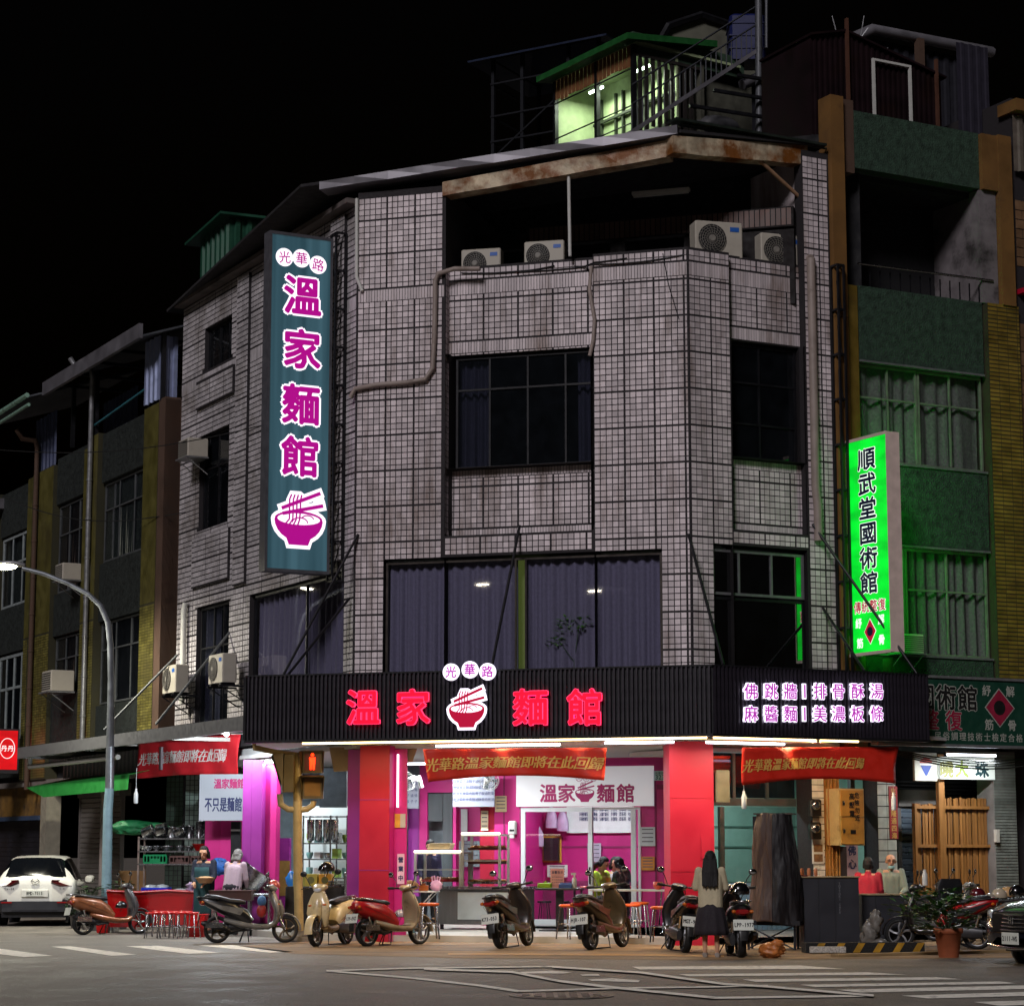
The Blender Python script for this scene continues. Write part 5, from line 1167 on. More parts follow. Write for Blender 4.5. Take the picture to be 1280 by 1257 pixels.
t=thing('wall_television','small black wall screen with a yellow surround inside the glass door','screen',CH.M)
mb=MB(CH.M); mb.box(tv0,tv1,9.86,9.94,tz-.26,tz+.26); mb.build('screen',M['plastblack'],t); mb=MB(CH.M); mb.box(tv0-.3,tv1+.04,9.945,9.97,tz-.3,tz+.3); mb.build('surround',mat('yellow_board','#b8801c',.6),t)
for u,v,lab in ((664,1022,'orange notice hung high on the left inside the glass door'),):
    a_,b2=CH.px(u,v,-9.8); mb=MB(CH.M); mb.box(a_-.15,a_+.15,9.78,9.8,b2-.22,b2+.22); mb.build('notice',mat('orange_notice','#d0701c',.6),at=CH.M@Matrix.Translation((a_,9.8,b2)),label=lab,cat='notice')
for u,v,lab in ((689,1020,'left plastic bag hanging from the wall hooks'),(703,1024,'right plastic bag hanging from the wall hooks'),(672,1043,'pale paper bag hanging lower on the magenta wall')):
    a_,b2=CH.px(u,v,-9.7); T=CH.M@Matrix.Translation((a_,9.7,b2)); mb=MB(T); mb.rings([[(.0+(.02+.13*math.sin(min(1,q*1.3)*PI*.6))*math.cos(2*PI*k/9)+.01*((k*q*7)%1.3),.06*math.sin(2*PI*k/9),.24-.5*q) for k in range(9)] for q in (0,.15,.4,.7,1)]); mb.build('plastic_bag',mat('lilac_bag','#b49ab8',.5,var=.2),at=T,label=lab,cat='bag')
# kitchen zone
kz=thing('kitchen_wall','kitchen back wall with magenta posts and grey wood cabinet doors','wall',CH.M)
KY=8.2
mb=MB(CH.M); mb.box(-5.2,ax0-.12,KY+.6,KY+.7,.12,3.6); mb.build('wall',mat('cool_wall','#7e8e98',.7),kz)
def kb(u0,u1,v0,v1,y,m_,nm,th=.1):
    mb=MB(CH.M); mb.box(CH.px(u0,1060,-y)[0],CH.px(u1,1060,-y)[0],y,y+th,max(.12,CH.px(560,v1,-y)[1]),CH.px(560,v0,-y)[1]); return mb.build(nm,m_,kz)
cab=mat('grey_wood_cabinet','#4c5053',.6,var=.25,sc=2,stretch=(5,5,.5))
kb(535,553,990,1026,6.9,cab,'cabinet_door'); kb(553.6,565,990,1110,6.9,cab,'cabinet_door'); kb(499,507,985,1130,6.8,cab,'cabinet_door')
kb(566,570,940,1110,6.5,M['magenta'],'post',.2); kb(524,534,950,1110,6.9,M['magenta'],'post'); kb(510,524,1010,1120,7.0,M['purple'],'post'); kb(535,570,1026,1150,7.3,mat('steel_back','#6d7478',.4,metal=.4),'splash_back')
kb(571,617,1008,1150,7.4,M['magenta'],'panel'); kb(600,618,940,1150,5.7,M['red'],'post'); kb(533,566,940,990,6.8,M['magenta'],'panel'); kb(566,600,940,975,6.4,M['magenta'],'panel')
kb(576,584,1011,1050,7.3,M['plaster'],'calendar_strip',.02)
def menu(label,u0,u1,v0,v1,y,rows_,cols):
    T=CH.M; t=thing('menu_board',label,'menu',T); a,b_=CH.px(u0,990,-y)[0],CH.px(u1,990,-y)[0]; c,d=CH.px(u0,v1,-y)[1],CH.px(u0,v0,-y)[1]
    mb=MB(T); mb.box(a,b_,y,y+.04,c,d); mb.build('board',emat('menu_glow','#d8dcec',.05,body='#7c7e88'),t)  # menu board carries a slight glow of its own
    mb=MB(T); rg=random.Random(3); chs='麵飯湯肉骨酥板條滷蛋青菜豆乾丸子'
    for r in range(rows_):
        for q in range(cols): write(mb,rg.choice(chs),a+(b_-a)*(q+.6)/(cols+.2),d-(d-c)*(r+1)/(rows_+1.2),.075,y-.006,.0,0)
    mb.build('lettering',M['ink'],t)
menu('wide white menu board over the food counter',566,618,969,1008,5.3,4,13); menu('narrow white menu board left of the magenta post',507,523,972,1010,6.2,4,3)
# wall fans
def fan(label,u,v,o,rot):
    a_,b2=CH.px(u,v,-o); T=CH.M@Matrix.Translation((a_,o,b2))@Matrix.Rotation(R(rot),4,'Z')@Matrix.Rotation(R(20),4,'X'); t=thing('wall_fan',label,'fan',T,'white wall fans over the kitchen')
    mb=MB(T)
    for r,y in ((.2,-.02),(.2,.05),(.15,-.05),(.1,-.06),(.05,-.065)): mb.tube([(r*math.cos(2*PI*k/20),y,r*math.sin(2*PI*k/20)) for k in range(21)],.004,4)
    for k in range(14): a=2*PI*k/14; mb.tube([(.04*math.cos(a),-.065,.04*math.sin(a)),(.15*math.cos(a),-.05,.15*math.sin(a)),(.2*math.cos(a),-.01,.2*math.sin(a)),(.17*math.cos(a),.07,.17*math.sin(a))],.003,3)
    mb.build('cage',M['whitemetal'],t)
    mb=MB(T); mb.lathe([(.05,.05),(.06,.1),(.05,.2)],12,(0,0,0),'y'); mb.tube([(0,.15,0),(.0,.3,-.1)],.02,6); mb.box(-.04,.04,.28,.34,-.25,.0); mb.build('motor',M['whitemetal'],t)
    for k in range(3):
        a=2*PI*k/3; mb=MB(T); mb.add([(.03*math.cos(a),0,.03*math.sin(a)),(.17*math.cos(a-.25),-.01,.17*math.sin(a-.25)),(.18*math.cos(a+.35),.015,.18*math.sin(a+.35)),(.05*math.cos(a+.5),.02,.05*math.sin(a+.5))],[(0,1,2,3)]); mb.build('blade',mat('fan_blade','#5c6a72',.4),t,solid=.004)
    return t
fan('white wall fan beside the left menu board',509,976,4.4,-35); fan('white wall fan over the right end of the wide menu',612,976,4.6,30)
# soap dispenser, notices on pillars
a_,b2=CH.px(641,1035,-YB_+.05); T=CH.M@Matrix.Translation((a_,YB_-.12,b2)); mb=MB(T); mb.rbox(-.09,.09,0,.1,-.12,.16,.03); mb.box(-.05,.05,-.004,0,-.06,-.02,1); mb.rbox(-.05,.05,.0,.08,-.2,-.13,.01,0); mb.build('hand_dispenser',[M['whitemetal'],M['black']],at=T,label='white hand dispenser on the magenta wall left of the glass door',cat='dispenser')
s_=sA1+.13
mb=MB(CH.M@Matrix.Translation((s_,-.04,2.25))); mb.box(-.11,.0,0,.02,-.13,.13,0); mb.box(.001,.1,0,.02,-.13,.13,1); mb.build('meter_box',[mat('mustard_box','#c08a2c',.5),M['acbody']],at=CH.M@Matrix.Translation((s_,-.04,2.25)),label='small mustard and cream box on the magenta board',cat='box')
T=CH.M@Matrix.Translation((s_+.02,-.045,1.35)); t=thing('notice','pink paper notice with three lines below the mustard box','notice',T)
mb=MB(T); mb.box(-.07,.07,0,.01,-.28,.28); mb.build('paper',mat('pink_paper','#d8b0c4',.7),t); mb=MB(T); write(mb,'營業中',-.0,.17,.11,-.004,.03,0,adv=.17,vert=True); mb.build('lettering',M['ink'],t)
mb=MB(CH.M); mb.tube([(s_-.05,-.05,2.5),(s_-.05,-.05,3.5)],.02,8); mb.build('lit_tube',emat('cool_tube2','#ffe8f4',3),at=CH.M,label='slim upright glowing tube at the top of the magenta board',cat='lamp')
# beige soffit board behind the traffic light
mb=MB(FC.M); aa,bb_=FC.px(372,945)[0],FC.px(455,945)[0]; mb.add([(aa-.2,2.1,3.66),(bb_+.3,2.1,3.66),(bb_+.2,2.1,3.38),(bb_-.4,2.0,3.22),(aa-.1,2.1,3.2)],[(4,3,2,1,0)]); mb.build('soffit_board',mat('marbled_board','#9c8a6c',.6,var=.25,sc=2,dirt='#6b5230',dsc=2),at=FC.M@Matrix.Translation((aa,1,3.3)),label='marbled beige board hanging under the fascia behind the traffic light',cat='board',solid=.03)
T,w_,h_=ubox(398,433,46.6,2.55,3.35,.1); mb=MB(T); mb.box(-w_,w_,0,.06,0,h_); mb.build('grey_board',mat('grey_blue_board','#4b5660',.5,var=.2),at=T,label='grey blue board above the steel shelves',cat='board')
# interior lamps: real fluorescent fittings on the ceiling
g3='ceiling tube lamps inside the noodle shop'
for (a,b_,y,e,lab) in ((1.9,3.1,7.6,210,'ceiling tube over the dining tables'),(3.4,4.6,8.6,170,'ceiling tube at the back of the dining room'),(-.6,.6,4.6,200,'ceiling tube over the food counter'),(-3.2,-2.0,3.0,55,'ceiling tube over the steel shelves'),(1.4,2.6,3.4,85,'ceiling tube in front of the door sign')):
    tube_lamp(lab,CH,a,b_,y,3.5,False,e,9,g3)
tube_lamp('ceiling tube inside the mint room',RT,1.3,2.6,1.6,3.4,False,70,9,'tube lamps on the right side'); tube_lamp('added ceiling tube in front of the metal shutter',RT,5.2,6.4,-.8,3.5,False,90,7,'tube lamps on the right side')  # shutter tube added to brighten the signs beside it
# ================================================================== COUNTER AND SHELVES
cn_=thing('food_counter','grey food counter with two lit glass cases full of dishes','counter',I4())
s0,s1=CH.px(548,1130,-3.2)[0],CH.px(652,1130,-3.2)[0]
T=CH.M
mb=MB(T); mb.box(s0,s1,3.2,4.1,.22,.92); mb.build('cabinet',mat('counter_grey','#5d5e60',.5,var=.2,sc=2,stretch=(8,8,.6)),cn_)
mb=MB(T); mb.box(s0-.05,s1+.05,3.12,4.15,.92,.97); mb.build('worktop',M['steel'],cn_)
mb=MB(T); mb.box(s0+.42,s1+.0,3.17,3.2,.32,.86); mb.build('front_panel',mat('pale_panel','#b9c4c8',.35,var=.2,sc=1.5),cn_)
mb=MB(T)
for x in (s0+.02,s0+1.0,s1-.1): mb.box(x,x+.06,3.25,3.31,.12,.22)
mb.build('foot',M['black'],cn_)
def case(u0,u1,z1,y,nm):
    a,b_=CH.px(u0,1080,-y)[0],CH.px(u1,1080,-y)[0]; mb=MB(T)
    for x in (a,b_-.03):
        for yy in (y,y+.6): mb.box(x-.01,x+.04,yy,yy+.04,.97,z1)
    mb.box(a,b_,y,y+.64,z1,z1+.04); mb.box(a,b_,y,y+.02,(z1+.97)/2,(z1+.97)/2+.02); fr=mb.build(nm,M['whitemetal'],cn_)
    mb=MB(T); mb.box(a+.03,b_-.03,y+.005,y+.011,.98,z1); mb.build('pane',M['glassclear'],fr)
    mb=MB(T); mb.box(a,b_,y-.03,y+.01,z1+.03,z1+.07); mb.build('lamp_strip',emat('case_strip','#fff0d8',5),fr); return a,b_,fr
a,b_,fr1=case(518,576,1.62,3.25,'glass_case'); a2,b3_,fr2=case(577,625,1.98,3.3,'glass_case')
rg=random.Random(6)
def dish(mb,x,y,z,r,mi=0,foodmi=1):
    mb.lathe([(r*.5,z),(r,z+.05),(r*.98,z+.055)],14,(x,y,0),'z',mi); 
    for k in range(10): q=rg.random()*6.28; d=rg.random()*r*.7; mb.ell((x+d*math.cos(q),y+d*math.sin(q),z+.06),(r*.22,r*.2,.03),6,4,foodmi)
def tray(name,a,b_,y,z,m_,label):
    T_=CH.M@Matrix.Translation(((a+b_)/2,y+.2,z)); L=(b_-a)/2; t=thing('food_tray',label,'tray',T_,'food trays in the glass cases')
    mb=MB(T_); mb.rings([[(-L,-.2,.05),(L,-.2,.05),(L,.2,.05),(-L,.2,.05)],[(-L*.95,-.17,0),(L*.95,-.17,0),(L*.95,.17,0),(-L*.95,.17,0)]],0,True,False); mb.build('tray',m_,t)
    mb=MB(T_)
    for k in range(int(L*90)): mb.ell((-L*.85+rg.random()*L*1.7,-.13+rg.random()*.26,.05+.02*rg.random()),(.05+.03*rg.random(),.04,.03),6,4)
    mb.build('food',mat('fried_food','#a8682a',.6,var=.5,sc=25),t,kind='stuff')
tray('t',a+.05,b_-.1,3.5,1.06,M['redplastic'],'red tray of pale noodles in the lower glass case')
br=mat('brown_tray','#5a2c16',.5)
tray('t',a2+.02,b3_-.05,3.6,1.70,br,'upper brown tray of fried food in the tall case'); tray('t',a2+.02,b3_-.05,3.6,1.42,br,'middle brown tray of fried food in the tall case'); tray('t',a2+.02,b3_-.05,3.6,1.02,M['steel'],'steel tray at the bottom of the tall case')
mb=MB(CH.M@Matrix.Translation((a+.5,3.3,1.72))); 
for k in range(4): mb.rbox(-.25+k*.02,.22+k*.01,0,.3,k*.03,k*.03+.028,.005)
mb.build('lid_stack',mat('cream_lids','#b8a47c',.6),at=CH.M@Matrix.Translation((a+.5,3.3,1.72)),label='stack of cream lids on top of the lower glass case',cat='lids')
# steel shelves left of the red pillar
sh_=thing('steel_shelves','tall steel shelves of bowls and boxes left of the red pillar','shelves',P(AT(406,1060,47.0).x,47.0,0,-12))
T=rootM(sh_); W2=.48
mb=MB(T)
for x in (-W2,W2-.03,.1):
    for y in (0,.45): mb.box(x,x+.03,y,y+.03,0.1,2.4)
mb.build('post',M['steel'],sh_)
for z in (.75,1.12,1.5,1.82,2.36):
    mb=MB(T); mb.box(-W2,W2,0,.48,z,z+.025); mb.build('shelf',M['steel'],sh_)
mb=MB(T); mb.box(-W2-.3,W2+.1,.7,.75,.1,2.6); mb.build('back_panel',emat('pale_glow_back','#c8d8d8',.22,body='#c0c8c8'),sh_)  # panel glows itself in place of light behind the shelves
for z in (1.15,1.53,.78,1.85):
    for k in range(5):
        mb=MB(T); x=-W2+.1+k*.19; h=.1+.15*rg.random()
        if k%2: mb.rbox(x-.07,x+.07,.1,.35,z,z+h,.01)
        else: mb.lathe([(.04,z),(.075,z+h*.6),(.07,z+h)],12,(x,.2,0))
        mb.build('container',(M['plaster'],M['steel'],mat('lime_pack','#9bbf5a',.5),mat('aqua_pack','#7fb0b0',.5))[(k+int(z*10))%4],sh_)
for k in range(4):
    mb=MB(T); x=-W2+.14+k*.17; mb.lathe([(.02,1.87),(.07,1.9),(.08,2.3),(.075,2.32)],14,(x,.12,0)); mb.build('steel_bin',M['steel'],sh_)
# ================================================================== RIGHT SIDE GROUND FLOOR
T=RT.M
rw=thing('mint_shop','mint green tea room behind grey framed shop windows on the right','shopfront',T)
mint=mat('mint_wall','#7fa596',.6,var=.08)
mb=MB(T); mb.box(2.1,4.6,3.2,3.3,.1,3.6); mb.build('back_wall',mint,rw)
mb=MB(T); mb.rings([[(.42,.55,.1),(2.1,3.3,.1),(2.0,3.35,.1),(.34,.6,.1)],[(.42,.55,3.6),(2.1,3.3,3.6),(2.0,3.35,3.6),(.34,.6,3.6)]],0,True,False); mb.build('side_wall',mint,rw)
mb=MB(T); mb.box(4.6,4.7,.6,3.3,.1,3.6); mb.build('side_wall',mint,rw)
mb=MB(T); mb.box(2.1,4.6,3.17,3.2,1.05,1.08); mb.box(2.1,4.6,3.17,3.2,1.75,1.78); mb.box(2.1,4.6,3.17,3.2,2.15,2.18); mb.build('wall_joint',mat('mint_dark','#4f7264',.6),rw)
mb=MB(T)
for i in range(20): mb.box(2.15+i*.12,2.15+i*.12+.105,3.15,3.17,.1,1.05)
mb.build('wainscot_board',mat('pale_blue_board','#8ba0b4',.6,var=.1),rw,kind='stuff')
gf_=mat('grey_window_frame','#4c5354',.45,metal=.4)
mb=MB(T); mb.box(.5,2.62,.52,.62,2.52,2.66); mb.box(.5,.58,.52,.62,.1,3.5); mb.box(1.2,1.26,.53,.61,2.66,3.5); mb.box(1.95,2.01,.53,.61,2.66,3.5); mb.box(.9,1.0,.53,.61,.1,2.5); mb.box(3.9,4.0,.52,.62,.1,3.5); mb.box(2.9,4.6,.52,.6,2.52,2.66); f_=mb.build('window_frame',gf_,rw)
mb=MB(T); mb.box(.58,2.62,.565,.572,2.67,3.5); mb.build('pane',glass('smoky_glass','#6a7078',.1,dull=.2,dullcol='#30404a'),f_)
mb=MB(T); mb.box(1.0,2.62,.565,.572,.2,2.5); mb.build('pane',M['glassclear'],f_)
mb=MB(T); mb.box(1.3,1.9,.7,.75,2.75,3.4,0); mb.build('dark_poster',mat('flower_poster','#1c2c28',.6,var=.5,sc=10,dirt='#7a7a4a',dsc=8,dlo=.6,dhi=.65),rw)
mb=MB(T); mb.box(.6,4.6,.62,3.3,3.52,3.6); mb.build('ceiling',M['plaster'],rw)
# tiled column with two meters
col=thing('tiled_column','white tiled column with dark joints carrying two round meters','pillar',T)
ca,cb_=RT.px(1016,1060,0)[0],RT.px(1031,1060,0)[0]
mb=MB(T); mb.box(ca,cb_,0,.5,.1,3.6); mb.build('core',M['grout'],col)
mb=MB(T); rg=random.Random(2); z=.11
while z<3.55: mb.box(ca+.006,ca+(cb_-ca)/2-.004,-.01,0,z+.006,z+.115,0,.6+.4*rg.random()); mb.box(ca+(cb_-ca)/2+.004,cb_-.006,-.01,0,z+.006,z+.115,0,.6+.4*rg.random()); z+=.122
mb.build('tile',mat('white_tile','#cfcbc4',.4,attr=.15),col,kind='stuff')
for v,lab in ((1008,'upper round electricity meter on the tiled column'),(1037,'lower round electricity meter on the tiled column')):
    a,b=RT.px(1022,v,.2); T_=RT.M@Matrix.Translation((a+.02,-.01,b)); t=thing('electric_meter',lab,'meter',T_,'round meters on the tiled column')
    mb=MB(T_); mb.rbox(-.12,.14,-.12,0,-.17,.15,.03); mb.build('body',M['plastblack'],t); mb=MB(T_); mb.lathe([(.09,-.12),(.09,-.18),(.06,-.2)],16,(-.03,0,.03),'y'); mb.build('dial_glass',M['steel'],t)
a,b=RT.px(1023,1063,.05); T_=RT.M@Matrix.Translation((a,-.03,b)); t=thing('notice','framed picture notice low on the tiled column','notice',T_)
mb=MB(T_); mb.box(-.12,.14,0,.02,-.24,.26); mb.build('board',M['plaster'],t); mb=MB(T_); mb.box(-.09,.11,-.004,0,-.02,.12); mb.box(-.09,.11,-.004,0,-.2,-.06); mb.build('picture',mat('brown_picture','#7a5a40',.6,var=.5,sc=15),t)
# ochre boards and electric box
mb=MB(T); mb.box(cb_+.01,cb_+.16,-.02,.4,.1,3.6); mb.box(cb_+.165,cb_+.3,-.08,.4,.1,3.6); 
for x in (.04,.1,.2,.26): mb.tube([(cb_+x,-.1,.1),(cb_+x,-.1,3.6)],.02,6)
mb.build('ochre_post',mat('ochre_board','#9c6c30',.6,var=.2,dirt='#5c3c1c',dsc=2),at=RT.M@Matrix.Translation((cb_,0,0)),label='ochre boarded post with conduits left of the electric box',cat='post')
a,b0=RT.px(1036,1056,.3); _,b1=RT.px(1036,985,.3)
eb=thing('electric_box','large cream and ochre electric cabinet with two doors on the ochre post','electric box',RT.M@Matrix.Translation((a,0,b0)))
T_=rootM(eb); h=b1-b0
mb=MB(T_); mb.box(.16,.74,-.42,.05,0,h); mb.build('cabinet',mat('cream_cabinet','#b9a070',.5,var=.1,dirt='#7d6840',dsc=3),eb)
for z0_,z1_ in ((.02,h*.5-.01),(h*.5+.01,h-.03)):
    mb=MB(T_); mb.box(.2,.71,-.445,-.421,z0_,z1_); d_=mb.build('door',mat('ochre_door','#a87c34',.5,var=.12,dirt='#6c4c1c',dsc=3),eb)
    mb=MB(T_); mb.box(.22,.26,-.47,-.446,(z0_+z1_)/2-.04,(z0_+z1_)/2+.04); mb.build('handle',M['steel'],d_)
mb=MB(T_); write(mb,'高壓電',.44,h*.86,.13,-.45,.02,0,adv=.16,vert=True); write(mb,'危險勿近',.56,h*.88,.12,-.45,.02,0,adv=.14,vert=True); mb.box(.4,.52,-.45,-.446,h*.2,h*.27,0); mb.build('lettering',M['black'],eb)
mb=MB(T_); mb.box(.2,.7,.1,.4,-1.9,-.02); mb.build('inner_post',M['brownpl'],eb)
# dark cabinet high beside the broad red pillar
a,b=mid.px(903,980,.25); T_=mid.M@Matrix.Translation((a,-.3,b)); mb=MB(T_); mb.rbox(-.13,.13,0,.3,-.32,.26,.02); mb.build('junction_box',mat('olive_box','#57543e',.5,var=.25),at=T_,label='olive metal junction box hanging high beside the broad red pillar',cat='box')
# hanging bottles
for u,v,F_,o_,lab in ((930,1000,FR,.3,'clear water bottle hanging under the left end of the right banner'),(1117,1002,FR,.3,'clear water bottle hanging under the right end of the right banner'),(170,995,LF,-2.0,'white plastic bottle hanging from the left side banner corner')):
    s,z=F_.px(u,v,-o_) ; T_=F_.M@Matrix.Translation((s,o_,z)); mb=MB(T_); mb.lathe([(.02,.17),(.022,.12),(.045,.06),(.045,-.13),(.035,-.15)],10); mb.tube([(0,0,.17),(0,0,.6)],.004,4); mb.build('hanging_bottle',mat('milky_plastic','#c8d0d4',.2,var=.1),at=T_,label=lab,cat='bottle')
# white tiled pier of the green building + red couplet
a0_,a1_=RT.px(1098,1060,0)[0],RT.px(1121,1060,0)[0]
wp=thing('tiled_pier','white tiled pier with black joints right of the electric box','pillar',T)
mb=MB(T); mb.box(a0_,a1_,0,.45,0,3.6); mb.build('core',M['grout'],wp)
mb=MB(T); z=.01
while z<3.5:
    for k in range(2): w_=(a1_-a0_)/2; mb.box(a0_+k*w_+.006,a0_+(k+1)*w_-.006,-.01,0,z+.008,z+.2,0,.4+.6*rg.random())
    z+=.21
mb.build('tile',mat('grey_white_tile','#a9aaa0',.4,attr=.2),wp,kind='stuff')
a,b=RT.px(1117,1015,.02); T_=RT.M@Matrix.Translation((a,-.02,b)); t=thing('red_couplet','narrow red vertical couplet strip on the tiled pier','banner',T_)
mb=MB(T_); mb.box(-.1,.1,0,.01,-.5,.5); mb.build('paper',mat('dull_red_paper','#8c1c1c',.7),t); mb=MB(T_); write(mb,'生意興隆通四海',0,.4,.13,-.004,.02,0,adv=.14,vert=True); mb.build('lettering',M['gold'],t)
T_=RT.M@Matrix.Translation((RT.px(1068,1075,0)[0],.1,RT.px(1068,1072,0)[1])); t=thing('notice','pale pink calligraphy poster under the electric box','poster',T_)
mb=MB(T_); mb.box(-.12,.16,0,.01,-.35,.3); mb.build('paper',mat('pale_pink_paper','#c89a94',.7,var=.2),t); mb=MB(T_); write(mb,'佛心',.02,.14,.2,-.004,.02,0,adv=.25,vert=True); mb.build('lettering',M['ink'],t)
# shutter, lattice, white sign with balloon mark
shutter('roller_shutter','silvery blue roller shutter behind the two seated people',RT,RT.px(1123,1060,-.8)[0],RT.px(1172,1060,-.8)[0],.05,2.55,.8,mat('silver_shutter','#8795a4',.3,metal=.6,var=.15,attr=.25),.11)
s0_,s1_=RT.px(1123,1060,-.8)[0],RT.px(1246,1060,-.8)[0]
lt_=thing('lattice','dark slatted lattice above the shutter and the wooden fence','lattice',T)
for i in range(6):
    mb=MB(T); mb.box(s0_,s1_,.8,.84,2.66+i*.07,2.70+i*.07); mb.build('slat',M['black'],lt_)
mb=MB(T); mb.box(s0_,s1_,.9,1.0,2.6,3.7); mb.box(s1_-2.2,s1_,1.0,1.1,0,2.6); mb.build('backing',M['dark'],lt_)
wsn=thing('white_sign','white backlit sign with three characters above the wooden fence','sign',T)
x0_,z0_=RT.px(1176,973,.06); x1_,z1_=RT.px(1243,947,.06)
mb=MB(T); mb.box(x0_,x1_,-.06,.05,z0_,z1_); mb.build('box',emat('white_sign_face','#d4dcd4',.55,body='#ccd4cc'),wsn)
mb=MB(T)
for k,(ch,u) in enumerate((('曉',1183),('大',1202),('珠',1227))): a,b=RT.px(u,961,.06); write(mb,ch,a,b,.34,-.066,.035,k%3)
mb.build('lettering',[mat('faded_gold','#7c7a4a',.6),mat('olive_print','#8a9a4c',.6),mat('sea_ink','#24444a',.6)],wsn)
a,b=RT.px(1157,958,.02); T_=RT.M@Matrix.Translation((a,-.03,b)); t=thing('balloon_sign','white square sign with a red, white and blue balloon emblem','sign',T_)
mb=MB(T_); mb.box(-.27,.27,0,.06,-.27,.27); mb.build('board',mat('cream_board','#b8b4a4',.5),t)
mb=MB(T_)
def half(zt,zb,mi):
    f=lambda z:(.16*math.sqrt(max(0,1-((z-.06)/.12)**2)) if z>.06 else .16*max(.12,(z+.2)/.26)); pts=[(-f(zt),zt),(-f((zt+zb)/2),(zt+zb)/2),(-f(zb),zb),(f(zb),zb),(f((zt+zb)/2),(zt+zb)/2),(f(zt),zt)]; mb.add([(x,-.004,z) for x,z in pts],[tuple(range(6))],mi)
half(.175,.07,0); half(.065,.03,1); half(.025,-.17,2)
mb.build('emblem',[mat('mark_red','#a83020',.5),M['white'],mat('mark_blue','#203c8a',.5)],t)
# wooden fence, board by board
wf=thing('wooden_fence','tall honey coloured wooden board fence left of the grey ribbed pillar','fence',T)
f0,f1=RT.px(1146,1060,-.2)[0],RT.px(1247,1060,-.2)[0]; n=26; fz=RT.px(1200,998,-.2)[1]
rg=random.Random(12)
for i in range(n):
    a=f0+(f1-f0)*i/n; w_=(f1-f0)/n; mb=MB(T); top=fz-(.0 if i>6 else .12)
    mb.box(a+.008,a+w_-.008+(-.012 if i%3 else 0),.2+.02*(i%2),.235+.02*(i%2),.12,top+.03*rg.random(),0,rg.random()*.9+.1); mb.build('board',M['wood'],wf)
for z in (.55,1.75,fz-.2):
    mb=MB(T); mb.box(f0-.05,f1+.02,.14,.2,z,z+.06,0,.5); mb.build('rail',M['wood'],wf)
pc=RT.px(1175,1060,-.15)[0]
mb=MB(T); mb.box(pc-.07,pc+.07,.05,.139,.12,3.55,0,.5); mb.build('post',M['wood'],wf); mb=MB(T); mb.box(f0-.1,f0-.05,.1,.2,.12,fz-.1,0,.3); mb.build('post',M['wood'],wf)
# ribbed grey pillar
rp_=thing('ribbed_pillar','grey horizontally ribbed pillar beside the wooden fence','pillar',T)
q0,q1=RT.px(1244,1060,0)[0],RT.px(1272,1060,0)[0]
mb=MB(T); mb.box(q0,q1,.0,.5,0,3.62); mb.build('core',M['conc'],rp_)
mb=MB(T); z=.1
while z<3.55: mb.box(q0+.01,q1-.01,-.014,-.0,z,z+.042,0,.2+.8*rg.random()); z+=.058
mb.build('rib_tile',mat('grey_rib_tile','#6c7068',.5,attr=.3,var=.2),rp_,kind='stuff')
mb=MB(T); mb.box(q0-.04,q0+.04,-.1,-.02,1.85,2.1); mb.build('switch_box',M['acbody'],at=RT.M@Matrix.Translation((q0,0,1.9)),label='tiny cream switch box on the edge of the ribbed pillar',cat='switch')
mb=MB(T); mb.box(q1+.01,14,.2,.6,0,3.7); mb.build('dark_passage',M['grout'],at=RT.M@Matrix.Translation((q1,0,0)),label='dark brown tiled wall at the right edge of the street level',cat='wall')
# fascia banners
def banner(label,F_,pts,txt,o,cols,tcol,size,adv,u0,sag=.06,slant=.25,xs=1.,vshift=0,rot=0):
    """cloth banner hung between four corners given on the plane; printed text follows the cloth"""
    (sa,za),(sb,zb),(sc,zc),(sd,zd)=[F_.px(u,v,o) for u,v in pts]   # tl,tr,br,bl
    T_=F_.M@Matrix.Translation(((sa+sb)/2,-o,(za+zd)/2)); t=thing('cloth_banner',label,'banner',T_,'red cloth banners announcing the return of the shop')
    wv=lambda s,k:.045*math.sin(s*3.2+k)+.02*math.sin(s*9+k*3)
    def fn(u,v):
        st=sa+(sb-sa)*u; zt_=za+(zb-za)*u; s2=sd+(sc-sd)*u; z2=zd+(zc-zd)*u+ sag*math.sin(PI*u)*4*.5
        s=st*v+s2*(1-v); z=zt_*v+z2*(1-v); return (s,-o+wv(s,v*1.5),z)
    mb=MB(F_.M); mb.grid(fn,48,8); mb.build('cloth',cols,t,solid=.004)
    mb=MB(F_.M)
    L=sb-sa
    def wave(X,Y,Z):
        u=max(0,min(1,(X-sa)/L)); v=Z; p=fn(u,v); return (p[0],p[1]-.012-Y,p[2])
    Hh=za-zd
    for k,ch in enumerate(txt):
        vs,fs=glyphs(ch,0)
        for ox in (0,.008,-.008):
          P2=[]
          for a,b,_ in vs:
            a=(a-.49)*size*xs; b=(b-.375)*size; a+=b*slant
            P2.append(wave(u0+k*adv+a+sa+ox,.0+ox*.1,.5+vshift+b/Hh))
          mb.add(P2,fs,0)
    mb.build('lettering',tcol,t); return t
TX='光華路溫家麵館即將在此回歸'
gp=mat('gold_paint','#e8b45c',.6,var=.1)
banner('red orange banner with gold brush characters over the food counter',FC,[(529,936),(758,934),(755,975),(534,977)],TX,-.15,mat('banner_red','#cc2a14',.7,var=.08),gp,.27,.262,.14,.05)
banner('bright red banner with gold brush characters above the covered cabinet',FR,[(926,934),(1124,933),(1120,979),(929,981)],TX,-.15,mat('banner_red2','#d4240f',.7,var=.06),gp,.25,.205,.12,.05,xs=.8)
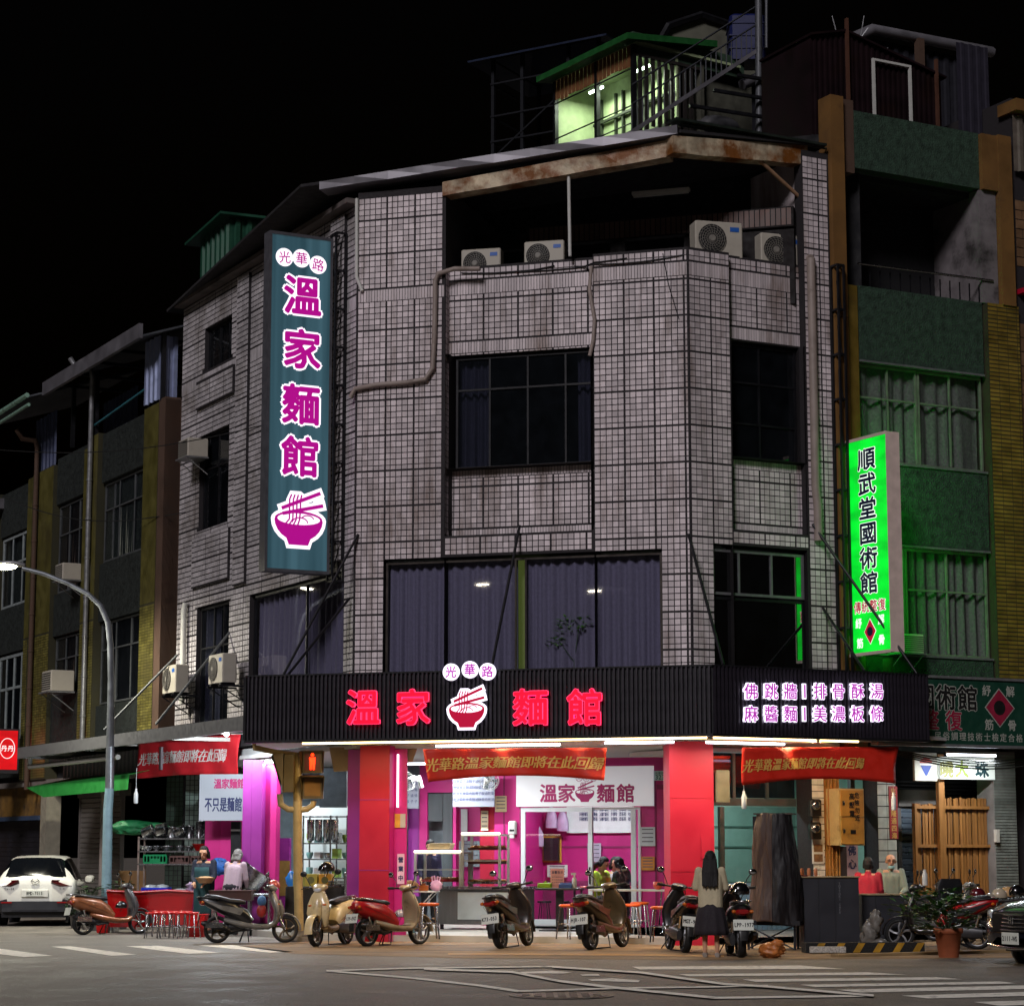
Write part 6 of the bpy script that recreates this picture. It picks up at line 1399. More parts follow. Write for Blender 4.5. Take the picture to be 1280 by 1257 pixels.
sb_=banner('red side banner with white characters hanging under the metal canopy',Frame(LF.W(-10.5,2.0,0)[:2],-40),[(171,926),(302,917),(298,970),(172,973)],TX,0,mat('banner_red3','#c01826',.75,var=.1),M['white'],.30,.225,.15,.03,slant=.2,xs=.75)
# ================================================================== STREET LAMP, SIGNALS
lx=AT(135,1060,50.5).x; LT=P(lx,50.5,0)
sl_=thing('street_lamp','tall street lamp with a curved grey arm and pale blue lower post','street lamp',LT)
bp=AT(131,1000,50.5)
def lp(u,v): p=AT(u,v,50.5); return (p.x-lx,0,p.z)
mb=MB(LT); mb.tube([lp(133,1130)[:2]+(0.,),lp(135,1010),lp(137,985)],[.115,.105,.1],14); mb.lathe([(.19,0),(.19,.04)],14); mb.build('lower_post',mat('pale_blue_paint','#7d9ba6',.5,var=.15,dirt='#54656a',dsc=3),sl_)
mb=MB(LT); mb.tube([lp(137,985),lp(139,850),lp(138,805),lp(135,778),lp(126,757),lp(110,742),lp(85,729),lp(55,717),lp(28,710)],[.1,.075,.07,.065,.06,.055,.05,.05,.05],12); mb.build('arm',mat('galvanised','#7b8086',.4,metal=.6,var=.15),sl_)
hd=lp(12,706)
mb=MB(LT); mb.loft([(hd[0]-.32,0,hd[2]+.03,0,.05,.03),(hd[0]-.2,0,hd[2]+.04,0,.12,.05),(hd[0]+.1,0,hd[2]+.04,0,.12,.06),(hd[0]+.35,0,hd[2]-.01,0,.06,.05)],12); mb.build('lamp_head',M['alu'],sl_)
mb=MB(LT); mb.ell((hd[0]-.12,0,hd[2]-.03),(.3,.13,.08),12,6); mb.build('lens',emat('street_lens','#fff6c8',60),sl_)
ld=bpy.data.lights.new('street_lamp_light','SPOT'); ld.spot_size=R(176); ld.spot_blend=.5; ld.energy=3000; ld.shadow_soft_size=.12; ld.color=(1,.95,.78)
lo2=bpy.data.objects.new('street_lamp_light',ld); COL.objects.link(lo2); lo2.parent=sl_; lo2.location=(hd[0]-.05,0,hd[2]-.12)
# traffic light
px_,py_=G(374,1176)[:2]; TT=P(px_,py_,0)
tl=thing('traffic_light','ochre lit pedestrian signal post with a red standing figure by the kerb','traffic light',TT)
def tp(u,v,dy=0): p=AT(u,v,py_+dy); return (p.x-px_,dy,p.z)
mb=MB(TT); mb.lathe([(.34,.0),(.34,.1),(.2,.12),(.13,.2)],16); mb.build('base',M['conc'],tl)
mb=MB(TT); mb.tube([(0,0,.1),tp(372,1060),tp(372,945)],.088,14); mb.tube([tp(374,944),tp(345,940),tp(318,934),tp(318,926)],.055,10); mb.build('post',mat('ochre_post_paint','#a08a5a',.5,var=.2,dirt='#5a4a30',dsc=3),tl)
mb=MB(TT); mb.tube([tp(392,1000),tp(391,1006),tp(384,1011),tp(372,1012),tp(360,1011),tp(351,1005),tp(350,992)],.06,10); mb.build('bracket',mat('ochre_post_paint','#a08a5a'),tl)
def sighead(u,v0,v1,nm,rot=0):
    a=tp(u,v1); b=tp(u,v0); h=b[2]-a[2]; Tq=TT@Matrix.Translation((a[0],-.12,a[2]))@Matrix.Rotation(R(rot),4,'Z')
    mb=MB(Tq); mb.rbox(-.2,.2,.0,.22,0,h,.02); 
    o=mb.build(nm,mat('signal_case','#4a3d1c',.5,var=.2),tl)
    mb=MB(Tq); mb.add([(-.2,0,h),(.2,0,h),(.24,-.2,h-.03),(-.24,-.2,h-.03)],[(0,1,2,3)]); mb.add([(-.2,0,h),(-.24,-.2,h-.03),(-.2,0,.08)],[(0,1,2)]); mb.add([(.2,0,h),(.24,-.2,h-.03),(.2,0,.08)],[(0,2,1)]); mb.build('visor',mat('signal_case','#4a3d1c'),o,solid=.01)
    return Tq,h,o
Tq,h,o=sighead(391,938,966,'signal_head')
mb=MB(Tq); mb.box(-.15,.15,-.006,0,.05,h-.06); mb.build('face',mat('red_dim_face','#5a1408',.4),o)
mb=MB(Tq); c=h/2; mb.ell((0,-.012,c+.13),(.03,.006,.035),10,6); mb.prism([(-.06,c+.08),(.06,c+.08),(.05,c-.02),(.045,c-.15),(.012,c-.15),(0,c-.03),(-.012,c-.15),(-.045,c-.15),(-.05,c-.02)],-.018,-.008); mb.build('figure_light',emat('signal_red','#ff2a08',5),o)
Tq,h,o=sighead(391,969,998,'signal_head'); mb=MB(Tq); mb.box(-.15,.15,-.006,0,.05,h-.06); mb.build('face',mat('amber_face','#6a4a14',.4),o)
Tq,h,o=sighead(353,942,990,'signal_head',-80); mb=MB(Tq); mb.box(-.15,.15,-.006,0,.05,h-.06); mb.build('face',M['black'],o)
# ================================================================== SCOOTERS
def scooter(name,label,M0,body,accent,seat='seat_black',plate='',rimc=None,grp='scooters parked at the kerb',sport=False,mir=1,shield=None,lean=0,tail='#7a0c10'):
    M0=M0@Matrix.Rotation(R(lean),4,'X')
    t=thing(name,label,'scooter',M0,grp); B_=M['sc_'+body] ; A_=M['sc_'+accent]; SH=M['sc_'+(shield or body)]; T=M0
    rim=rimc or M['alu']; r=.245; blk=M['plastblack']
    for x,w_,nm in ((-.62,.058,'rear_wheel'),(.64,.05,'front_wheel')):
        mb=MB(T); pr=[(r-.055,-w_*.8),(r-.02,-w_),(r,-w_*.45),(r+.004,0),(r,w_*.45),(r-.02,w_),(r-.055,w_*.8),(r-.06,0)]
        mb.rings([[ (x+q*math.cos(2*PI*k/28),y,r+q*math.sin(2*PI*k/28)) for (q,y) in pr] for k in range(28)],0,False,True,True)
        wh=mb.build(nm,M['rubber'],t)
        mb=MB(T); mb.lathe([(r-.05,-.03),(r-.065,-.032),(r-.07,0),(r-.065,.032),(r-.05,.03)],24,(x,0,r),'y',0,False)
        for k in range(5):
            a=2*PI*k/5; 
            for dy in (-.022,.022): mb.tube([(x+.03*math.cos(a),dy,r+.03*math.sin(a)),(x+.11*math.cos(a+.15),dy,r+.11*math.sin(a+.15)),(x+(r-.06)*math.cos(a+.35),dy*.8,r+(r-.06)*math.sin(a+.35))],[.022,.018,.024],5)
        mb.lathe([(.0,-.05),(.045,-.045),(.045,.045),(.0,.05)],12,(x,0,r),'y'); mb.build('rim',rim,wh)
    # rear body
    if sport: st=[(-.98,0,.80,0,.035,.03),(-.92,0,.79,0,.09,.06),(-.78,0,.74,0,.135,.10),(-.55,0,.66,0,.165,.135),(-.3,0,.57,0,.17,.16),(-.12,0,.47,-20,.155,.15),(.0,0,.36,-40,.15,.09)]
    else: st=[(-.92,0,.70,0,.05,.06),(-.87,0,.69,0,.12,.11),(-.72,0,.65,0,.17,.15),(-.5,0,.61,0,.19,.17),(-.28,0,.57,0,.185,.17),(-.12,0,.47,-15,.17,.16),(.0,0,.36,-35,.16,.10)]
    mb=MB(T); mb.loft(st,18,2.6); mb.build('rear_body',B_,t)
    mb=MB(T); mb.loft([(-.5,0,.42,0,.12,.05),(-.2,0,.34,0,.165,.07),(.1,0,.29,0,.17,.06),(.32,0,.29,10,.165,.055),(.45,0,.36,40,.15,.05)],16,3); mb.build('floorboard',A_,t)
    mb=MB(T); mb.box(-.12,.34,-.12,.12,.345,.352); mb.build('floor_mat',M['rubber'],t)
    mb=MB(T); mb.loft([(-.86,0,.80+.05*sport,0,.06,.02),(-.8,0,.805+.05*sport,0,.11,.035),(-.6,0,.79+.03*sport,0,.135,.05),(-.38,0,.755,0,.13,.055),(-.2,0,.745,0,.11,.05),(-.1,0,.735,0,.06,.03)],16,2.4); mb.build('seat',M[seat],t)
    # leg shield and front apron
    mb=MB(T); mb.loft([(.40,0,.30,60,.14,.04),(.47,0,.42,70,.18,.055),(.485,0,.58,82,.215,.06),(.45,0,.72,95,.20,.07),(.405,0,.86,105,.14,.075),(.37,0,.95,100,.08,.06)],18,2.6); mb.build('leg_shield',SH,t)
    mb=MB(T); mb.loft([(.53,0,.42,80,.07,.06),(.56,0,.6,85,.10,.07),(.50,0,.78,100,.08,.06)],14,2.2); mb.build('front_nose',A_ if sport else SH,t)
    mb=MB(T); mb.tube([(.40,0,.9),(.47,0,.62),(.56,.0,.45)],.035,8); 
    for y in (-.075,.075): mb.tube([(.5,y,.5),(.64,y,.245)],.02,8)
    mb.box(.49,.56,-.09,.09,.42,.46); mb.build('fork',M['steel'],t)
    mb=MB(T); fr=[]
    for k in range(9):
        a=R(-5+k*18); fr.append((.64+.285*math.cos(a),0,.245+.285*math.sin(a),math.degrees(a)-90+180*0,.075,.016))
    mb.loft(fr,12,3); mb.build('front_fender',SH,t)
    # handlebar cowl, bars, mirrors
    mb=MB(T); mb.loft([(.24,0,.985,10,.05,.03),(.30,0,1.0,10,.13,.055),(.40,0,.99,-10,.12,.075),(.47,0,.955,-30,.06,.05)],16,2.3); mb.build('handlebar_cowl',SH,t)
    mb=MB(T); mb.tube([(.33,-.14,1.0),(.25,-.36,1.01)],.017,8); mb.tube([(.33,.14,1.0),(.25,.36,1.01)],.017,8); mb.build('handlebar',blk,t)
    for y in (-1,1):
        mb=MB(T); mb.tube([(.29,y*.24,1.005),(.25,y*.36,1.01)],.023,8); mb.build('grip',M['rubber'],t)
        mb=MB(T); mb.tube([(.31,y*.2,1.01),(.36,y*.36,.99)],.007,5); mb.build('brake_lever',M['steel'],t)
        if mir:
            mb=MB(T); mb.tube([(.31,y*.19,1.02),(.33,y*.24,1.14),(.30,y*.30,1.22)],.008,6); m_=mb.build('mirror',blk,t)
            mb=MB(T); mb.ell((.30,y*.325,1.245),(.018,.065,.05),12,8); mb.build('mirror_head',blk,m_)
            mb=MB(T); mb.ell((.285,y*.325,1.245),(.006,.055,.04),12,6); mb.build('mirror_glass',M['chrome'],m_)
    mb=MB(T); mb.ell((.46,0,.965) if not sport else (.555,0,.64),(.035,.075,.05),14,8); mb.build('headlight',mat('lamp_glass','#c8ccd0',.1,var=.02,coat=.5),t)
    for y in (-1,1): mb=MB(T); mb.ell((.50,y*.13,.70),(.03,.045,.022),10,6); mb.build('indicator',mat('amber_lens','#b85a10',.25),t)
    mb=MB(T); zt=.70 if not sport else .76; mb.loft([(-.95,0,zt-.02,0,.075,.03),(-.92,0,zt-.03,0,.11,.05),(-.86,0,zt-.03,0,.12,.05)],14,2.4); mb.build('tail_light',mat('tail_lens','#8c0c10',.15,var=.05,coat=.6),t)
    for y in (-1,1): mb=MB(T); mb.ell((-.9,y*.13,zt-.02),(.03,.035,.028),10,6); mb.build('indicator',mat('amber_lens','#b85a10',.25),t)
    # rear fender, plate
    mb=MB(T); mb.loft([(-.84,0,.60,-50,.08,.014),(-.93,0,.50,-60,.075,.012),(-.98,0,.36,-75,.07,.010),(-.985,0,.26,-90,.065,.008)],10,3); mb.build('mudguard',blk,t)
    TP=T@Matrix.Translation((-.975,0,.49))@Matrix.Rotation(R(-90),4,'Z')@Matrix.Rotation(R(-14),4,'X')
    mb=MB(TP); mb.rbox(-.15,.15,0,.008,-.08,.08,.006); pl_=mb.build('licence_plate',mat('plate_white','#d2d6cc',.4,var=.05),t)
    if plate: mb=MB(TP); write(mb,plate,-.118,-.0,.085,-.004,.03,0,adv=.0365 if len(plate)>6 else .045,sx=.72); mb.build('lettering',M['black'],pl_)
    # grab rail
    mb=MB(T); mb.tube([(-.6,-.14,.80),(-.85,-.13,.83),(-.97,-.07,.83),(-1.0,0,.83),(-.97,.07,.83),(-.85,.13,.83),(-.6,.14,.80)],.014,8); mb.build('grab_rail',M['steel'] if not sport else blk,t)
    # drive unit, exhaust, stands
    mb=MB(T); mb.loft([(.0,.12,.30,0,.05,.08),(-.25,.13,.29,0,.06,.095),(-.55,.13,.27,0,.055,.10),(-.72,.13,.26,0,.04,.08)],12,3); mb.tube([(-.1,0,.33),(-.5,.03,.28)],.08,8); mb.build('engine_case',mat('engine_grey','#3c3c3e',.4,metal=.5),t)
    mb=MB(T); mb.tube([(-.1,-.08,.24),(-.35,-.14,.2),(-.5,-.16,.25)],.02,8); mb.tube([(-.42,-.16,.24),(-.5,-.165,.27),(-.85,-.17,.35),(-.92,-.17,.365)],[.035,.058,.058,.03],12); mb.build('exhaust',mat('exhaust_black','#222224',.35,metal=.5),t)
    mb=MB(T); mb.box(-.84,-.52,-.232,-.225,.27,.37); mb.build('heat_shield',M['steel'],t)
    mb=MB(T); mb.tube([(-.12,-.1,.22),(-.2,-.15,.02),(-.2,.15,.02),(-.12,.1,.22)],.012,6); mb.tube([(-.05,.14,.24),(-.02,.26,.02)],.01,6); mb.build('stand',M['black'],t)
    mb=MB(T); mb.tube([(-.58,.11,.27),(-.66,.12,.56)],.028,8); mb.tube([(-.58,-.09,.27),(-.66,-.1,.56)],.028,8); mb.build('shock_absorber',M['chrome'],t)
    for y in (-1,1):
        mb=MB(T); mb.tube([(-.80,y*.158,.70),(-.55,y*.193,.60),(-.28,y*.186,.50),(-.1,y*.166,.42)],.0035,4); mb.tube([(.46,y*.16,.36),(.44,y*.205,.62),(.40,y*.15,.86)],.0035,4); mb.build('panel_seam',M['plastblack'],t)
        mb=MB(T); mb.tube([(.33,y*.1,.99),(.40,y*.13,.9),(.43,y*.08,.76)],.008,5); mb.build('cable',M['rubber'],t)
    if sport:
        for y in (-1,1): mb=MB(T); mb.add([(-.12,y*.175,.62),(-.55,y*.178,.68),(-.9,y*.12,.78),(-.55,y*.184,.60),(-.2,y*.185,.50)],[(0,1,2,3,4) if y<0 else (4,3,2,1,0)]); mb.build('side_stripe',A_,t,solid=.008)
    return t
def scm(n,c,**k): M['sc_'+n]=mat('scooter_'+n,c,.32,var=.15,sc=5,coat=.35,dirt='#1e1a16',dsc=3.5,dlo=.56,dhi=.8,**k)
scm('copper','#8a5434',metal=.3); scm('grey','#4c4c4e'); scm('silver','#75736e',metal=.3); scm('black','#121214'); scm('cream','#cdb88a'); scm('tan','#8a7a60'); scm('red','#a30a14'); scm('darkbrown','#2a2320',metal=.2); scm('bronze','#4a3f30',metal=.3); scm('gold','#54462e',metal=.4); scm('white','#b8b4a8')
M['seat_black']=mat('seat_black','#16171c',.5,var=.2,bump=.2,bs=200); M['seat_tan']=mat('seat_brown','#3a2a24',.5,var=.2)
def scp(u,v,deg,s=1.05,x0=-.62): # rear tyre contact at the pixel
    g=G(u,v); return Matrix.Translation((g.x,g.y,0))@Matrix.Rotation(R(deg),4,'Z')@Matrix.Scale(s,4)@Matrix.Translation((-x0,0,0))
scooter('scooter','copper brown scooter with grey floorboard parked beside the white car',scp(104,1168,33,.97),'copper','copper',plate='',shield='grey',rimc=M['chrome'],lean=-3)
scooter('scooter','silver and black scooter with a red helmet on its bar left of the signal post',scp(271,1178,9,1.0),'black','silver',shield='silver',plate='',sport=True,rimc=M['sc_gold'],lean=-3)
scooter('scooter','cream classic scooter facing the road right of the signal post',scp(395,1183,250,1.04,x0=.64),'cream','tan',shield='cream',lean=4)
scooter('scooter','red scooter with a patterned jacket over its handlebar',scp(459,1182.5,46,1.02),'red','tan',shield='tan',plate='139-EVZ',lean=-3)
s5=scooter('scooter','dark brown scooter seen from behind in front of the food counter',scp(627,1185.5,70,1.08),'darkbrown','bronze',plate='K73-053',sport=True,lean=-8)
scooter('scooter','bronze scooter with an ivory side box in front of the glass door',scp(739,1187,64,1.08),'bronze','gold',shield='gold',plate='HJR-107',sport=True,lean=-6)
scooter('scooter','black sports scooter with a tilted plate in front of the magenta wall',scp(856,1190.5,97,1.08),'black','bronze',plate='MGT-9712',sport=True,lean=6)
scooter('scooter','black scooter with a chrome rail touching the standing woman',scp(926,1196.5,92,1.08),'black','grey',plate='LPP-1977',lean=0)
g5='scooters crowded in front of the wooden fence'
scooter('scooter','black scooter with a raised mirror just left of the terracotta pot',scp(1170,1176,150,1.05),'black','grey',grp=g5)
scooter('scooter','dark red scooter half hidden by the terracotta pot',scp(1222,1186,165,1.05),'red','black',shield='black',grp=g5,sport=True)
scooter('scooter','black scooter nearest the wooden fence with helmets on it',scp(1240,1176,140,1.05),'darkbrown','black',grp=g5)
scooter('scooter','rearmost silver scooter between the fence and the dark car',scp(1285,1180,160,1.05),'silver','black',grp=g5)
# helmets, bags and clothes resting on the scooters
def helmet(label,p,col,s=1.,vis=True,face=200):
    T=Matrix.Translation(p)@Matrix.Rotation(R(face),4,'Z')@Matrix.Scale(s,4); t=thing('helmet',label,'helmet',T)
    mb=MB(T); rs=[]
    for i in range(9):
        a=-.35+i*(PI/2+.35)/8; q=max(.02,math.cos(a)); rs.append([(.14*q*math.cos(2*PI*k/18),.12*q*math.sin(2*PI*k/18),.13*math.sin(a)) for k in range(18)])
    mb.rings(rs); mb.build('shell',mat('helmet_'+col.strip('#'),col,.2,var=.05,coat=.6),t)
    mb=MB(T); mb.lathe([(.128,-.05),(.134,-.045),(.13,-.035)],18,(0,0,0)); mb.tube([(0,.11,-.04),(.03,.07,-.13),(.03,-.07,-.13),(0,-.11,-.04)],.006,5); mb.build('trim',M['plastblack'],t)
    if vis: mb=MB(T); mb.grid(lambda u,v:((.142+.03*(1-v))*math.cos(-.9+1.8*u),(.125+.02*(1-v))*math.sin(-.9+1.8*u),-.04+.09*v),8,3); mb.build('visor',glass('visor_glass','#505860',.2),t,solid=.003)
    return t
helmet('salmon red half helmet hanging on the silver scooter bar',AT(342,1107,44.6),'#c05048',.95)
helmet('dark helmet hanging from the cream scooter mirror',AT(409,1085,41.6),'#1c1814',1.)
helmet('silver grey helmet under the red scooter bar',AT(500,1143,43.2),'#8a8490',.8); 
mb=MB(P(*AT(511,1127,43.3))); mb.ell((0,0,0),(.11,.1,.1),14,10); mb.build('bundle',mat('sky_blue_bag','#3f92b4',.5,var=.2,bump=.6,bs=20),at=P(*AT(511,1127,43.3)),label='bright blue pouch hanging from the red scooter bar',cat='pouch')
helmet('brown helmet on the floor of the cream scooter',AT(442,1128,42.6),'#5c2c20',.85)
helmet('black helmet on the tail of the scooter beside the woman',AT(925,1113,37.6),'#0e0e10',1.15)
for u,v,Y_,c_,l_ in ((1222,1118,41.5,'#4a1018','maroon helmet at the left end of the helmets by the fence'),(1237,1126,40.8,'#8c8478','grey helmet low among the helmets by the fence'),(1249,1119,41,'#a89c88','pale round helmet second from the right'),(1259,1117,41.2,'#b89468','tan helmet beside the black one'),(1271,1115,40.5,'#0c0c0e','large black helmet at the right end by the fence')): helmet(l_,AT(u,v,Y_),c_,1.05,False)
helmet('black full helmet on the floor of the copper scooter',AT(152,1132,47.4),'#101012',.8)
# patterned jacket over the red scooter's bar
T_=P(*AT(490,1105,43.9),35)
mb=MB(T_); mb.grid(lambda u,v:((u-.5)*.62*(1-.2*v),.10*math.sin(v*PI-.4)+.03*math.sin(u*9+v*4),.28-.75*v*(1-.25*abs(u-.5))+.03*math.cos(u*7)),16,14); mb.build('jacket',mat('leopard_cloth','#2c231a',.9,var=.8,sc=26,dirt='#5c4426',dsc=18,dlo=.5,dhi=.6),at=T_,label='dark patterned jacket draped over the red scooter bar',cat='jacket',solid=.025)
T_=P(*AT(776,1141,41.6),64); mb=MB(T_); mb.rbox(-.12,.12,-.03,.1,-.1,.1,.015); mb.box(-.02,.02,-.036,-.03,-.02,.02,1); mb.build('side_box',[mat('ivory_box','#b8a478',.4),M['chrome']],at=T_,label='ivory box hanging on the side of the bronze scooter',cat='box')
T_=P(*AT(327,1142,44.9)); mb=MB(T_); mb.ell((0,0,.06),(.1,.1,.13),10,8); mb.ell((.0,.0,.25),(.09,.09,.11),10,8,1); mb.build('shopping_bag',[mat('red_bag','#8c1c14',.5,var=.3,bump=.5),mat('blue_bag','#3c6a98',.5,var=.3,bump=.5)],at=T_,label='blue and red bags on the floor of the silver scooter',cat='bag')
# ================================================================== CARS
def car(name,label,M0,paint,clad_,L=4.4,suv=True):
    t=thing(name,label,'car',M0); h=L/2; T=M0
    #      x     zb   zbelt zroof  wb   wbelt wroof
    if suv: st=[(-2.18,.48,.86,.90,.62,.78,.60),(-2.14,.34,.98,1.03,.80,.86,.66),(-2.05,.28,1.02,1.12,.86,.89,.68),(-1.86,.26,1.03,1.36,.89,.90,.62),(-1.66,.24,1.02,1.52,.90,.90,.60),(-1.2,.24,1.0,1.56,.90,.90,.62),(-.4,.24,.98,1.57,.90,.90,.63),(.3,.24,.96,1.50,.90,.90,.62),(.85,.24,.95,1.14,.90,.89,.66),(1.05,.24,.94,1.0,.90,.88,.70),(1.6,.24,.86,.92,.89,.86,.66),(2.0,.26,.74,.80,.82,.80,.6),(2.16,.34,.62,.66,.68,.70,.5),(2.2,.42,.54,.56,.5,.52,.4)]
    else: st=[(-2.4,.48,.86,.92,.6,.76,.6),(-2.36,.3,.98,1.06,.8,.86,.66),(-2.1,.24,1.02,1.5,.88,.90,.66),(-1.4,.22,1.0,1.62,.90,.91,.68),(-.4,.22,.97,1.64,.90,.91,.68),(.5,.22,.95,1.56,.90,.91,.68),(1.2,.22,.93,1.16,.90,.90,.7),(1.5,.22,.92,.99,.90,.88,.72),(2.0,.24,.84,.90,.88,.85,.66),(2.28,.26,.72,.77,.82,.80,.6),(2.4,.34,.60,.64,.68,.70,.5),(2.43,.42,.54,.56,.5,.52,.4)]
    rs=[]
    for x,zb,zbl,zr,wb,wbl,wr in st:
        half=[(wb*.80,zb),(wb*.97,zb+.06),(wb,zb+(zbl-zb)*.35),(max(wb,wbl),zb+(zbl-zb)*.7),(wbl*.985,zbl-.02),(wbl*.95,zbl+.01),(wbl*.95+(wr-wbl*.95)*.5,zbl+(zr-zbl)*.52),(wr,zr-.05*min(1,(zr-zbl)*4)),(wr*.84,zr-.005),(wr*.4,zr+.012)]
        rs.append([(x,-y,z) for y,z in half]+[(x,y,z) for y,z in reversed(half)])
    mb=MB(T); n=20; K=len(rs); vs=[p for r_ in rs for p in r_]; body=[];gl=[];wsf=[]
    for k in range(K-1):
        for i in range(n-1):
            q=(k*n+i,k*n+i+1,(k+1)*n+i+1,(k+1)*n+i); j=i if i<10 else n-2-i
            xm=(st[k][0]+st[k+1][0])/2; tall=min(st[k][3]-st[k][2],st[k+1][3]-st[k+1][2])
            slope=abs(st[k][3]-st[k+1][3])/max(.01,abs(st[k][0]-st[k+1][0]))
            if j in (5,6) and tall>.25: gl.append(q)
            elif j in (7,8,9) and slope>.5 and max(st[k][3]-st[k][2],st[k+1][3]-st[k+1][2])>.2: wsf.append(q)
            else: body.append((q,j))
    bm_=[q for q,j in body if j>=2 or not suv]; cl_=[q for q,j in body if j<2 and suv]
    mb.add(vs,[*bm_,tuple(range(n-1,-1,-1)),tuple(range((K-1)*n,K*n))],0,0,True); mb.build('body',paint,t)
    if cl_: mb=MB(T); mb.add(vs,cl_,0,0,True); mb.build('cladding',clad_,t)
    gm_=mat('car_glass','#0a0c10',.06,var=.02,spec=.8)
    mb=MB(T); mb.add(vs,gl,0,0,True); mb.build('side_window',gm_,t)
    mb=MB(T); mb.add(vs,wsf,0,0,True); mb.build('windscreen',gm_,t)
    mb=MB(T); mb.box(-h+.1,h-.2,-.74,.74,.2,.32); mb.build('underbody',M['black'],t)
    for x in (-1.3,1.35):
        for y in (-.80,.80):
            mb=MB(T); rr_=.335
            mb.rings([[(x+q*math.cos(2*PI*k/28),y+w_,rr_+q*math.sin(2*PI*k/28)) for q,w_ in ((.23,-.1),(.32,-.11),(.335,-.05),(.335,.05),(.32,.11),(.23,.1))] for k in range(28)],0,False,True,True); wh=mb.build('wheel',M['rubber'],t)
            mb=MB(T); sg=1 if y>0 else -1; mb.lathe([(.235,0),(.22,sg*.08),(.2,sg*.085)],24,(x,y,rr_),'y',0,False)
            for k in range(7): a=2*PI*k/7; mb.tube([(x+.04*math.cos(a),y+sg*.09,rr_+.04*math.sin(a)),(x+.21*math.cos(a),y+sg*.08,rr_+.21*math.sin(a))],[.03,.02],5)
            mb.lathe([(.06,sg*.07),(.05,sg*.1)],12,(x,y,rr_),'y'); mb.build('rim',M['alu'],wh)
            mb=MB(T); mb.rings([[(x+q*math.cos(2*PI*k/24),y*1.02+sg*w_,rr_+q*math.sin(2*PI*k/24)) for q,w_ in ((.36,.0),(.40,.09),(.45,.095),(.46,.0))] for k in range(24)],0,False,True,True); mb.build('wheel_arch',clad_,t)
    for y in (-1,1): mb=MB(T); mb.loft([(.72,y*.96,1.0,0,.08,.05),(.80,y*.99,1.02,0,.12,.09),(.88,y*.96,1.02,0,.06,.05)],12); mb.build('wing_mirror',paint,t)
    return t
white_p=mat('pearl_white','#d6d6cf',.3,var=.03,sc=1,coat=.6); dark_p=mat('midnight_paint','#14161f',.22,var=.05,sc=1,coat=.8)
cg=G(60,1157)
CM=Matrix.Translation((cg.x-.26,cg.y-.3,0))@Matrix.Rotation(R(96),4,'Z')@Matrix.Translation((2.2,0,0))
wc=car('white_car','white hatchback seen from behind at the left edge of the street',CM,white_p,mat('grey_cladding','#22232a',.55,var=.1))
TB=CM@Matrix.Translation((-2.19,0,0))@Matrix.Rotation(R(-90),4,'Z')
mb=MB(TB); mb.add([(-.60,.12,1.09),(.60,.12,1.09),(.66,.17,1.16),(.47,.50,1.49),(-.47,.50,1.49),(-.66,.17,1.16)],[tuple(range(6))]); mb.build('rear_window',mat('car_glass','#0a0c10'),wc,solid=.02)
for y in (-1,1):
    mb=MB(TB); mb.add([(y*.86,.2,1.0),(y*.36,-.005,1.02),(y*.36,-.0,.97),(y*.55,-.02,.90),(y*.80,.04,.88),(y*.88,.2,.9)],[tuple(range(6)) if y<0 else tuple(range(5,-1,-1))]); mb.build('tail_light',mat('dark_red_lens','#3c080c',.15,coat=.6),wc,solid=.05)
mb=MB(TB); mb.rbox(-.30,.30,-.04,.0,.66,.82,.01); mb.box(-.19,.19,-.052,-.041,.68,.80,1); pl_=mb.build('licence_plate',[white_p,mat('plate_white','#d2d6cc',.4)],wc)
mb=MB(TB); write(mb,'BMD-7015',-.162,.74,.095,-.055,.025,0,adv=.0455,sx=.7); mb.build('lettering',M['black'],pl_)
mb=MB(TB); mb.tube([(.085*math.cos(2*PI*k/20),-.012,1.0+.068*math.sin(2*PI*k/20)) for k in range(21)],.008,5); mb.tube([(-.08,-.016,1.02),(-.03,-.016,1.0),(0,-.016,.97),(.03,-.016,1.0),(.08,-.016,1.02)],.009,5); mb.build('badge',M['chrome'],wc)
mb=MB(TB); write(mb,'Cx-30',-.66,.84,.07,-.0,.015,0,adv=.045,sx=.7); write(mb,'2.0',.56,.84,.055,-.0,.015,0,adv=.04,sx=.7); mb.build('badge_lettering',M['chrome'],wc)
mb=MB(TB); mb.box(-.72,.72,-.03,.05,.33,.56); mb.box(-.5,.5,-.045,-.03,.36,.40); mb.build('bumper',mat('grey_cladding','#22232a',.55),wc)
for y in (-1,1): mb=MB(TB); mb.box(y*.74,y*.50,-.05,-.03,.52,.55); mb.build('reflector',mat('tail_lens','#8c0c10',.15),wc)
g=G(1253,1207)
DM=Matrix.Translation((g.x,g.y,0))@Matrix.Rotation(R(207),4,'Z')@Matrix.Translation((-2.43,.3,0))
dc=car('dark_car','dark polished car with a chrome grille entering at the right edge',DM,dark_p,dark_p,suv=False)
TF=DM@Matrix.Translation((2.43,0,0))@Matrix.Rotation(R(90),4,'Z')
mb=MB(TF); mb.rbox(-.52,.52,-.02,.05,.50,.80,.04); mb.build('grille',M['black'],dc)
for k in range(5):
    mb=MB(TF); mb.tube([(-.5+.03*k,.02-.0,.54+.055*k),(0,-.05,.53+.055*k),(.5-.03*k,.02,.54+.055*k)],.014,6); mb.build('grille_bar',M['chrome'],dc)
mb=MB(TF); mb.box(-.03,-.02,-.08,-.06,.63,.72); mb.box(.02,.03,-.08,-.06,.63,.72); mb.box(-.03,.03,-.08,-.06,.67,.685); mb.tube([(-.055,-.065,.73),(.055,-.065,.73),(.045,-.065,.62),(-.045,-.065,.62),(-.055,-.065,.73)],.006,4); mb.build('badge',M['chrome'],dc)
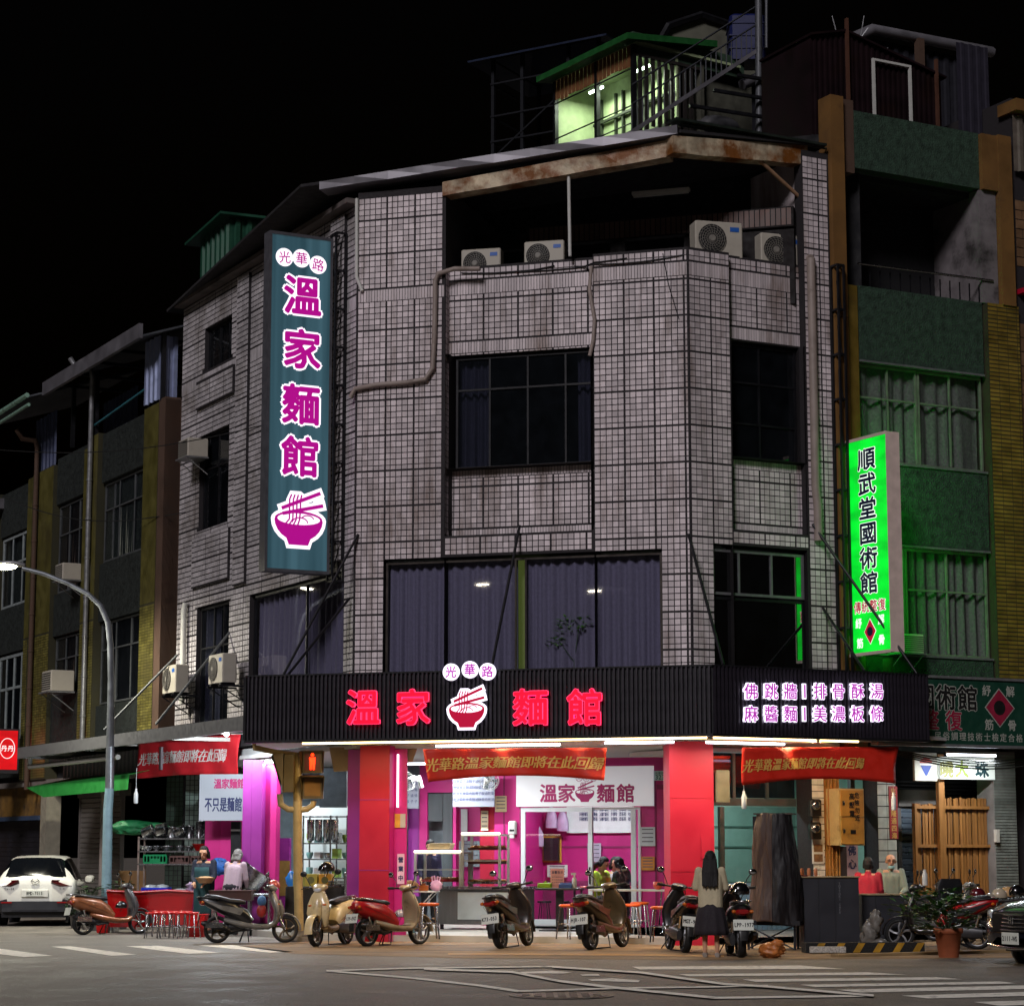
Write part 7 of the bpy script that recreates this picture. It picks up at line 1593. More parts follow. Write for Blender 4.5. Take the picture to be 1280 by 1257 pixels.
for y in (-1,1): mb=MB(TF); mb.loft([(y*.55,.06,.74,0,.06,.05),(y*.68,.14,.75,0,.09,.07),(y*.8,.3,.77,0,.05,.05)],12); mb.build('headlight',mat('lamp_glass','#c8ccd0',.1),dc)
mb=MB(TF); mb.rbox(-.19,.19,-.09,-.075,.33,.50,.005); pl_=mb.build('licence_plate',mat('plate_white','#d2d6cc',.4),dc)
mb=MB(TF); write(mb,'2111-WS',-.15,.415,.10,-.094,.03,0,adv=.05,sx=.75); mb.build('lettering',M['black'],pl_)
mb=MB(TF); mb.tube([(-.75,.12,.30),(0,-.07,.27),(.75,.12,.30)],.025,8); mb.build('bumper_trim',M['chrome'],dc)
# ================================================================== FURNITURE AND GOODS
def stool(M0,name='stool'): pass
def make_stool(label,M0,grp,h=.5):
    t=thing('stool',label,'stool',M0,grp)
    mb=MB(M0); mb.lathe([(.135,h-.03),(.15,h-.02),(.15,h),(.13,h+.012)],20); mb.build('seat',M['orange'],t)
    for k in range(4):
        a=PI/4+k*PI/2; mb=MB(M0); mb.tube([(.11*math.cos(a),.11*math.sin(a),h-.025),(.135*math.cos(a),.135*math.sin(a),h-.06),(.19*math.cos(a),.19*math.sin(a),0)],.012,6); mb.build('leg',M['steel'],t)
    mb=MB(M0); mb.tube([(.15*math.cos(2*PI*k/16),.15*math.sin(2*PI*k/16),.22) for k in range(17)],.008,5); mb.build('foot_ring',M['steel'],t)
    return t
gs_='orange round stools of the noodle shop'
g=G(536,1173,.12)
st0=make_stool('orange stool in front of the white folding table by the food counter',P(g.x,g.y,.12,10,1.25),gs_)
for u,v,lab in ((711,1173,'orange stool just left of the bronze scooter'),(789,1172,'orange stool behind the front wheel of the bronze scooter'),(800,1168,'rear orange stool near the white framed window'),(826,1177,'orange stool right of the bronze scooter by the magenta wall')):
    g=G(u,v,.12); dup(st0,P(g.x,g.y,.12,random.random()*90,1.2),lab)
gst='stacked metal stools with red seats beside the red tub'
k0=None
for k in range(7):
    g=G(190+k*8.2,1172-(k%2)*2); lab='chrome legged stool with red seat in the row before the red cooler, number %s from the left'%('one two three four five six seven'.split()[k])
    Mx=P(g.x,g.y,0,12*k,.98)
    lb='%s red seated chrome stool from the left in the row before the red cooler'%('first second third fourth fifth sixth seventh'.split()[k])
    if k0 is None: k0=dup(st0,Mx,lb,gst,{'orange_plastic':M['redplastic']})
    else: dup(k0,Mx,lb)
# dark pedestal table with notice, boxes, spray bottle
g=G(700,1163,.12); TB_=P(g.x,g.y,.12,-12,1.05); t=thing('pedestal_table','dark pedestal table in front of the glass door','table',TB_)
mb=MB(TB_); mb.rbox(-.42,.42,-.3,.3,.76,.80,.01); mb.build('table_top',mat('dark_top','#2a2422',.4),t)
mb=MB(TB_); mb.box(-.07,.07,-.05,.05,.03,.76); mb.build('pedestal',M['plastblack'],t); mb=MB(TB_); mb.rbox(-.36,.36,-.25,.25,0,.03,.01); mb.build('foot_plate',M['plastblack'],t)
def small(name,label,cat,Mx,fn,m):
    mb=MB(Mx); fn(mb); return mb.build(name,m,at=Mx,label=label,cat=cat)
Tn=TB_@Matrix.Translation((-.05,0,.80)); t=thing('notice_stand','pink paper notice standing on the dark pedestal table','notice',Tn)
mb=MB(Tn); mb.box(-.13,.13,0,.012,0,.36); mb.build('paper',mat('salmon_paper','#d89a94',.6),t); mb=MB(Tn); write(mb,'溫馨告示',-.085,.29,.055,-.004,.02,0,adv=.058)
for k in range(3): write(mb,'請先掃碼登記',-.09,.2-.05*k,.03,-.004,.0,0,adv=.036)
mb.build('lettering',M['ink'],t)
small('tissue_box','lime green tissue box on the dark pedestal table','tissue box',TB_@Matrix.Translation((-.28,-.05,.80)),lambda mb:(mb.rbox(-.13,.13,-.07,.07,0,.09,.01),mb.add([(-.03,0,.09),(.04,.01,.09),(.02,0,.14)],[(0,1,2)])),mat('lime_box','#86b01c',.5))
small('cutlery_box','blue box between the pink notice and the spray bottle','box',TB_@Matrix.Translation((.12,-.05,.80)),lambda mb:(mb.rbox(-.12,.12,-.07,.07,0,.08,.01),mb.box(-.1,.1,-.05,.05,.08,.1)),mat('dull_blue_box','#3c5690',.5))
small('spray_bottle','white spray bottle at the right end of the pedestal table','bottle',TB_@Matrix.Translation((.28,0,.80)),lambda mb:(mb.lathe([(.04,0),(.045,.02),(.045,.16),(.018,.2),(.018,.24)],12),mb.box(-.06,.03,-.015,.015,.24,.28)),M['whitemetal'])
# white folding table right, and its legs
g=G(790,1166,.12); TT_=P(g.x,g.y+.2,.12,-12,1.05); t=thing('folding_table','long white folding table behind the bronze scooter','table',TT_)
mb=MB(TT_); mb.rbox(-.75,.75,-.32,.32,.76,.79,.01); mb.build('table_top',M['whitemetal'],t)
for x in (-.6,.6): mb=MB(TT_); mb.tube([(x,-.25,.76),(x*.9,-.25,0),(x*.9,.25,0),(x,.25,.76)],.014,6); mb.build('leg_frame',M['steel'],t)
small('red_bowl_stack','orange red bowls at the right end of the white folding table','bowls',TT_@Matrix.Translation((.5,0,.79)),lambda mb:(mb.lathe([(.05,0),(.09,.06),(.09,.14),(.085,.14)],14),mb.lathe([(.04,0),(.06,.1),(.06,.16)],12,(.2,0,0))),mat('coral_plastic','#c44c34',.4))
# small white table with food bags next to the counter
g=G(520,1165,.12); TW=P(g.x+.02,g.y-.2,.12,-8,.9); t=thing('folding_table','small white folding table with crossed legs left of the food counter','table',TW)
mb=MB(TW); mb.rbox(-.46,.46,-.3,.3,.86,.89,.01); mb.build('table_top',M['whitemetal'],t)
mb=MB(TW)
for y in (-.25,.25): mb.tube([(-.4,y,.86),(.42,y,0)],.013,6); mb.tube([(.4,y,.86),(-.42,y,0)],.013,6)
mb.tube([(-.42,-.25,0),(-.42,.25,0)],.013,6); mb.tube([(.42,-.25,0),(.42,.25,0)],.013,6); mb.build('crossed_legs',M['whitemetal'],t)
def lump(mb,c,r,mi=0,n=10,m=8,w=.18,seed=1):
    n=int(n*1.8); m=int(m*1.8)
    rg=random.Random(seed); rs=[]
    for i in range(m+1):
        tt=PI*i/m; q=max(.03,math.sin(tt)); rs.append([(c[0]+r[0]*q*math.cos(2*PI*k/n)*(1+w*(rg.random()-.5)*2),c[1]+r[1]*q*math.sin(2*PI*k/n)*(1+w*(rg.random()-.5)*2),c[2]-r[2]*math.cos(tt)*(1+w*.5*(rg.random()-.5))) for k in range(n)])
    mb.rings(rs,mi)
small('plastic_bag','pink plastic bag at the right end of the small white table','bag',TW@Matrix.Translation((.42,0,.89)),lambda mb:(lump(mb,(0,0,.11),(.13,.1,.12)),mb.tube([(-.08,0,.18),(-.09,0,.3),(-.04,0,.32),(-.02,0,.2)],.018,5),mb.tube([(.06,0,.18),(.09,0,.28),(.03,0,.3),(.02,0,.2)],.018,5)),mat('pink_bag','#d8a4c0',.4,var=.2))
small('paper_bag','crumpled bag of buns on the small white table','bag',TW@Matrix.Translation((-.15,0,.89)),lambda mb:(lump(mb,(0,0,.1),(.17,.12,.12),0,10,8,.3,3),lump(mb,(-.28,0,.06),(.15,.12,.08),0,10,8,.3,4)),mat('bun_paper','#b48a5c',.7,var=.4,sc=12))
small('sauce_box','brown sauce box between the bags on the small white table','box',TW@Matrix.Translation((.16,-.05,.89)),lambda mb:(mb.rbox(-.1,.1,-.08,.08,0,.12,.01),mb.lathe([(.04,.12),(.04,.16)],10)),mat('tan_box','#a0561c',.5))
small('bucket','pale blue bucket under the small white table','bucket',TW@Matrix.Translation((-.05,.05,0)),lambda mb:(mb.lathe([(.13,0),(.17,.3),(.18,.31),(.16,.31),(.12,.02)],16),lump(mb,(0,0,.36),(.13,.12,.12),1)),[mat('pale_blue_plastic','#5f8ea4',.4),mat('pink_cloth','#b06a84',.8)])
# silver gas stove in front of the red pillar
x=AT(458,1060,44.9).x; TS=P(x,44.9,0,-12); t=thing('gas_stove','old silver gas stove box standing against the red pillar','stove',TS)
mb=MB(TS); mb.rbox(-.38,.38,-.25,.2,.72,1.28,.02); mb.build('body',M['steel'],t); mb=MB(TS); mb.box(-.15,.32,-.262,-.251,.98,1.2); mb.build('control_panel',M['whitemetal'],t)
mb=MB(TS); mb.lathe([(.09,-.3),(.09,-.26)],18,(.06,0,1.08),'y'); mb.build('dial',M['plastblack'],t)
mb=MB(TS); 
for q in (-.34,.34):
    for y in (-.2,.15): mb.box(q-.02,q+.02,y-.02,y+.02,.05,.72)
mb.build('leg_frame',M['steel'],t); 
# black cloth table with yellow boxes
x=AT(399,1060,45.3).x; TK=P(x,45.3,0,-10); t=thing('covered_table','table covered to the ground by a black cloth beside the cream scooter','table',TK)
mb=MB(TK); rs=[]
for z,gx,wv in ((0.03,1.06,.05),(.3,1.04,.04),(.7,1.01,.02),(.98,1.0,0),(1.0,.98,0)):
    ring=[]
    for k in range(60):
        a=k/60*4; side=int(a); f_=a-side; c=[(-.58,-.32),(.58,-.32),(.58,.32),(-.58,.32)]; p0,p1=c[side],c[(side+1)%4]; xx=(p0[0]+(p1[0]-p0[0])*f_)*gx; yy=(p0[1]+(p1[1]-p0[1])*f_)*gx; o_=wv*math.sin(k*2.3); ring.append((xx*(1+o_*.3),yy+(o_ if side in (0,2) else 0),z))
    rs.append(ring)
mb.rings(rs); mb.build('cloth',mat('black_cloth','#15120f',.9,var=.3),t)
for k,(dx,c_,lab) in enumerate(((-.38,'#8a8a3a','olive yellow drink carton box at the left of the black table'),(-.14,'#a09438','second yellow carton box on the black table'),(.14,'#c08c20','orange yellow carton box right on the black table'))):
    small('carton_box',lab,'box',TK@Matrix.Translation((dx,.05,1.0)),lambda mb:(mb.rbox(-.125,.125,-.12,.12,0,.24,.008,0),mb.lathe([(.07,-.125),(.07,-.121)],18,(0,0,.12),'y',1)),[mat('carton%d'%k if 0 else 'carton_'+'abc'[k],c_,.6,var=.1),mat('carton_mark','#5a5a2a',.6)])
small('tray_stack','flat steel tray stack at the right of the black table','tray',TK@Matrix.Translation((.4,0,1.0)),lambda mb:[mb.rbox(-.17,.2,-.2,.2,k*.03,k*.03+.02,.01) for k in range(4)],M['steel'])
# plywood panel, pot, second rack with greens
T_=P(AT(343,1060,48.6).x,48.6,0,-5)
small('plywood_panel','sheet of old plywood leaning behind the silver scooter','board',T_,lambda mb:(mb.box(-.33,.33,0,.03,.75,1.48),mb.box(-.3,-.26,.03,.06,0,1.4)),mat('plywood','#8a6a30',.7,var=.25,dirt='#5a4420',dsc=2))
small('blue_bag','blue plastic bag corner beside the signal post','bag',P(AT(364,1100,45.9).x,45.9,1.0),lambda mb:lump(mb,(0,0,.1),(.1,.08,.18),0,8,6,.3),mat('bright_blue_bag','#2a78c8',.4,var=.2))
T_=P(AT(316,1060,47.6).x,47.6,0); t=thing('steel_cauldron','large tilted stainless cauldron beside the grey haired woman','pot',T_)
Tt=T_@Matrix.Translation((0,0,1.12))@Matrix.Rotation(R(35),4,'Y')
mb=MB(Tt); mb.lathe([(.1,-.3),(.24,-.26),(.3,-.1),(.3,.2),(.32,.22),(.29,.22),(.28,.0)],24); mb.build('pot_body',M['steel'],t); mb=MB(Tt)
mb.tube([(.3,-.08,.1),(.37,-.06,.1),(.37,.06,.1),(.3,.08,.1)],.012,6); mb.build('handle',M['steel'],t)
mb=MB(T_); mb.rbox(-.5,.4,-.3,.3,.76,.82,.01); 
for q in (-.45,.35): mb.box(q,q+.04,-.25,.25,0,.76)
mb.build('work_table',M['steel'],at=T_,label='steel work table under the tilted cauldron',cat='table')
T_=P(AT(290,1110,46.6).x,46.6,0); t=thing('wooden_crate','low brown wooden crate table in front of the two women','crate',T_)
mb=MB(T_); mb.box(-.42,.42,-.25,.25,.70,.88); mb.box(-.44,.44,-.27,.27,.88,.90); mb.build('box',mat('dark_wood_box','#3c2018',.6,var=.2),t); mb=MB(T_)
for q in (-.38,.34): mb.box(q,q+.05,-.2,.2,0,.7)
mb.build('leg_frame',M['steel'],t)
def rack(label,u0,u1,Y_,levels,deg=-6):
    x0_,x1_=AT(u0,1060,Y_).x,AT(u1,1060,Y_).x; T_=P((x0_+x1_)/2,Y_,0,deg); w_=(x1_-x0_)/2; t=thing('metal_rack',label,'rack',T_)
    for xx in (-w_,w_-.04):
        for y in (0,.5): mb=MB(T_); mb.box(xx,xx+.04,y,y+.04,0,levels[-1]+.03); mb.build('post',mat('rack_steel','#8f8078',.4,metal=.6),t)
    for z in levels:
        mb=MB(T_); mb.box(-w_,w_,0,.52,z-.03,z); mb.build('shelf',M['steel'],t)
    return T_,w_
zl=lambda v,Y_:AT(216,v,Y_).z
RT_,rw_=rack('four tier steel rack loaded with pots and crates on the side street',171,262,50.0,[zl(v,50.0) for v in (1129,1079,1063,1047)])
R2,rw2=rack('lower rack with green vegetables behind the two women',264,336,51.0,[AT(300,v,51).z for v in (1085,1066,1052)])
lv=[zl(v,50.0) for v in (1129,1079,1063,1047)]
def pot(label,x,z,r,h,lie=0,handle=True,y=.22):
    T_=RT_@Matrix.Translation((x,y,z+(r if lie else 0)))@(Matrix.Rotation(R(90-lie),4,'Y') if lie else I4()); t=thing('steel_pot',label,'pot',T_,'steel pots on top of the rack')
    mb=MB(T_); mb.lathe([(r*.9,0 if not lie else -h/2),(r,.02 if not lie else -h/2+.02),(r,h if not lie else h/2),(r*1.06,h if not lie else h/2),(r*.95,(h if not lie else h/2)-.01),(r*.9,(h if not lie else h/2)-.06)],20); mb.build('pot_body',M['steel'],t)
    if handle: mb=MB(T_); hh=h if not lie else h/2; mb.tube([(r,-.04,hh*.7),(r+.07,-.04,hh*.75),(r+.07,.04,hh*.75),(r,.04,hh*.7)],.01,5); mb.build('handle',M['plastblack'],t)
zt=lv[3]
for x,r,h,lie,lab in ((-.62,.13,.26,25,'small steel pot lying at the left end of the rack top'),(-.32,.16,.22,12,'big steel pot lying second from the left on the rack top'),(-.10,.13,.24,0,'upright steel pot in the middle of the rack top'),(.10,.14,.22,20,'tilted steel pan right of the middle of the rack top'),(.31,.10,.26,0,'slim steel pot right of the tilted pan'),(.52,.085,.36,0,'left one of the two tall steel jugs on the rack top'),(.68,.085,.36,0,'right one of the two tall steel jugs on the rack top'),(.86,.14,.24,15,'steel kettle pot with a black handle at the right end of the rack top')): pot(lab,x,zt,r,h,lie)
def crate(label,x,z,w_,h,m_,T_=RT_,d=.36,y=.08,stuff=None):
    Tc=T_@Matrix.Translation((x,y,z)); t=thing('plastic_crate',label,'crate',Tc)
    mb=MB(Tc); nb=max(3,int(w_/.07))
    mb.box(-w_/2,w_/2,0,d,0,.02); mb.box(-w_/2,w_/2,-.01,0,h-.04,h); mb.box(-w_/2,w_/2,-.01,0,0,.04); mb.box(-w_/2,w_/2,d,d+.01,0,h); mb.box(-w_/2-.01,-w_/2,0,d,0,h); mb.box(w_/2,w_/2+.01,0,d,0,h)
    for k in range(nb+1): xx=-w_/2+k*w_/nb; mb.box(xx-.012,xx+.012,-.012,.002,.04,h-.04)
    mb.box(-w_*.2,w_*.2,-.008,-.001,.04,h*.55); mb.build('crate_body',m_,t)
    if stuff: mb=MB(Tc); lump(mb,(-w_*.2,d/2,h),(w_*.25,d*.4,.06),0,10,6,.4,3); lump(mb,(w_*.2,d/2,h),(w_*.25,d*.4,.07),0,10,6,.4,5); mb.build('contents',stuff,t)
bagw=mat('white_bags','#b4bcc0',.4,var=.3)
crate('left blue crate on the bottom shelf of the rack',-.42,lv[0],.56,.34,M['blueplastic'],stuff=bagw); crate('right blue crate with white bags on the bottom shelf',.25,lv[0],.68,.26,M['blueplastic'],stuff=bagw)
crate('green crate on the second shelf of the rack',-.42,lv[1],.5,.2,M['greenplastic']); crate('brown basket beside the green crate',.12,lv[1],.42,.17,mat('brown_plastic','#4a302c',.5),stuff=None); crate('second brown basket at the right of the shelf',.58,lv[1],.4,.17,mat('brown_plastic','#4a302c'))
small('red_basin','red plastic basin on the third shelf of the rack','basin',RT_@Matrix.Translation((.58,.25,lv[2])),lambda mb:mb.lathe([(.14,0),(.22,.14),(.24,.15),(.2,.14),(.12,.02)],18),M['redplastic'])
small('dish_rack','row of steel bowls on the third shelf of the rack','bowls',RT_@Matrix.Translation((-.2,.25,lv[2])),lambda mb:[mb.lathe([(.05,0),(.12,.1),(.125,.11),(.1,.09)],14,(-.5+.26*k,0,0)) for k in range(4)],M['steel'])
def leaves(mb,n,R_,c,s=.07,seed=1,mi=0,up=.5):
    rg=random.Random(seed)
    for k in range(n):
        a=rg.random()*2*PI; q=rg.random()**.5; p=Vector((c[0]+R_[0]*q*math.cos(a),c[1]+R_[1]*q*math.sin(a),c[2]+R_[2]*rg.random()))
        d=Vector((math.cos(a)+rg.random()-.5,math.sin(a)+rg.random()-.5,up*rg.random()+.1)).normalized(); sd=d.cross(Vector((0,0,1))).normalized(); L=s*(.6+.8*rg.random())
        mb.add([p,p+d*L*.5+sd*L*.28,p+d*L-Vector((0,0,L*.15)),p+d*L*.5-sd*L*.28],[(0,1,2,3)],mi,rg.random())
mb=MB(R2); leaves(mb,160,(.28,.2,.16),(rw2*.35,.25,AT(300,1052,51).z),.12,3); leaves(mb,50,(.14,.12,.12),(-rw2*.1,.25,AT(300,1052,51).z),.1,5); mb.build('vegetables',mat('lettuce','#6aa83a',.5,var=.4,sc=14),at=R2,label='bright green leafy vegetables heaped on the lower rack',cat='vegetables')
# red cooler, tubs
x0_,x1_=AT(137,1130,48.3).x,AT(246,1130,48.3).x; T_=P((x0_+x1_)/2,48.3,.0,-4); w_=(x1_-x0_)/2
t=thing('red_trough','long glossy red tub wrapped in film behind the stools','tub',T_)
mb=MB(T_); mb.rings([[(-w_,-.3,z) ,(w_,-.3,z),(w_,.3,z),(-w_,.3,z)] if 0 else [(-w_*q,-.3*q,z),(w_*q,-.3*q,z),(w_*q,.3*q,z),(-w_*q,.3*q,z)] for z,q in ((.12,.93),(.78,1.0),(.84,1.02),(.80,.97),(.3,.9))],0,True,False); mb.build('tub',mat('glossy_red','#a00a10',.2,var=.08,bump=.25,bs=9,coat=.5),t)
mb=MB(T_); mb.tube([(-w_,-.31,.86),(-w_*.3,-.33,.83),(w_*.4,-.32,.87),(w_,-.31,.84)],.03,6); mb.build('film_roll',mat('glossy_red','#c80a10'),t)
mb=MB(T_); mb.box(-w_*.9,-w_*.84,-.25,.25,0,.12); mb.box(w_*.84,w_*.9,-.25,.25,0,.12); mb.build('foot',M['steel'],t)
for u,v,s_,lab in ((243,1171,1.,'square red tub right of the row of stools'),(126,1166,.7,'small red tub under the copper scooter')):
    g=G(u,v); small('red_tub',lab,'tub',P(g.x,g.y+.3,0,-5,s_),lambda mb:mb.rings([[(-a,-b,z),(a,-b,z),(a,b,z),(-a,b,z)] for a,b,z in ((.16,.14,0),(.2,.18,.42),(.22,.2,.44),(.18,.16,.42),(.14,.12,.05))],0,True,False),M['redplastic'])
# plants and rubbish behind the copper scooter
for u,Y_,h_,lab,sd in ((112,50.2,.85,'bushy dark plant left of the lamp post',4),(98,51,.6,'low leafy plant beside the white car',5),(121,49.5,.5,'yellowish drooping plant at the foot of the lamp post',6),(152,50.5,.95,'tangled plant right of the lamp post',7)):
    T_=P(AT(u,1100,Y_).x,Y_,0); t=thing('potted_plant',lab,'plant',T_); mb=MB(T_); mb.lathe([(.13,0),(.17,.26),(.18,.28),(.15,.27)],14); mb.build('pot',mat('grey_pot','#4e4a46',.8),t)
    mb=MB(T_); leaves(mb,130,(.26,.22,h_-.25),(0,0,.3),.14,sd); mb.build('foliage',M['leafdark'] if sd!=6 else mat('lime_leaf','#5c6a20',.6,var=.4),t)
    mb=MB(T_); rg=random.Random(sd)
    for k in range(6): mb.tube([(0,0,.2),((rg.random()-.5)*.4,(rg.random()-.5)*.3,h_)],.008,4)
    mb.build('stem',M['leafdark'],t)
T_=P(AT(160,1040,52).x,52,0); small('green_tarpaulin','crumpled green tarpaulin bundle hung at the end of the rack','tarpaulin',T_@Matrix.Translation((0,0,2.2)),lambda mb:(lump(mb,(.1,0,0),(.5,.2,.16),0,16,8,.35,8),lump(mb,(.5,0,.02),(.4,.2,.1),0,12,6,.4,9)),mat('tarp_green','#126a3c',.6,var=.35,sc=4,bump=.4,bs=9))
small('cardboard','brown cardboard pieces behind the lamp post','cardboard',P(AT(165,1100,51).x,51,0),lambda mb:(mb.box(-.3,.3,0,.04,.5,1.25),mb.box(-.1,.45,-.1,-.06,.1,.7)),mat('cardboard','#7a5a34',.8,var=.2))
# ------------------------------------------------ right side goods
TC=P(AT(962,1060,39.9).x,39.9,0,-14)
tb=thing('covered_cabinet','tall covered cabinet under a tarpaulin brown on the lit face and black on the shaded one beside the standing woman','covered cabinet',TC)
ztop=AT(960,1016,39.9).z
mb=MB(TC); mb.box(-.3,.3,.1,.5,.5,ztop-.05); mb.box(-.5,.5,-.0,.6,.42,.5)
for q in (-.4,.4):
    for y in (.05,.5): mb.box(q-.02,q+.02,y,y+.04,0,.42)
mb.tube([(-.4,-.05,.42),(.4,-.05,.02)],.014,5); mb.tube([(.4,-.05,.42),(-.4,-.05,.02)],.014,5); mb.build('cart',M['black'],tb)
def tarp(a0,a1,mi):
    mb=MB(TC)
    def fn(u,v):
        a=a0+(a1-a0)*u; z=ztop-(ztop-.45)*v
        cx=.06; rx=.27+.15*v+.04*math.sin(v*3); ry=.3+.12*v; fold=(.01+.03*v)*math.sin(a*4+2.5*v)+.012*v*math.sin(a*9+1)
        e=3.5; ca,sa=math.cos(a),math.sin(a); k=(abs(ca)**e+abs(sa)**e)**(-1/e)
        hem=.14*math.sin(a*3+1)*max(0,v-.7); fold+=.05*noise.noise((a*1.5,v*2.5,0))+.022*noise.noise((a*5,v*4,3))+.010*noise.noise((a*14,v*10,5)); z-=.03*noise.noise((a*2,0,9))*(1-v)
        return (cx+(rx+fold)*k*ca,.3+(ry+fold)*k*sa,z+hem)
    mb.grid(fn,110,60); return mb
cl1=mat('lit_brown_tarpaulin','#46332a',.65,var=.1,sc=2,bump=.4,bs=7); cl2=mat('shaded_black_tarpaulin','#120e12',.65,var=.15,bump=.4,bs=7)  # two copies of the cloth: lit face brown, shaded face black
tarp(R(150),R(268),0).build('lit_brown_tarpaulin',cl1,tb,solid=.008); tarp(R(268),R(510),0).build('shaded_black_tarpaulin',cl2,tb,solid=.008)
mb=MB(TC); mb.box(-.28,.4,.05,.55,ztop-.02,ztop+.004); mb.build('tarpaulin_top',cl1,tb)
def darkbox(label,u0,u1,vt,vb,Y_,deg,d=.6,txt=True):
    x0_,x1_=AT(u0,1100,Y_).x,AT(u1,1100,Y_).x; z1_=AT(u0,vt,Y_).z; z0_=max(.03,AT(u0,vb,Y_).z); T_=P((x0_+x1_)/2,Y_,0,deg); w_=(x1_-x0_)/2/math.cos(R(deg)); t=thing('counter_cabinet',label,'cabinet',T_)
    mb=MB(T_); mb.box(-w_,w_,0,d,z0_,z1_-.02); mb.build('cabinet_body',mat('slate_board','#26272c',.55,var=.12,sc=2,dirt='#24252a',dsc=1),t)
    for a_,b_ in ((-1,-.46),(-.44,.12),(.14,1)): mb=MB(T_); mb.box(w_*a_+.01,w_*b_-.005,-.012,-.001,z0_+.02,z1_-.04); mb.build('front_panel',mat('slate_panel','#2b2c32',.5,var=.12,sc=2),t)
    mb=MB(T_); mb.box(-w_-.02,w_+.02,-.03,d+.02,z1_-.02,z1_); mb.build('worktop',mat('ochre_edge','#8a7a5c',.5),t)
    if txt: mb=MB(T_); write(mb,'TOTTORI CAFE',w_*.3,z1_-.12,.055,-.016,.0,0,adv=.045,vert=True); mb.build('lettering',mat('faint_grey_print','#77787c',.6),t)
    return T_,w_,z1_
darkbox('taller slate grey counter cabinet right of the covered cabinet',1003,1074,1095,1184,40.2,8); darkbox('lower slate grey counter cabinet with a tan top near the old man',1076,1139,1117,1182,40.9,8,txt=False)
small('red_cloth','dark red cloth over the left end of the slate cabinet','cloth',P(AT(1000,1100,40.4).x,40.4,.85),lambda mb:mb.grid(lambda u,v:(-.1+.22*u,-.05+.06*math.sin(u*5)+.02*v,.42-.42*v*(1-.3*u)),8,6),mat('maroon_cloth','#5c1a14',.9,var=.2))
small('cup_tray','jars and cups on the top of the slate cabinet','jars',P(AT(1003,1090,40.6).x,40.6,AT(1003,1095,40.2).z),lambda mb:[mb.lathe([(.03,0),(.035,.1),(.02,.14)],10,(-.1+.12*k,.2,0)) for k in range(4)],mat('amber_jar','#a86a48',.3))
# black and yellow striped kerb ramp
T_=P(AT(1082,1190,38.8).x,38.8,0,7); t=thing('kerb_ramp','black kerb ramp with yellow chevrons under the slate cabinets','ramp',T_)
mb=MB(T_); mb.prism([(-1.02,0),(1.02,0),(1.02,.17),(-1.02,.17)],.0,.3); mb.build('ramp_body',M['rubber'],t)
for k in range(6): x_=-.9+k*.34; mb=MB(T_); mb.add([(x_,-.006,.01),(x_+.12,-.006,.01),(x_+.22,-.006,.165),(x_+.1,-.006,.165)],[(0,1,2,3)]); mb.build('chevron',mat('dull_yellow','#a07818',.6,var=.3),t)
small('rubbish_bag','crumpled orange brown plastic bag on the pavement under the cart','bag',P(*G(964,1197)[:2],0,0),lambda mb:(lump(mb,(0,0,.12),(.19,.14,.13),0,14,9,.35,2),lump(mb,(.1,0,.2),(.1,.08,.09),0,9,6,.5,4)),mat('amber_bag','#b06a34',.35,var=.4,sc=9,bump=.7,bs=16))
small('rubbish_bag','white translucent plastic bags slumped against the slate cabinets','bag',P(AT(1088,1190,39.6).x,39.6,0),lambda mb:(lump(mb,(0,0,.25),(.14,.12,.28),0,12,9,.35,12),lump(mb,(.1,-.05,.5),(.1,.09,.2),0,10,7,.4,14),lump(mb,(.16,-.1,.1),(.14,.1,.11),0,10,7,.4,15)),mat('white_film_bag','#6e6a64',.35,var=.3,bump=.6,bs=14))
small('menu_tray','small white printed card lying before the ramp','card',P(AT(1035,1193,38.5).x,38.5,0),lambda mb:mb.rbox(-.3,.3,-.02,.05,.02,.12,.01),mat('printed_card','#a8a49c',.5,var=.5,sc=40))
# terracotta pot with leafy plant
g=G(1189,1197); T_=P(g.x,g.y+.2,0,0,1.05); t=thing('terracotta_pot','terracotta pot with a leafy green plant in front of the scooters','potted plant',T_)
mb=MB(T_); mb.lathe([(.15,0),(.2,.36),(.225,.37),(.23,.44),(.2,.44),(.18,.38)],22); mb.build('pot',mat('terracotta','#8e4a2a',.75,var=.15),t)
mb=MB(T_); leaves(mb,340,(.42,.3,.62),(-.05,0,.4),.15,21); leaves(mb,120,(.62,.25,.3),(-.3,0,.6),.14,22); mb.build('foliage',M['leaf'],t)
mb=MB(T_); rg=random.Random(3)
for k in range(12): mb.tube([(0,0,.35),((rg.random()-.6)*.6,(rg.random()-.5)*.3,.6+.4*rg.random())],.008,4)
mb.build('stem',M['leafdark'],t)
T_=P(AT(1186,1112,40.6).x,40.6,.0,20); t=thing('black_chair','black padded office chair back standing among the scooters','chair',T_)
mb=MB(T_); mb.loft([(0,0,.62,90,.22,.05),(.02,0,.75,90,.25,.06),(0,0,.95,88,.26,.055),(-.03,0,1.1,85,.25,.05),(-.05,0,1.2,80,.2,.03)],18,4)
mb.T=mb.T; b_=mb.build('backrest',M['seat_black'],t); b_.rotation_euler=(0,0,R(90))
mb=MB(T_); mb.rbox(-.25,.25,-.45,.05,.45,.55,.03); mb.build('seat',M['seat_black'],t); mb=MB(T_); mb.tube([(0,-.2,.45),(0,-.2,.1)],.03,8)
for k in range(5): mb.tube([(0,-.2,.12),(.28*math.cos(k*1.257),-.2+.28*math.sin(k*1.257),.04)],.02,6)
mb.build('pedestal',M['black'],t)
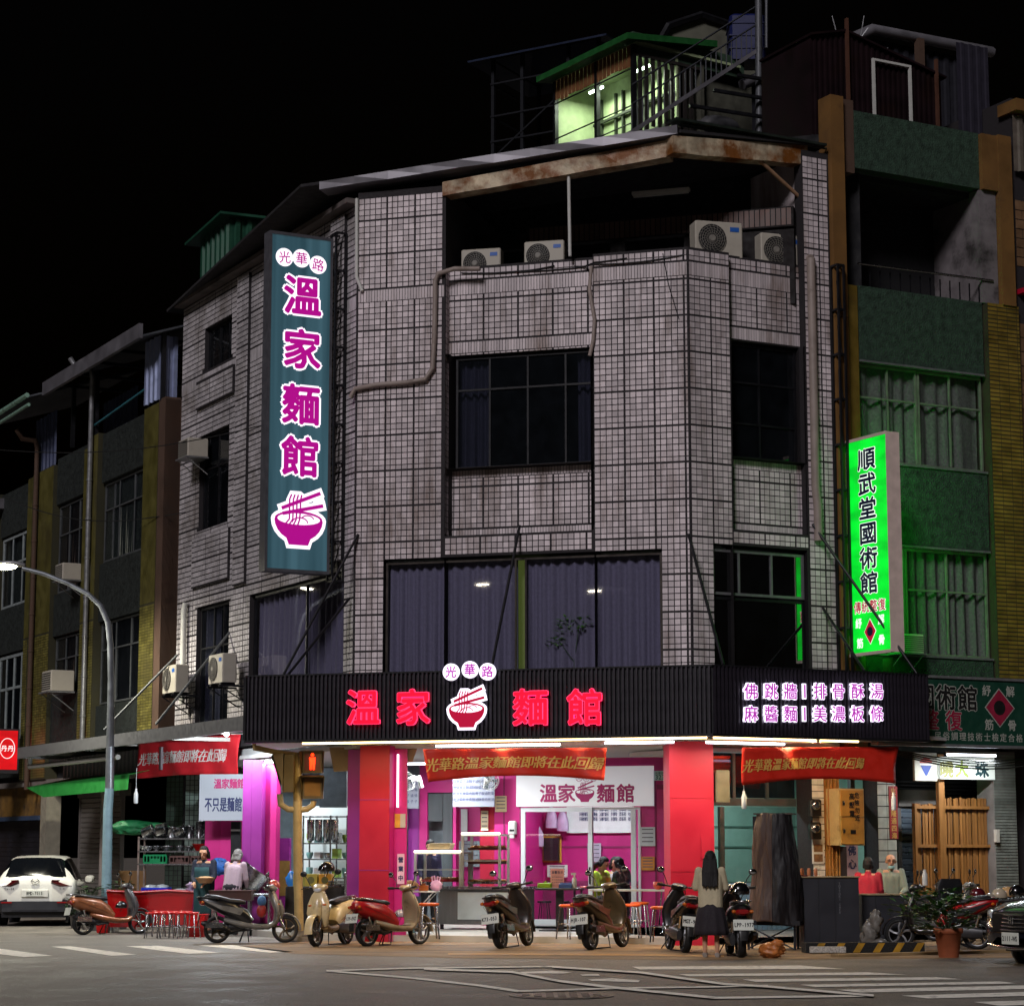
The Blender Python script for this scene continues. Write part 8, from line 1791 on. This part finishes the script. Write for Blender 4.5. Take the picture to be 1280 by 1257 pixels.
small('thermos','white thermos bottle on the tan counter by the fence','bottle',P(AT(1156,1098,41.4).x,41.4,AT(1156,1106,41.4).z),lambda mb:mb.lathe([(.05,0),(.05,.2),(.03,.23),(.03,.28)],12),M['whitemetal'])
# cable bundle under the right canopy
mb=MB()
for k in range(4):
    a=FR.W(4.2,-.5-.1*k,3.55); b=RT.W(8.5,.3+.2*k,3.6); mb.tube([a.lerp(b,i/10)-Vector((0,0,.18*math.sin(PI*i/10)*(1+.3*k)))for i in range(11)],.014,5)
mb.build('cable_bundle',M['rubber'],at=Matrix.Translation(FR.W(4.2,-.5,3.55)),label='sagging black cables under the clinic signboard',cat='cables')
# ================================================================== PEOPLE
def blob(name,mats,parent,T,segs,ells=(),voxel=.012,smooth=4,n=12):
    """overlapping tapered limbs melted into ONE continuous surface"""
    mb=MB(T)
    for p,q,r1,r2 in segs:
        p,q=Vector(p),Vector(q); d=q-p; L=d.length
        if L<1e-5: continue
        d/=L; pts=[p-d*r1,p-d*r1*.8,p-d*r1*.4,p,q,q+d*r2*.4,q+d*r2*.8,q+d*r2]; rr=[r1*.05,r1*.6,r1*.92,r1,r2,r2*.92,r2*.6,r2*.05]
        mb.tube(pts,rr,n)
    for c,r in ells: mb.ell(c,r,14,10)
    o=mb.build(name,mats,parent)
    md=o.modifiers.new('melt','REMESH'); md.mode='VOXEL'; md.voxel_size=voxel; md.use_smooth_shade=True
    sm=o.modifiers.new('smooth','SMOOTH'); sm.factor=.5; sm.iterations=smooth
    return o
def hand(segs,wr,dirv,palmn,s=1.,curl=.6):
    """palm and five unequal bent fingers; dirv points along the hand, palmn is the palm's normal"""
    d=Vector(dirv).normalized(); n=Vector(palmn).normalized(); w_=d.cross(n).normalized(); wr=Vector(wr)
    for k in (-1,-.33,.33,1): segs.append((wr+w_*.012*k*s,wr+(d*.085+w_*.028*k)*s,.016*s,.013*s))
    for k,L in zip((-1,-.33,.33,1),(.065,.078,.082,.070)):
        b=wr+(d*.09+w_*.030*k)*s; d1=(d+n*curl*.5).normalized(); m=b+d1*L*.5*s; d2=(d+n*curl*1.6).normalized(); segs.append((b,m,.0095*s,.0085*s)); segs.append((m,m+d2*L*.5*s,.0085*s,.007*s))
    b=wr+(w_*-.03+d*.025)*s; m=b+(d*.6-w_*.9+n*.4).normalized()*.04*s; segs.append((b,m,.012*s,.010*s)); segs.append((m,m+(d+n*.5-w_*.2).normalized()*.03*s,.010*s,.008*s))
def person(label,M0,top='#888888',bottom='#222222',hairc=None,hairlen=.0,pose='stand',seated=False,arms=None,face=True,skirt=None,h=1.,lean=0.,apron=None,vox=.012,headturn=0,headtilt=0,beardless=True,glasses=False,hairgrey=False,balding=False,legs=True):
    """local +y is where the person looks, z up; hips at the pelvis height"""
    T=M0@Matrix.Scale(h,4); t=thing('person',label,'person',T)
    hz=.47 if seated else .92; c,s_=math.cos(R(lean)),math.sin(R(lean))
    def up(x,y,z): return Vector((x,y*c+z*s_,hz+z*c-y*s_))   # torso space leaning forward
    hip=Vector((0,0,hz)); neck=up(0,-.01,.52); head=up(0,.03,.66)
    sh={-1:up(-.185,-.01,.47),1:up(.185,-.01,.47)}
    arms=arms or {1:((.24,.02,.22),(.22,.16,.02)),-1:((-.24,.02,.22),(-.22,.16,.02))}
    el={k:up(arms[k][0][0]*.9,arms[k][0][1],arms[k][0][2]) for k in arms}; wr={k:up(*arms[k][1]) for k in arms}
    skin=mat('skin','#b98a6c'); segs=[];ells=[]
    # torso and limbs of the body
    segs+=[(up(-.07,0,0),up(.07,0,0),.12,.12),(up(0,0,.05),up(0,0,.22),.125,.12),(up(-.05,0,.34),up(.05,0,.34),.115,.115),(up(-.13,0,.44),up(.13,0,.44),.07,.07),(up(0,-.01,.44),neck,.06,.052),(neck,up(0,.01,.60),.05,.05)]
    for k in (-1,1):
        segs+=[(sh[k],el[k],.052,.042),(el[k],wr[k],.040,.027)]; d=(wr[k]-el[k]).normalized(); hand(segs,wr[k],d,Vector((0,0,-1))+d.cross(Vector((0,0,1)))*.2*k)
        if seated: kn=Vector((k*.11,.42,hz+.0)); an=Vector((k*.12,.40,.08)); segs+=[(Vector((k*.09,0,hz)),kn,.085,.06),(kn,an,.055,.038),(an,an+Vector((0,.14,-.035)),.036,.03)]
        elif legs: kn=Vector((k*.095,.02,.49)); an=Vector((k*.10,0-.01,.085)); segs+=[(Vector((k*.09,0,.9)),kn,.088,.056),(kn,an,.055,.036),(an,an+Vector((0,.15,-.045)),.036,.032)]
    H=Matrix.Translation(head)@Matrix.Rotation(R(-headtilt-lean*.5),4,'X')@Matrix.Rotation(R(headturn),4,'Z')
    blob('body',skin,t,T,segs,[],vox)
    # head: skull, jaw, nose, ears as one surface; eyes and mouth set in
    hm=T@H
    hs=[((0,-.01,.035),(0,.012,.02),.088,.085),((0,.03,-.05),(0,.04,-.075),.058,.045),((0,-.02,-.12),(0,0,-.04),.052,.05)]
    hs+=[((0,.098,.015),(0,.118,-.022),.009,.014),((-.088,.0,.01),(-.09,-.005,-.025),.012,.010),((.088,0,.01),(.09,-.005,-.025),.012,.010),((-.02,.088,-.055),(.02,.088,-.055),.011,.011),((-.045,.075,.035),(.045,.075,.035),.018,.018)]
    hd_=blob('head',skin,t,hm,hs,[],.007,5,12)
    if face:
        mb=MB(hm)
        for k in (-1,1): mb.ell((k*.034,.092,.012),(.013,.006,.006),10,6)
        mb.build('eye',M['plastblack'],hd_)
        mb=MB(hm); mb.tube([(-.024,.099,-.056),(0,.104,-.054),(.024,.099,-.056)],.004,5); mb.build('mouth',mat('lips','#8c4a40',.5),hd_)
        mb=MB(hm)
        for k in (-1,1): mb.tube([(k*.018,.100,.034),(k*.035,.101,.038),(k*.052,.092,.032)],.004,5)
        mb.build('eyebrow',M['hair'],hd_)
        if glasses:
            mb=MB(hm)
            for k in (-1,1): mb.tube([(k*.036+.024*math.cos(a),.108,.012+.018*math.sin(a)) for a in [2*PI*i/12 for i in range(13)]],.0025,4); mb.tube([(k*.06,.106,.015),(k*.092,.0,.02)],.0025,4)
            mb.build('glasses',M['plastblack'],hd_)
            mb=MB(hm); mb.grid(lambda u,v:(-.055+.11*u,.105-.04*abs(u-.5)*2,-.075-.05*v),6,3); mb.build('face_mask',mat('mask_blue','#8ab4b4',.7),hd_,solid=.004)
    hmat=M['hair'] if not hairgrey else mat('grey_hair','#6a6664',.6,var=.4,sc=40)
    hsg=[((0,-.035,.05),(0,-.022,.062),.094,.088),((0,-.05,.0),(0,-.05,-.03),.085,.07)]
    if not face or hairlen>0: hsg+=[((-.06,-.0,.04),(-.075,-.02,-.04),.04,.03),((.06,0,.04),(.075,-.02,-.04),.04,.03)]
    if balding: hsg=[((0,-.05,.03),(0,-.05,.01),.088,.08),((-.07,-.02,.02),(-.075,-.03,-.02),.03,.02),((.07,-.02,.02),(.075,-.03,-.02),.03,.02)]
    if hairlen:
        L=hairlen
        for k in range(-4,5):
            x=k*.02
            if L<.2: hsg.append(((x,-.085+abs(k)*.008,.0),(x*1.1,-.095+abs(k)*.008,-L),.03,.022)); continue
            x=k*.02; hsg.append(((x,-.085+abs(k)*.006,.0),(x*1.35+.01*math.sin(k*3),-.20+abs(k)*.008,-L*.45),.032,.032)); hsg.append(((x*1.35+.01*math.sin(k*3),-.20+abs(k)*.008,-L*.45),(x*1.2+.015*math.sin(k*2),-.215,-L*(1-.06*(k*k%3))),.032,.016))
    blob('hair',hmat,t,hm,hsg,[],.009,3,10)
    # clothes
    tm=mat('cloth_'+top.strip('#'),top,.9,var=.1,sc=8,bump=.3,bs=30); cs=[(up(-.085,0,.36),up(-.075,0,-.02 if not skirt else -.10),.118,.128),(up(.085,0,.36),up(.075,0,-.02 if not skirt else -.10),.118,.128),(up(0,0,.36),up(0,0,-.02 if not skirt else -.10),.13,.13),(up(-.13,0,.43),up(.13,0,.43),.075,.075),(up(0,-.01,.44),up(0,-.01,.51),.07,.06)]
    for k in (-1,1): cs+=[(sh[k],el[k],.068,.060),(el[k],el[k].lerp(wr[k],.85),.058,.042)]
    blob('top',tm,t,T,cs,[],vox)
    if skirt:
        mb=MB(T); rs=[]
        for z,r in ((.86,.15),(.80,.19),(.70,.22),(.6,.235),(.45,.26),(.36,.27)):
            rs.append([((r+.022*(1-z)*math.sin(9*2*PI*k/72+z*2))*math.cos(2*PI*k/72)*1.05,(r*.8+.02*(1-z)*math.sin(9*2*PI*k/72))*math.sin(2*PI*k/72),z) for k in range(72)])
        mb.rings(rs,0,False); mb.build('skirt',mat('cloth_skirt',skirt,.9,var=.3,sc=30,bump=.3,bs=60),t,solid=.01)
    else:
        bs_=[(Vector((-.07,0,hz)),Vector((.07,0,hz)),.135,.135)]
        for k in (-1,1):
            if seated: kn=Vector((k*.11,.42,hz)); an=Vector((k*.12,.40,.14)); bs_+=[(Vector((k*.09,0,hz)),kn,.10,.075),(kn,an,.07,.055)]
            else: kn=Vector((k*.095,.02,.49)); an=Vector((k*.10,0,.14)); bs_+=[(Vector((k*.09,0,.9)),kn,.105,.075),(kn,an,.072,.056)]
        blob('trousers',mat('cloth_'+bottom.strip('#'),bottom,.9,var=.15),t,T,bs_,[],vox)
    for k in (-1,1):
        a=Vector((k*.12,.40,.08)) if seated else Vector((k*.10,-.01,.085))
        mb=MB(T); mb.loft([(0,0,0,0,.01,.01)]*2,6) if 0 else mb.tube([a+Vector((0,-.06,-.045)),a+Vector((0,.02,-.04)),a+Vector((0,.17,-.055))],[.04,.045,.038],10); mb.build('shoe',mat('shoe_grey','#8a8078',.6) if skirt else M['plastblack'],t)
    if apron:
        mb=MB(T); mb.grid(lambda u,v:(lambda p:(p.x,p.y,p.z))(up((-.15-.04*v)+(.30+.08*v)*u,.165+.02*math.cos((u-.5)*3)+.012*math.sin(u*14)*v,.40-.95*v)),14,10); mb.build('apron',mat('apron_teal',apron,.9,var=.1),t,solid=.006)
    return t
g=G(889,1196); 
person('woman with very long black hair in a cream sweater and dark skirt, seen from behind',P(g.x,g.y,0,-8,.985),top='#b8ad90',skirt='#221c22',hairlen=.46,face=False,arms={1:((.27,.06,.20),(.10,.26,.22)),-1:((-.27,.06,.20),(-.08,.27,.22))},vox=.011,lean=3)
person('woman with tied hair in a navy top and teal apron facing the road',P(AT(257,1060,47.9).x,47.9,0,168,1.04),top='#1c2233',bottom='#16181c',hairlen=.12,apron='#24484c',arms={1:((.24,.06,.20),(.12,.28,.10)),-1:((-.24,.06,.20),(-.12,.28,.10))},lean=6,headtilt=14)
person('grey haired woman in a mauve shirt with crossed apron straps, seen from behind',P(AT(291,1060,47.2).x,47.2,0,-25,1.02),top='#a08c98',bottom='#1c1a22',hairlen=.1,hairgrey=True,face=False,arms={1:((.25,.1,.2),(.16,.33,.05)),-1:((-.25,.1,.2),(-.14,.33,.05))},lean=16,headtilt=12)
x=AT(291,1060,47.2).x
a_=CH.W(*[CH.px(536,1060,-4.6)[0],-4.6,.12])
person('cook with short black hair and dark purple shirt behind the glass case',P(a_.x,a_.y,.2,200,1.0),top='#2a2240',bottom='#16161a',face=True,lean=6,headtilt=20,vox=.02)
def seat_at(u,o,z=.12): s=CH.px(u,1060,-o)[0]; w_=CH.W(s,-o,z); return w_
for (u,o,deg,lab,kw) in ((748,7.6,235,'seated girl in a lime green top behind the window looking down',dict(top='#9ab820',bottom='#20202a',hairlen=.28,headtilt=25)),(779,7.0,60,'seated person in black with long hair turned away behind the window',dict(top='#101014',bottom='#101014',hairlen=.34,face=False)),(766,8.6,200,'seated person in white at the far side of the dining table',dict(top='#a8a8ac',bottom='#22222a',hairlen=.1))):
    p=seat_at(u,o); person(lab,P(p.x,p.y,.12,deg,1.14),seated=True,vox=.02,lean=8,arms={1:((.24,.1,.18),(.1,.32,.16)),-1:((-.24,.1,.18),(-.1,.32,.16))},**kw)
    T_=P(p.x,p.y,.12); small('dining_stool','dark dining stool under the '+' '.join(lab.split()[:4]),'stool',T_,lambda mb:(mb.lathe([(.15,.40),(.16,.42),(.15,.45)],16),[mb.tube([(.1*math.cos(a),.1*math.sin(a),.4),(.16*math.cos(a),.16*math.sin(a),0)],.012,5) for a in (0.8,2.4,3.9,5.5)]),M['plastblack'])
p=seat_at(763,7.9); T_=P(p.x,p.y,.12,-17); t=thing('dining_table','dark red dining table between the three seated guests','table',T_); mb=MB(T_); mb.rbox(-.6,.6,-.35,.35,.76,.8,.01); mb.build('table_top',M['redplastic'],t); mb=MB(T_); mb.box(-.05,.05,-.05,.05,.0,.76); mb.rbox(-.3,.3,-.2,.2,0,.03,.01); mb.build('pedestal',M['plastblack'],t)
p=seat_at(690,8.6); T_=P(p.x,p.y,.12,-17); t=thing('dining_table','dark empty dining table behind the glass door','table',T_); mb=MB(T_); mb.rbox(-.7,.7,-.35,.35,.74,.78,.01); mb.build('table_top',mat('maroon_top','#4c1430',.4),t); mb=MB(T_)
for q in (-.6,.6):
    for y in (-.3,.3): mb.box(q-.02,q+.02,y-.02,y+.02,0,.74)
mb.build('leg_frame',M['plastblack'],t)
for k,(dx,dy) in enumerate(((-.45,-.6),(.0,-.62),(.42,-.6))):
    Tq=T_@Matrix.Translation((dx,dy,0)); small('dining_stool','%s dark dining stool before the empty table behind the glass'%('left','middle','right')[k],'stool',Tq,lambda mb:(mb.lathe([(.15,.43),(.16,.45),(.15,.47)],16),[mb.tube([(.1*math.cos(a),.1*math.sin(a),.43),(.16*math.cos(a),.16*math.sin(a),0)],.012,5) for a in (0.8,2.4,3.9,5.5)]),M['plastblack'])
X=AT(1085,1090,42.6).x
person('seated person with black hair and crimson top seen from behind at the right',P(X,42.6,.28,-15,1.02),seated=True,top='#a01c30',bottom='#20202a',face=False,vox=.018,lean=4)
X=AT(1113,1090,43.3).x
person('old man with glasses and lowered mask in a striped shirt facing the road',P(X,43.3,.3,178,1.06),seated=True,top='#7c8474',bottom='#2a2a30',balding=True,hairgrey=True,glasses=True,arms={1:((.27,.12,.16),(.12,.34,.12)),-1:((-.27,.12,.16),(-.12,.34,.12))},vox=.014,lean=5)
for u,Y_ in ((1085,42.6),(1113,43.3)): small('bench_seat','wooden stool under the %s seated person at the right'%('crimson' if u<1100 else 'old'),'stool',P(AT(u,1090,Y_).x,Y_,.1),lambda mb:(mb.rbox(-.2,.2,-.2,.2,.45,.5,.01),[mb.box(a-.02,a+.02,b-.02,b+.02,0,.45) for a in (-.16,.16) for b in (-.16,.16)]),M['brownpl'])
p=CH.W(*[CH.px(762,1060,-0)[0],0,0])
# steaming bowl of food in front of the apron woman
small('food_basket','round tan basket in the hands of the woman in the apron','basket',P(AT(257,1098,47.5).x-.0,47.45,1.03),lambda mb:(mb.lathe([(.13,0),(.2,.1),(.21,.11),(.18,.1),(.1,.03)],18),lump(mb,(0,0,.1),(.16,.14,.04))),mat('tan_basket','#b08c64',.7))
# small plants behind the second floor glass
T_=CH.M@Matrix.Translation((CH.px(718,790,-.22)[0],.2,4.9)); t=thing('window_plant','potted climbing plant standing inside the right curtain window','plant',T_)
mb=MB(T_); leaves(mb,60,(.3,.03,.3),(0,0,.85),.11,31); leaves(mb,30,(.16,.03,.16),(-.35,0,.6),.09,32); mb.build('foliage',mat('brightened_leaf','#86c840',.5,var=.4),t); mb=MB(T_); mb.tube([(0,0,-.4),(0,0,.3),(.1,0,1.0)],.01,4); mb.tube([(0,0,.3),(-.3,0,.7)],.008,4); mb.build('stem',M['leafdark'],t)  # leaf green brightened to look lit

# street lamps across the road, added unseen from their glints in the glass
for (u,v,F_,D_,lab) in ((603,730,CH,34,'street lamp across the road mirrored left in the curtain window'),(743,738,CH,33,'street lamp across the road mirrored right in the curtain window'),(383,735,LF,30,'street lamp across the road mirrored in the side window')):
    d=Vector(ray(u,v)).normalized(); n=Vector((F_.n[0],F_.n[1],0)); a,z=F_.px(u,v,-.11); p=F_.W(a,-.11,z); r=d-2*d.dot(n)*n; q=p+r*D_
    T_=P(q.x,q.y,0); t=thing('street_lamp',lab,'street lamp',T_); mb=MB(T_); mb.tube([(1.2,-.5,0),(1.2,-.5,q.z-.6),(.9,-.4,q.z),(0,0,q.z+.08)],[.11,.08,.06,.05],10); mb.build('post',mat('galvanised','#7b8086'),t)
    mb=MB(T_); mb.ell((0,0,q.z+.05),(.34,.14,.06),12,6); mb.build('lamp_head',M['alu'],t); mb=MB(T_); mb.ell((0,0,q.z-.01),(.28,.1,.04),12,6); mb.build('lens',emat('far_lamp_lens','#fff2d8',45),t)

for k,(p_,q_,lab) in enumerate(((AT(-30,560,60),AT(445,500,44.2),'thin black overhead wire from the terrace roofs to the tiled corner'),(AT(-20,610,60),AT(232,640,52),'lower overhead wire along the olive terrace'))):
    mb=MB(); mb.tube([p_.lerp(q_,i/16)-Vector((0,0,.5*math.sin(PI*i/16))) for i in range(17)],.012,5); mb.build('overhead_wire',M['rubber'],at=Matrix.Translation(p_),label=lab,cat='wire')
# posters, hooks and small wares inside the shop
rg=random.Random(41)
for k,(u,v,o_,w_,h_,c_,lab) in enumerate(((628,1000,5.58,.16,.24,'#c8b48c','cream leaflet on the magenta wall left of the door sign'),(812,1040,5.58,.2,.28,'#b8bcc0','pale notice on the magenta wall right of the shop window'),(812,1075,5.58,.18,.2,'#c07a30','orange leaflet low on the right magenta wall'),(700,1085,9.9,.3,.2,'#c8c8c0','small white switch plate inside the glass door'),(745,1060,9.9,.2,.3,'#a8a0b0','grey calendar on the far dining room wall'),(590,1060,7.3,.3,.4,'#8a9498','steel shelf panel behind the tall glass case'),(607,1020,5.68,.1,.3,'#d8c8a8','paper menu strip on the red post'))):
    a,b=CH.px(u,v,-o_); T_=CH.M@Matrix.Translation((a,o_,b)); mb=MB(T_); mb.box(-w_,w_*.6,-.012,0,-h_,h_*.4)
    for j in range(4): mb.box(-w_*.8,w_*.4,-.016,-.012,h_*.2-j*h_*.3,h_*.2-j*h_*.3+.02,1)
    mb.build('notice',[mat('paper_'+c_[1:],c_,.6,var=.1),mat('grey_ink','#55505a',.6)],at=T_,label=lab,cat='notice')

rg=random.Random(77)
for k,(dx,z_,r_,lab) in enumerate(((-.6,.62,.12,'dented steel bowl at the left under the rack crates'),(-.2,.62,.15,'wide steel bowl in the middle under the rack crates'),(.3,.62,.13,'steel bowl right under the rack crates'))):
    small('steel_bowl',lab,'bowl',RT_@Matrix.Translation((dx,.2,lv[2]+.0)),lambda mb:mb.lathe([(.05,0),(r_,.09),(r_+.005,.1),(r_-.02,.09)],14),M['steel'])
small('white_bag_heap','heap of white plastic bags beside the blue crates','bags',P(AT(248,1100,48.6).x,48.6,.75),lambda mb:(lump(mb,(0,0,.15),(.22,.16,.18),0,14,9,.4,61),lump(mb,(.15,-.05,.3),(.14,.12,.14),0,12,8,.4,62)),mat('lilac_heap','#8c7a98',.5,var=.6,sc=9,bump=.5,bs=12))
small('blue_heap','blue cloth heap between the two women','cloth',P(AT(274,1080,48.9).x,48.9,1.25),lambda mb:lump(mb,(0,0,.1),(.2,.15,.18),0,12,8,.4,63),mat('blue_cloth','#22559c',.7,var=.4,sc=8,bump=.5,bs=12))
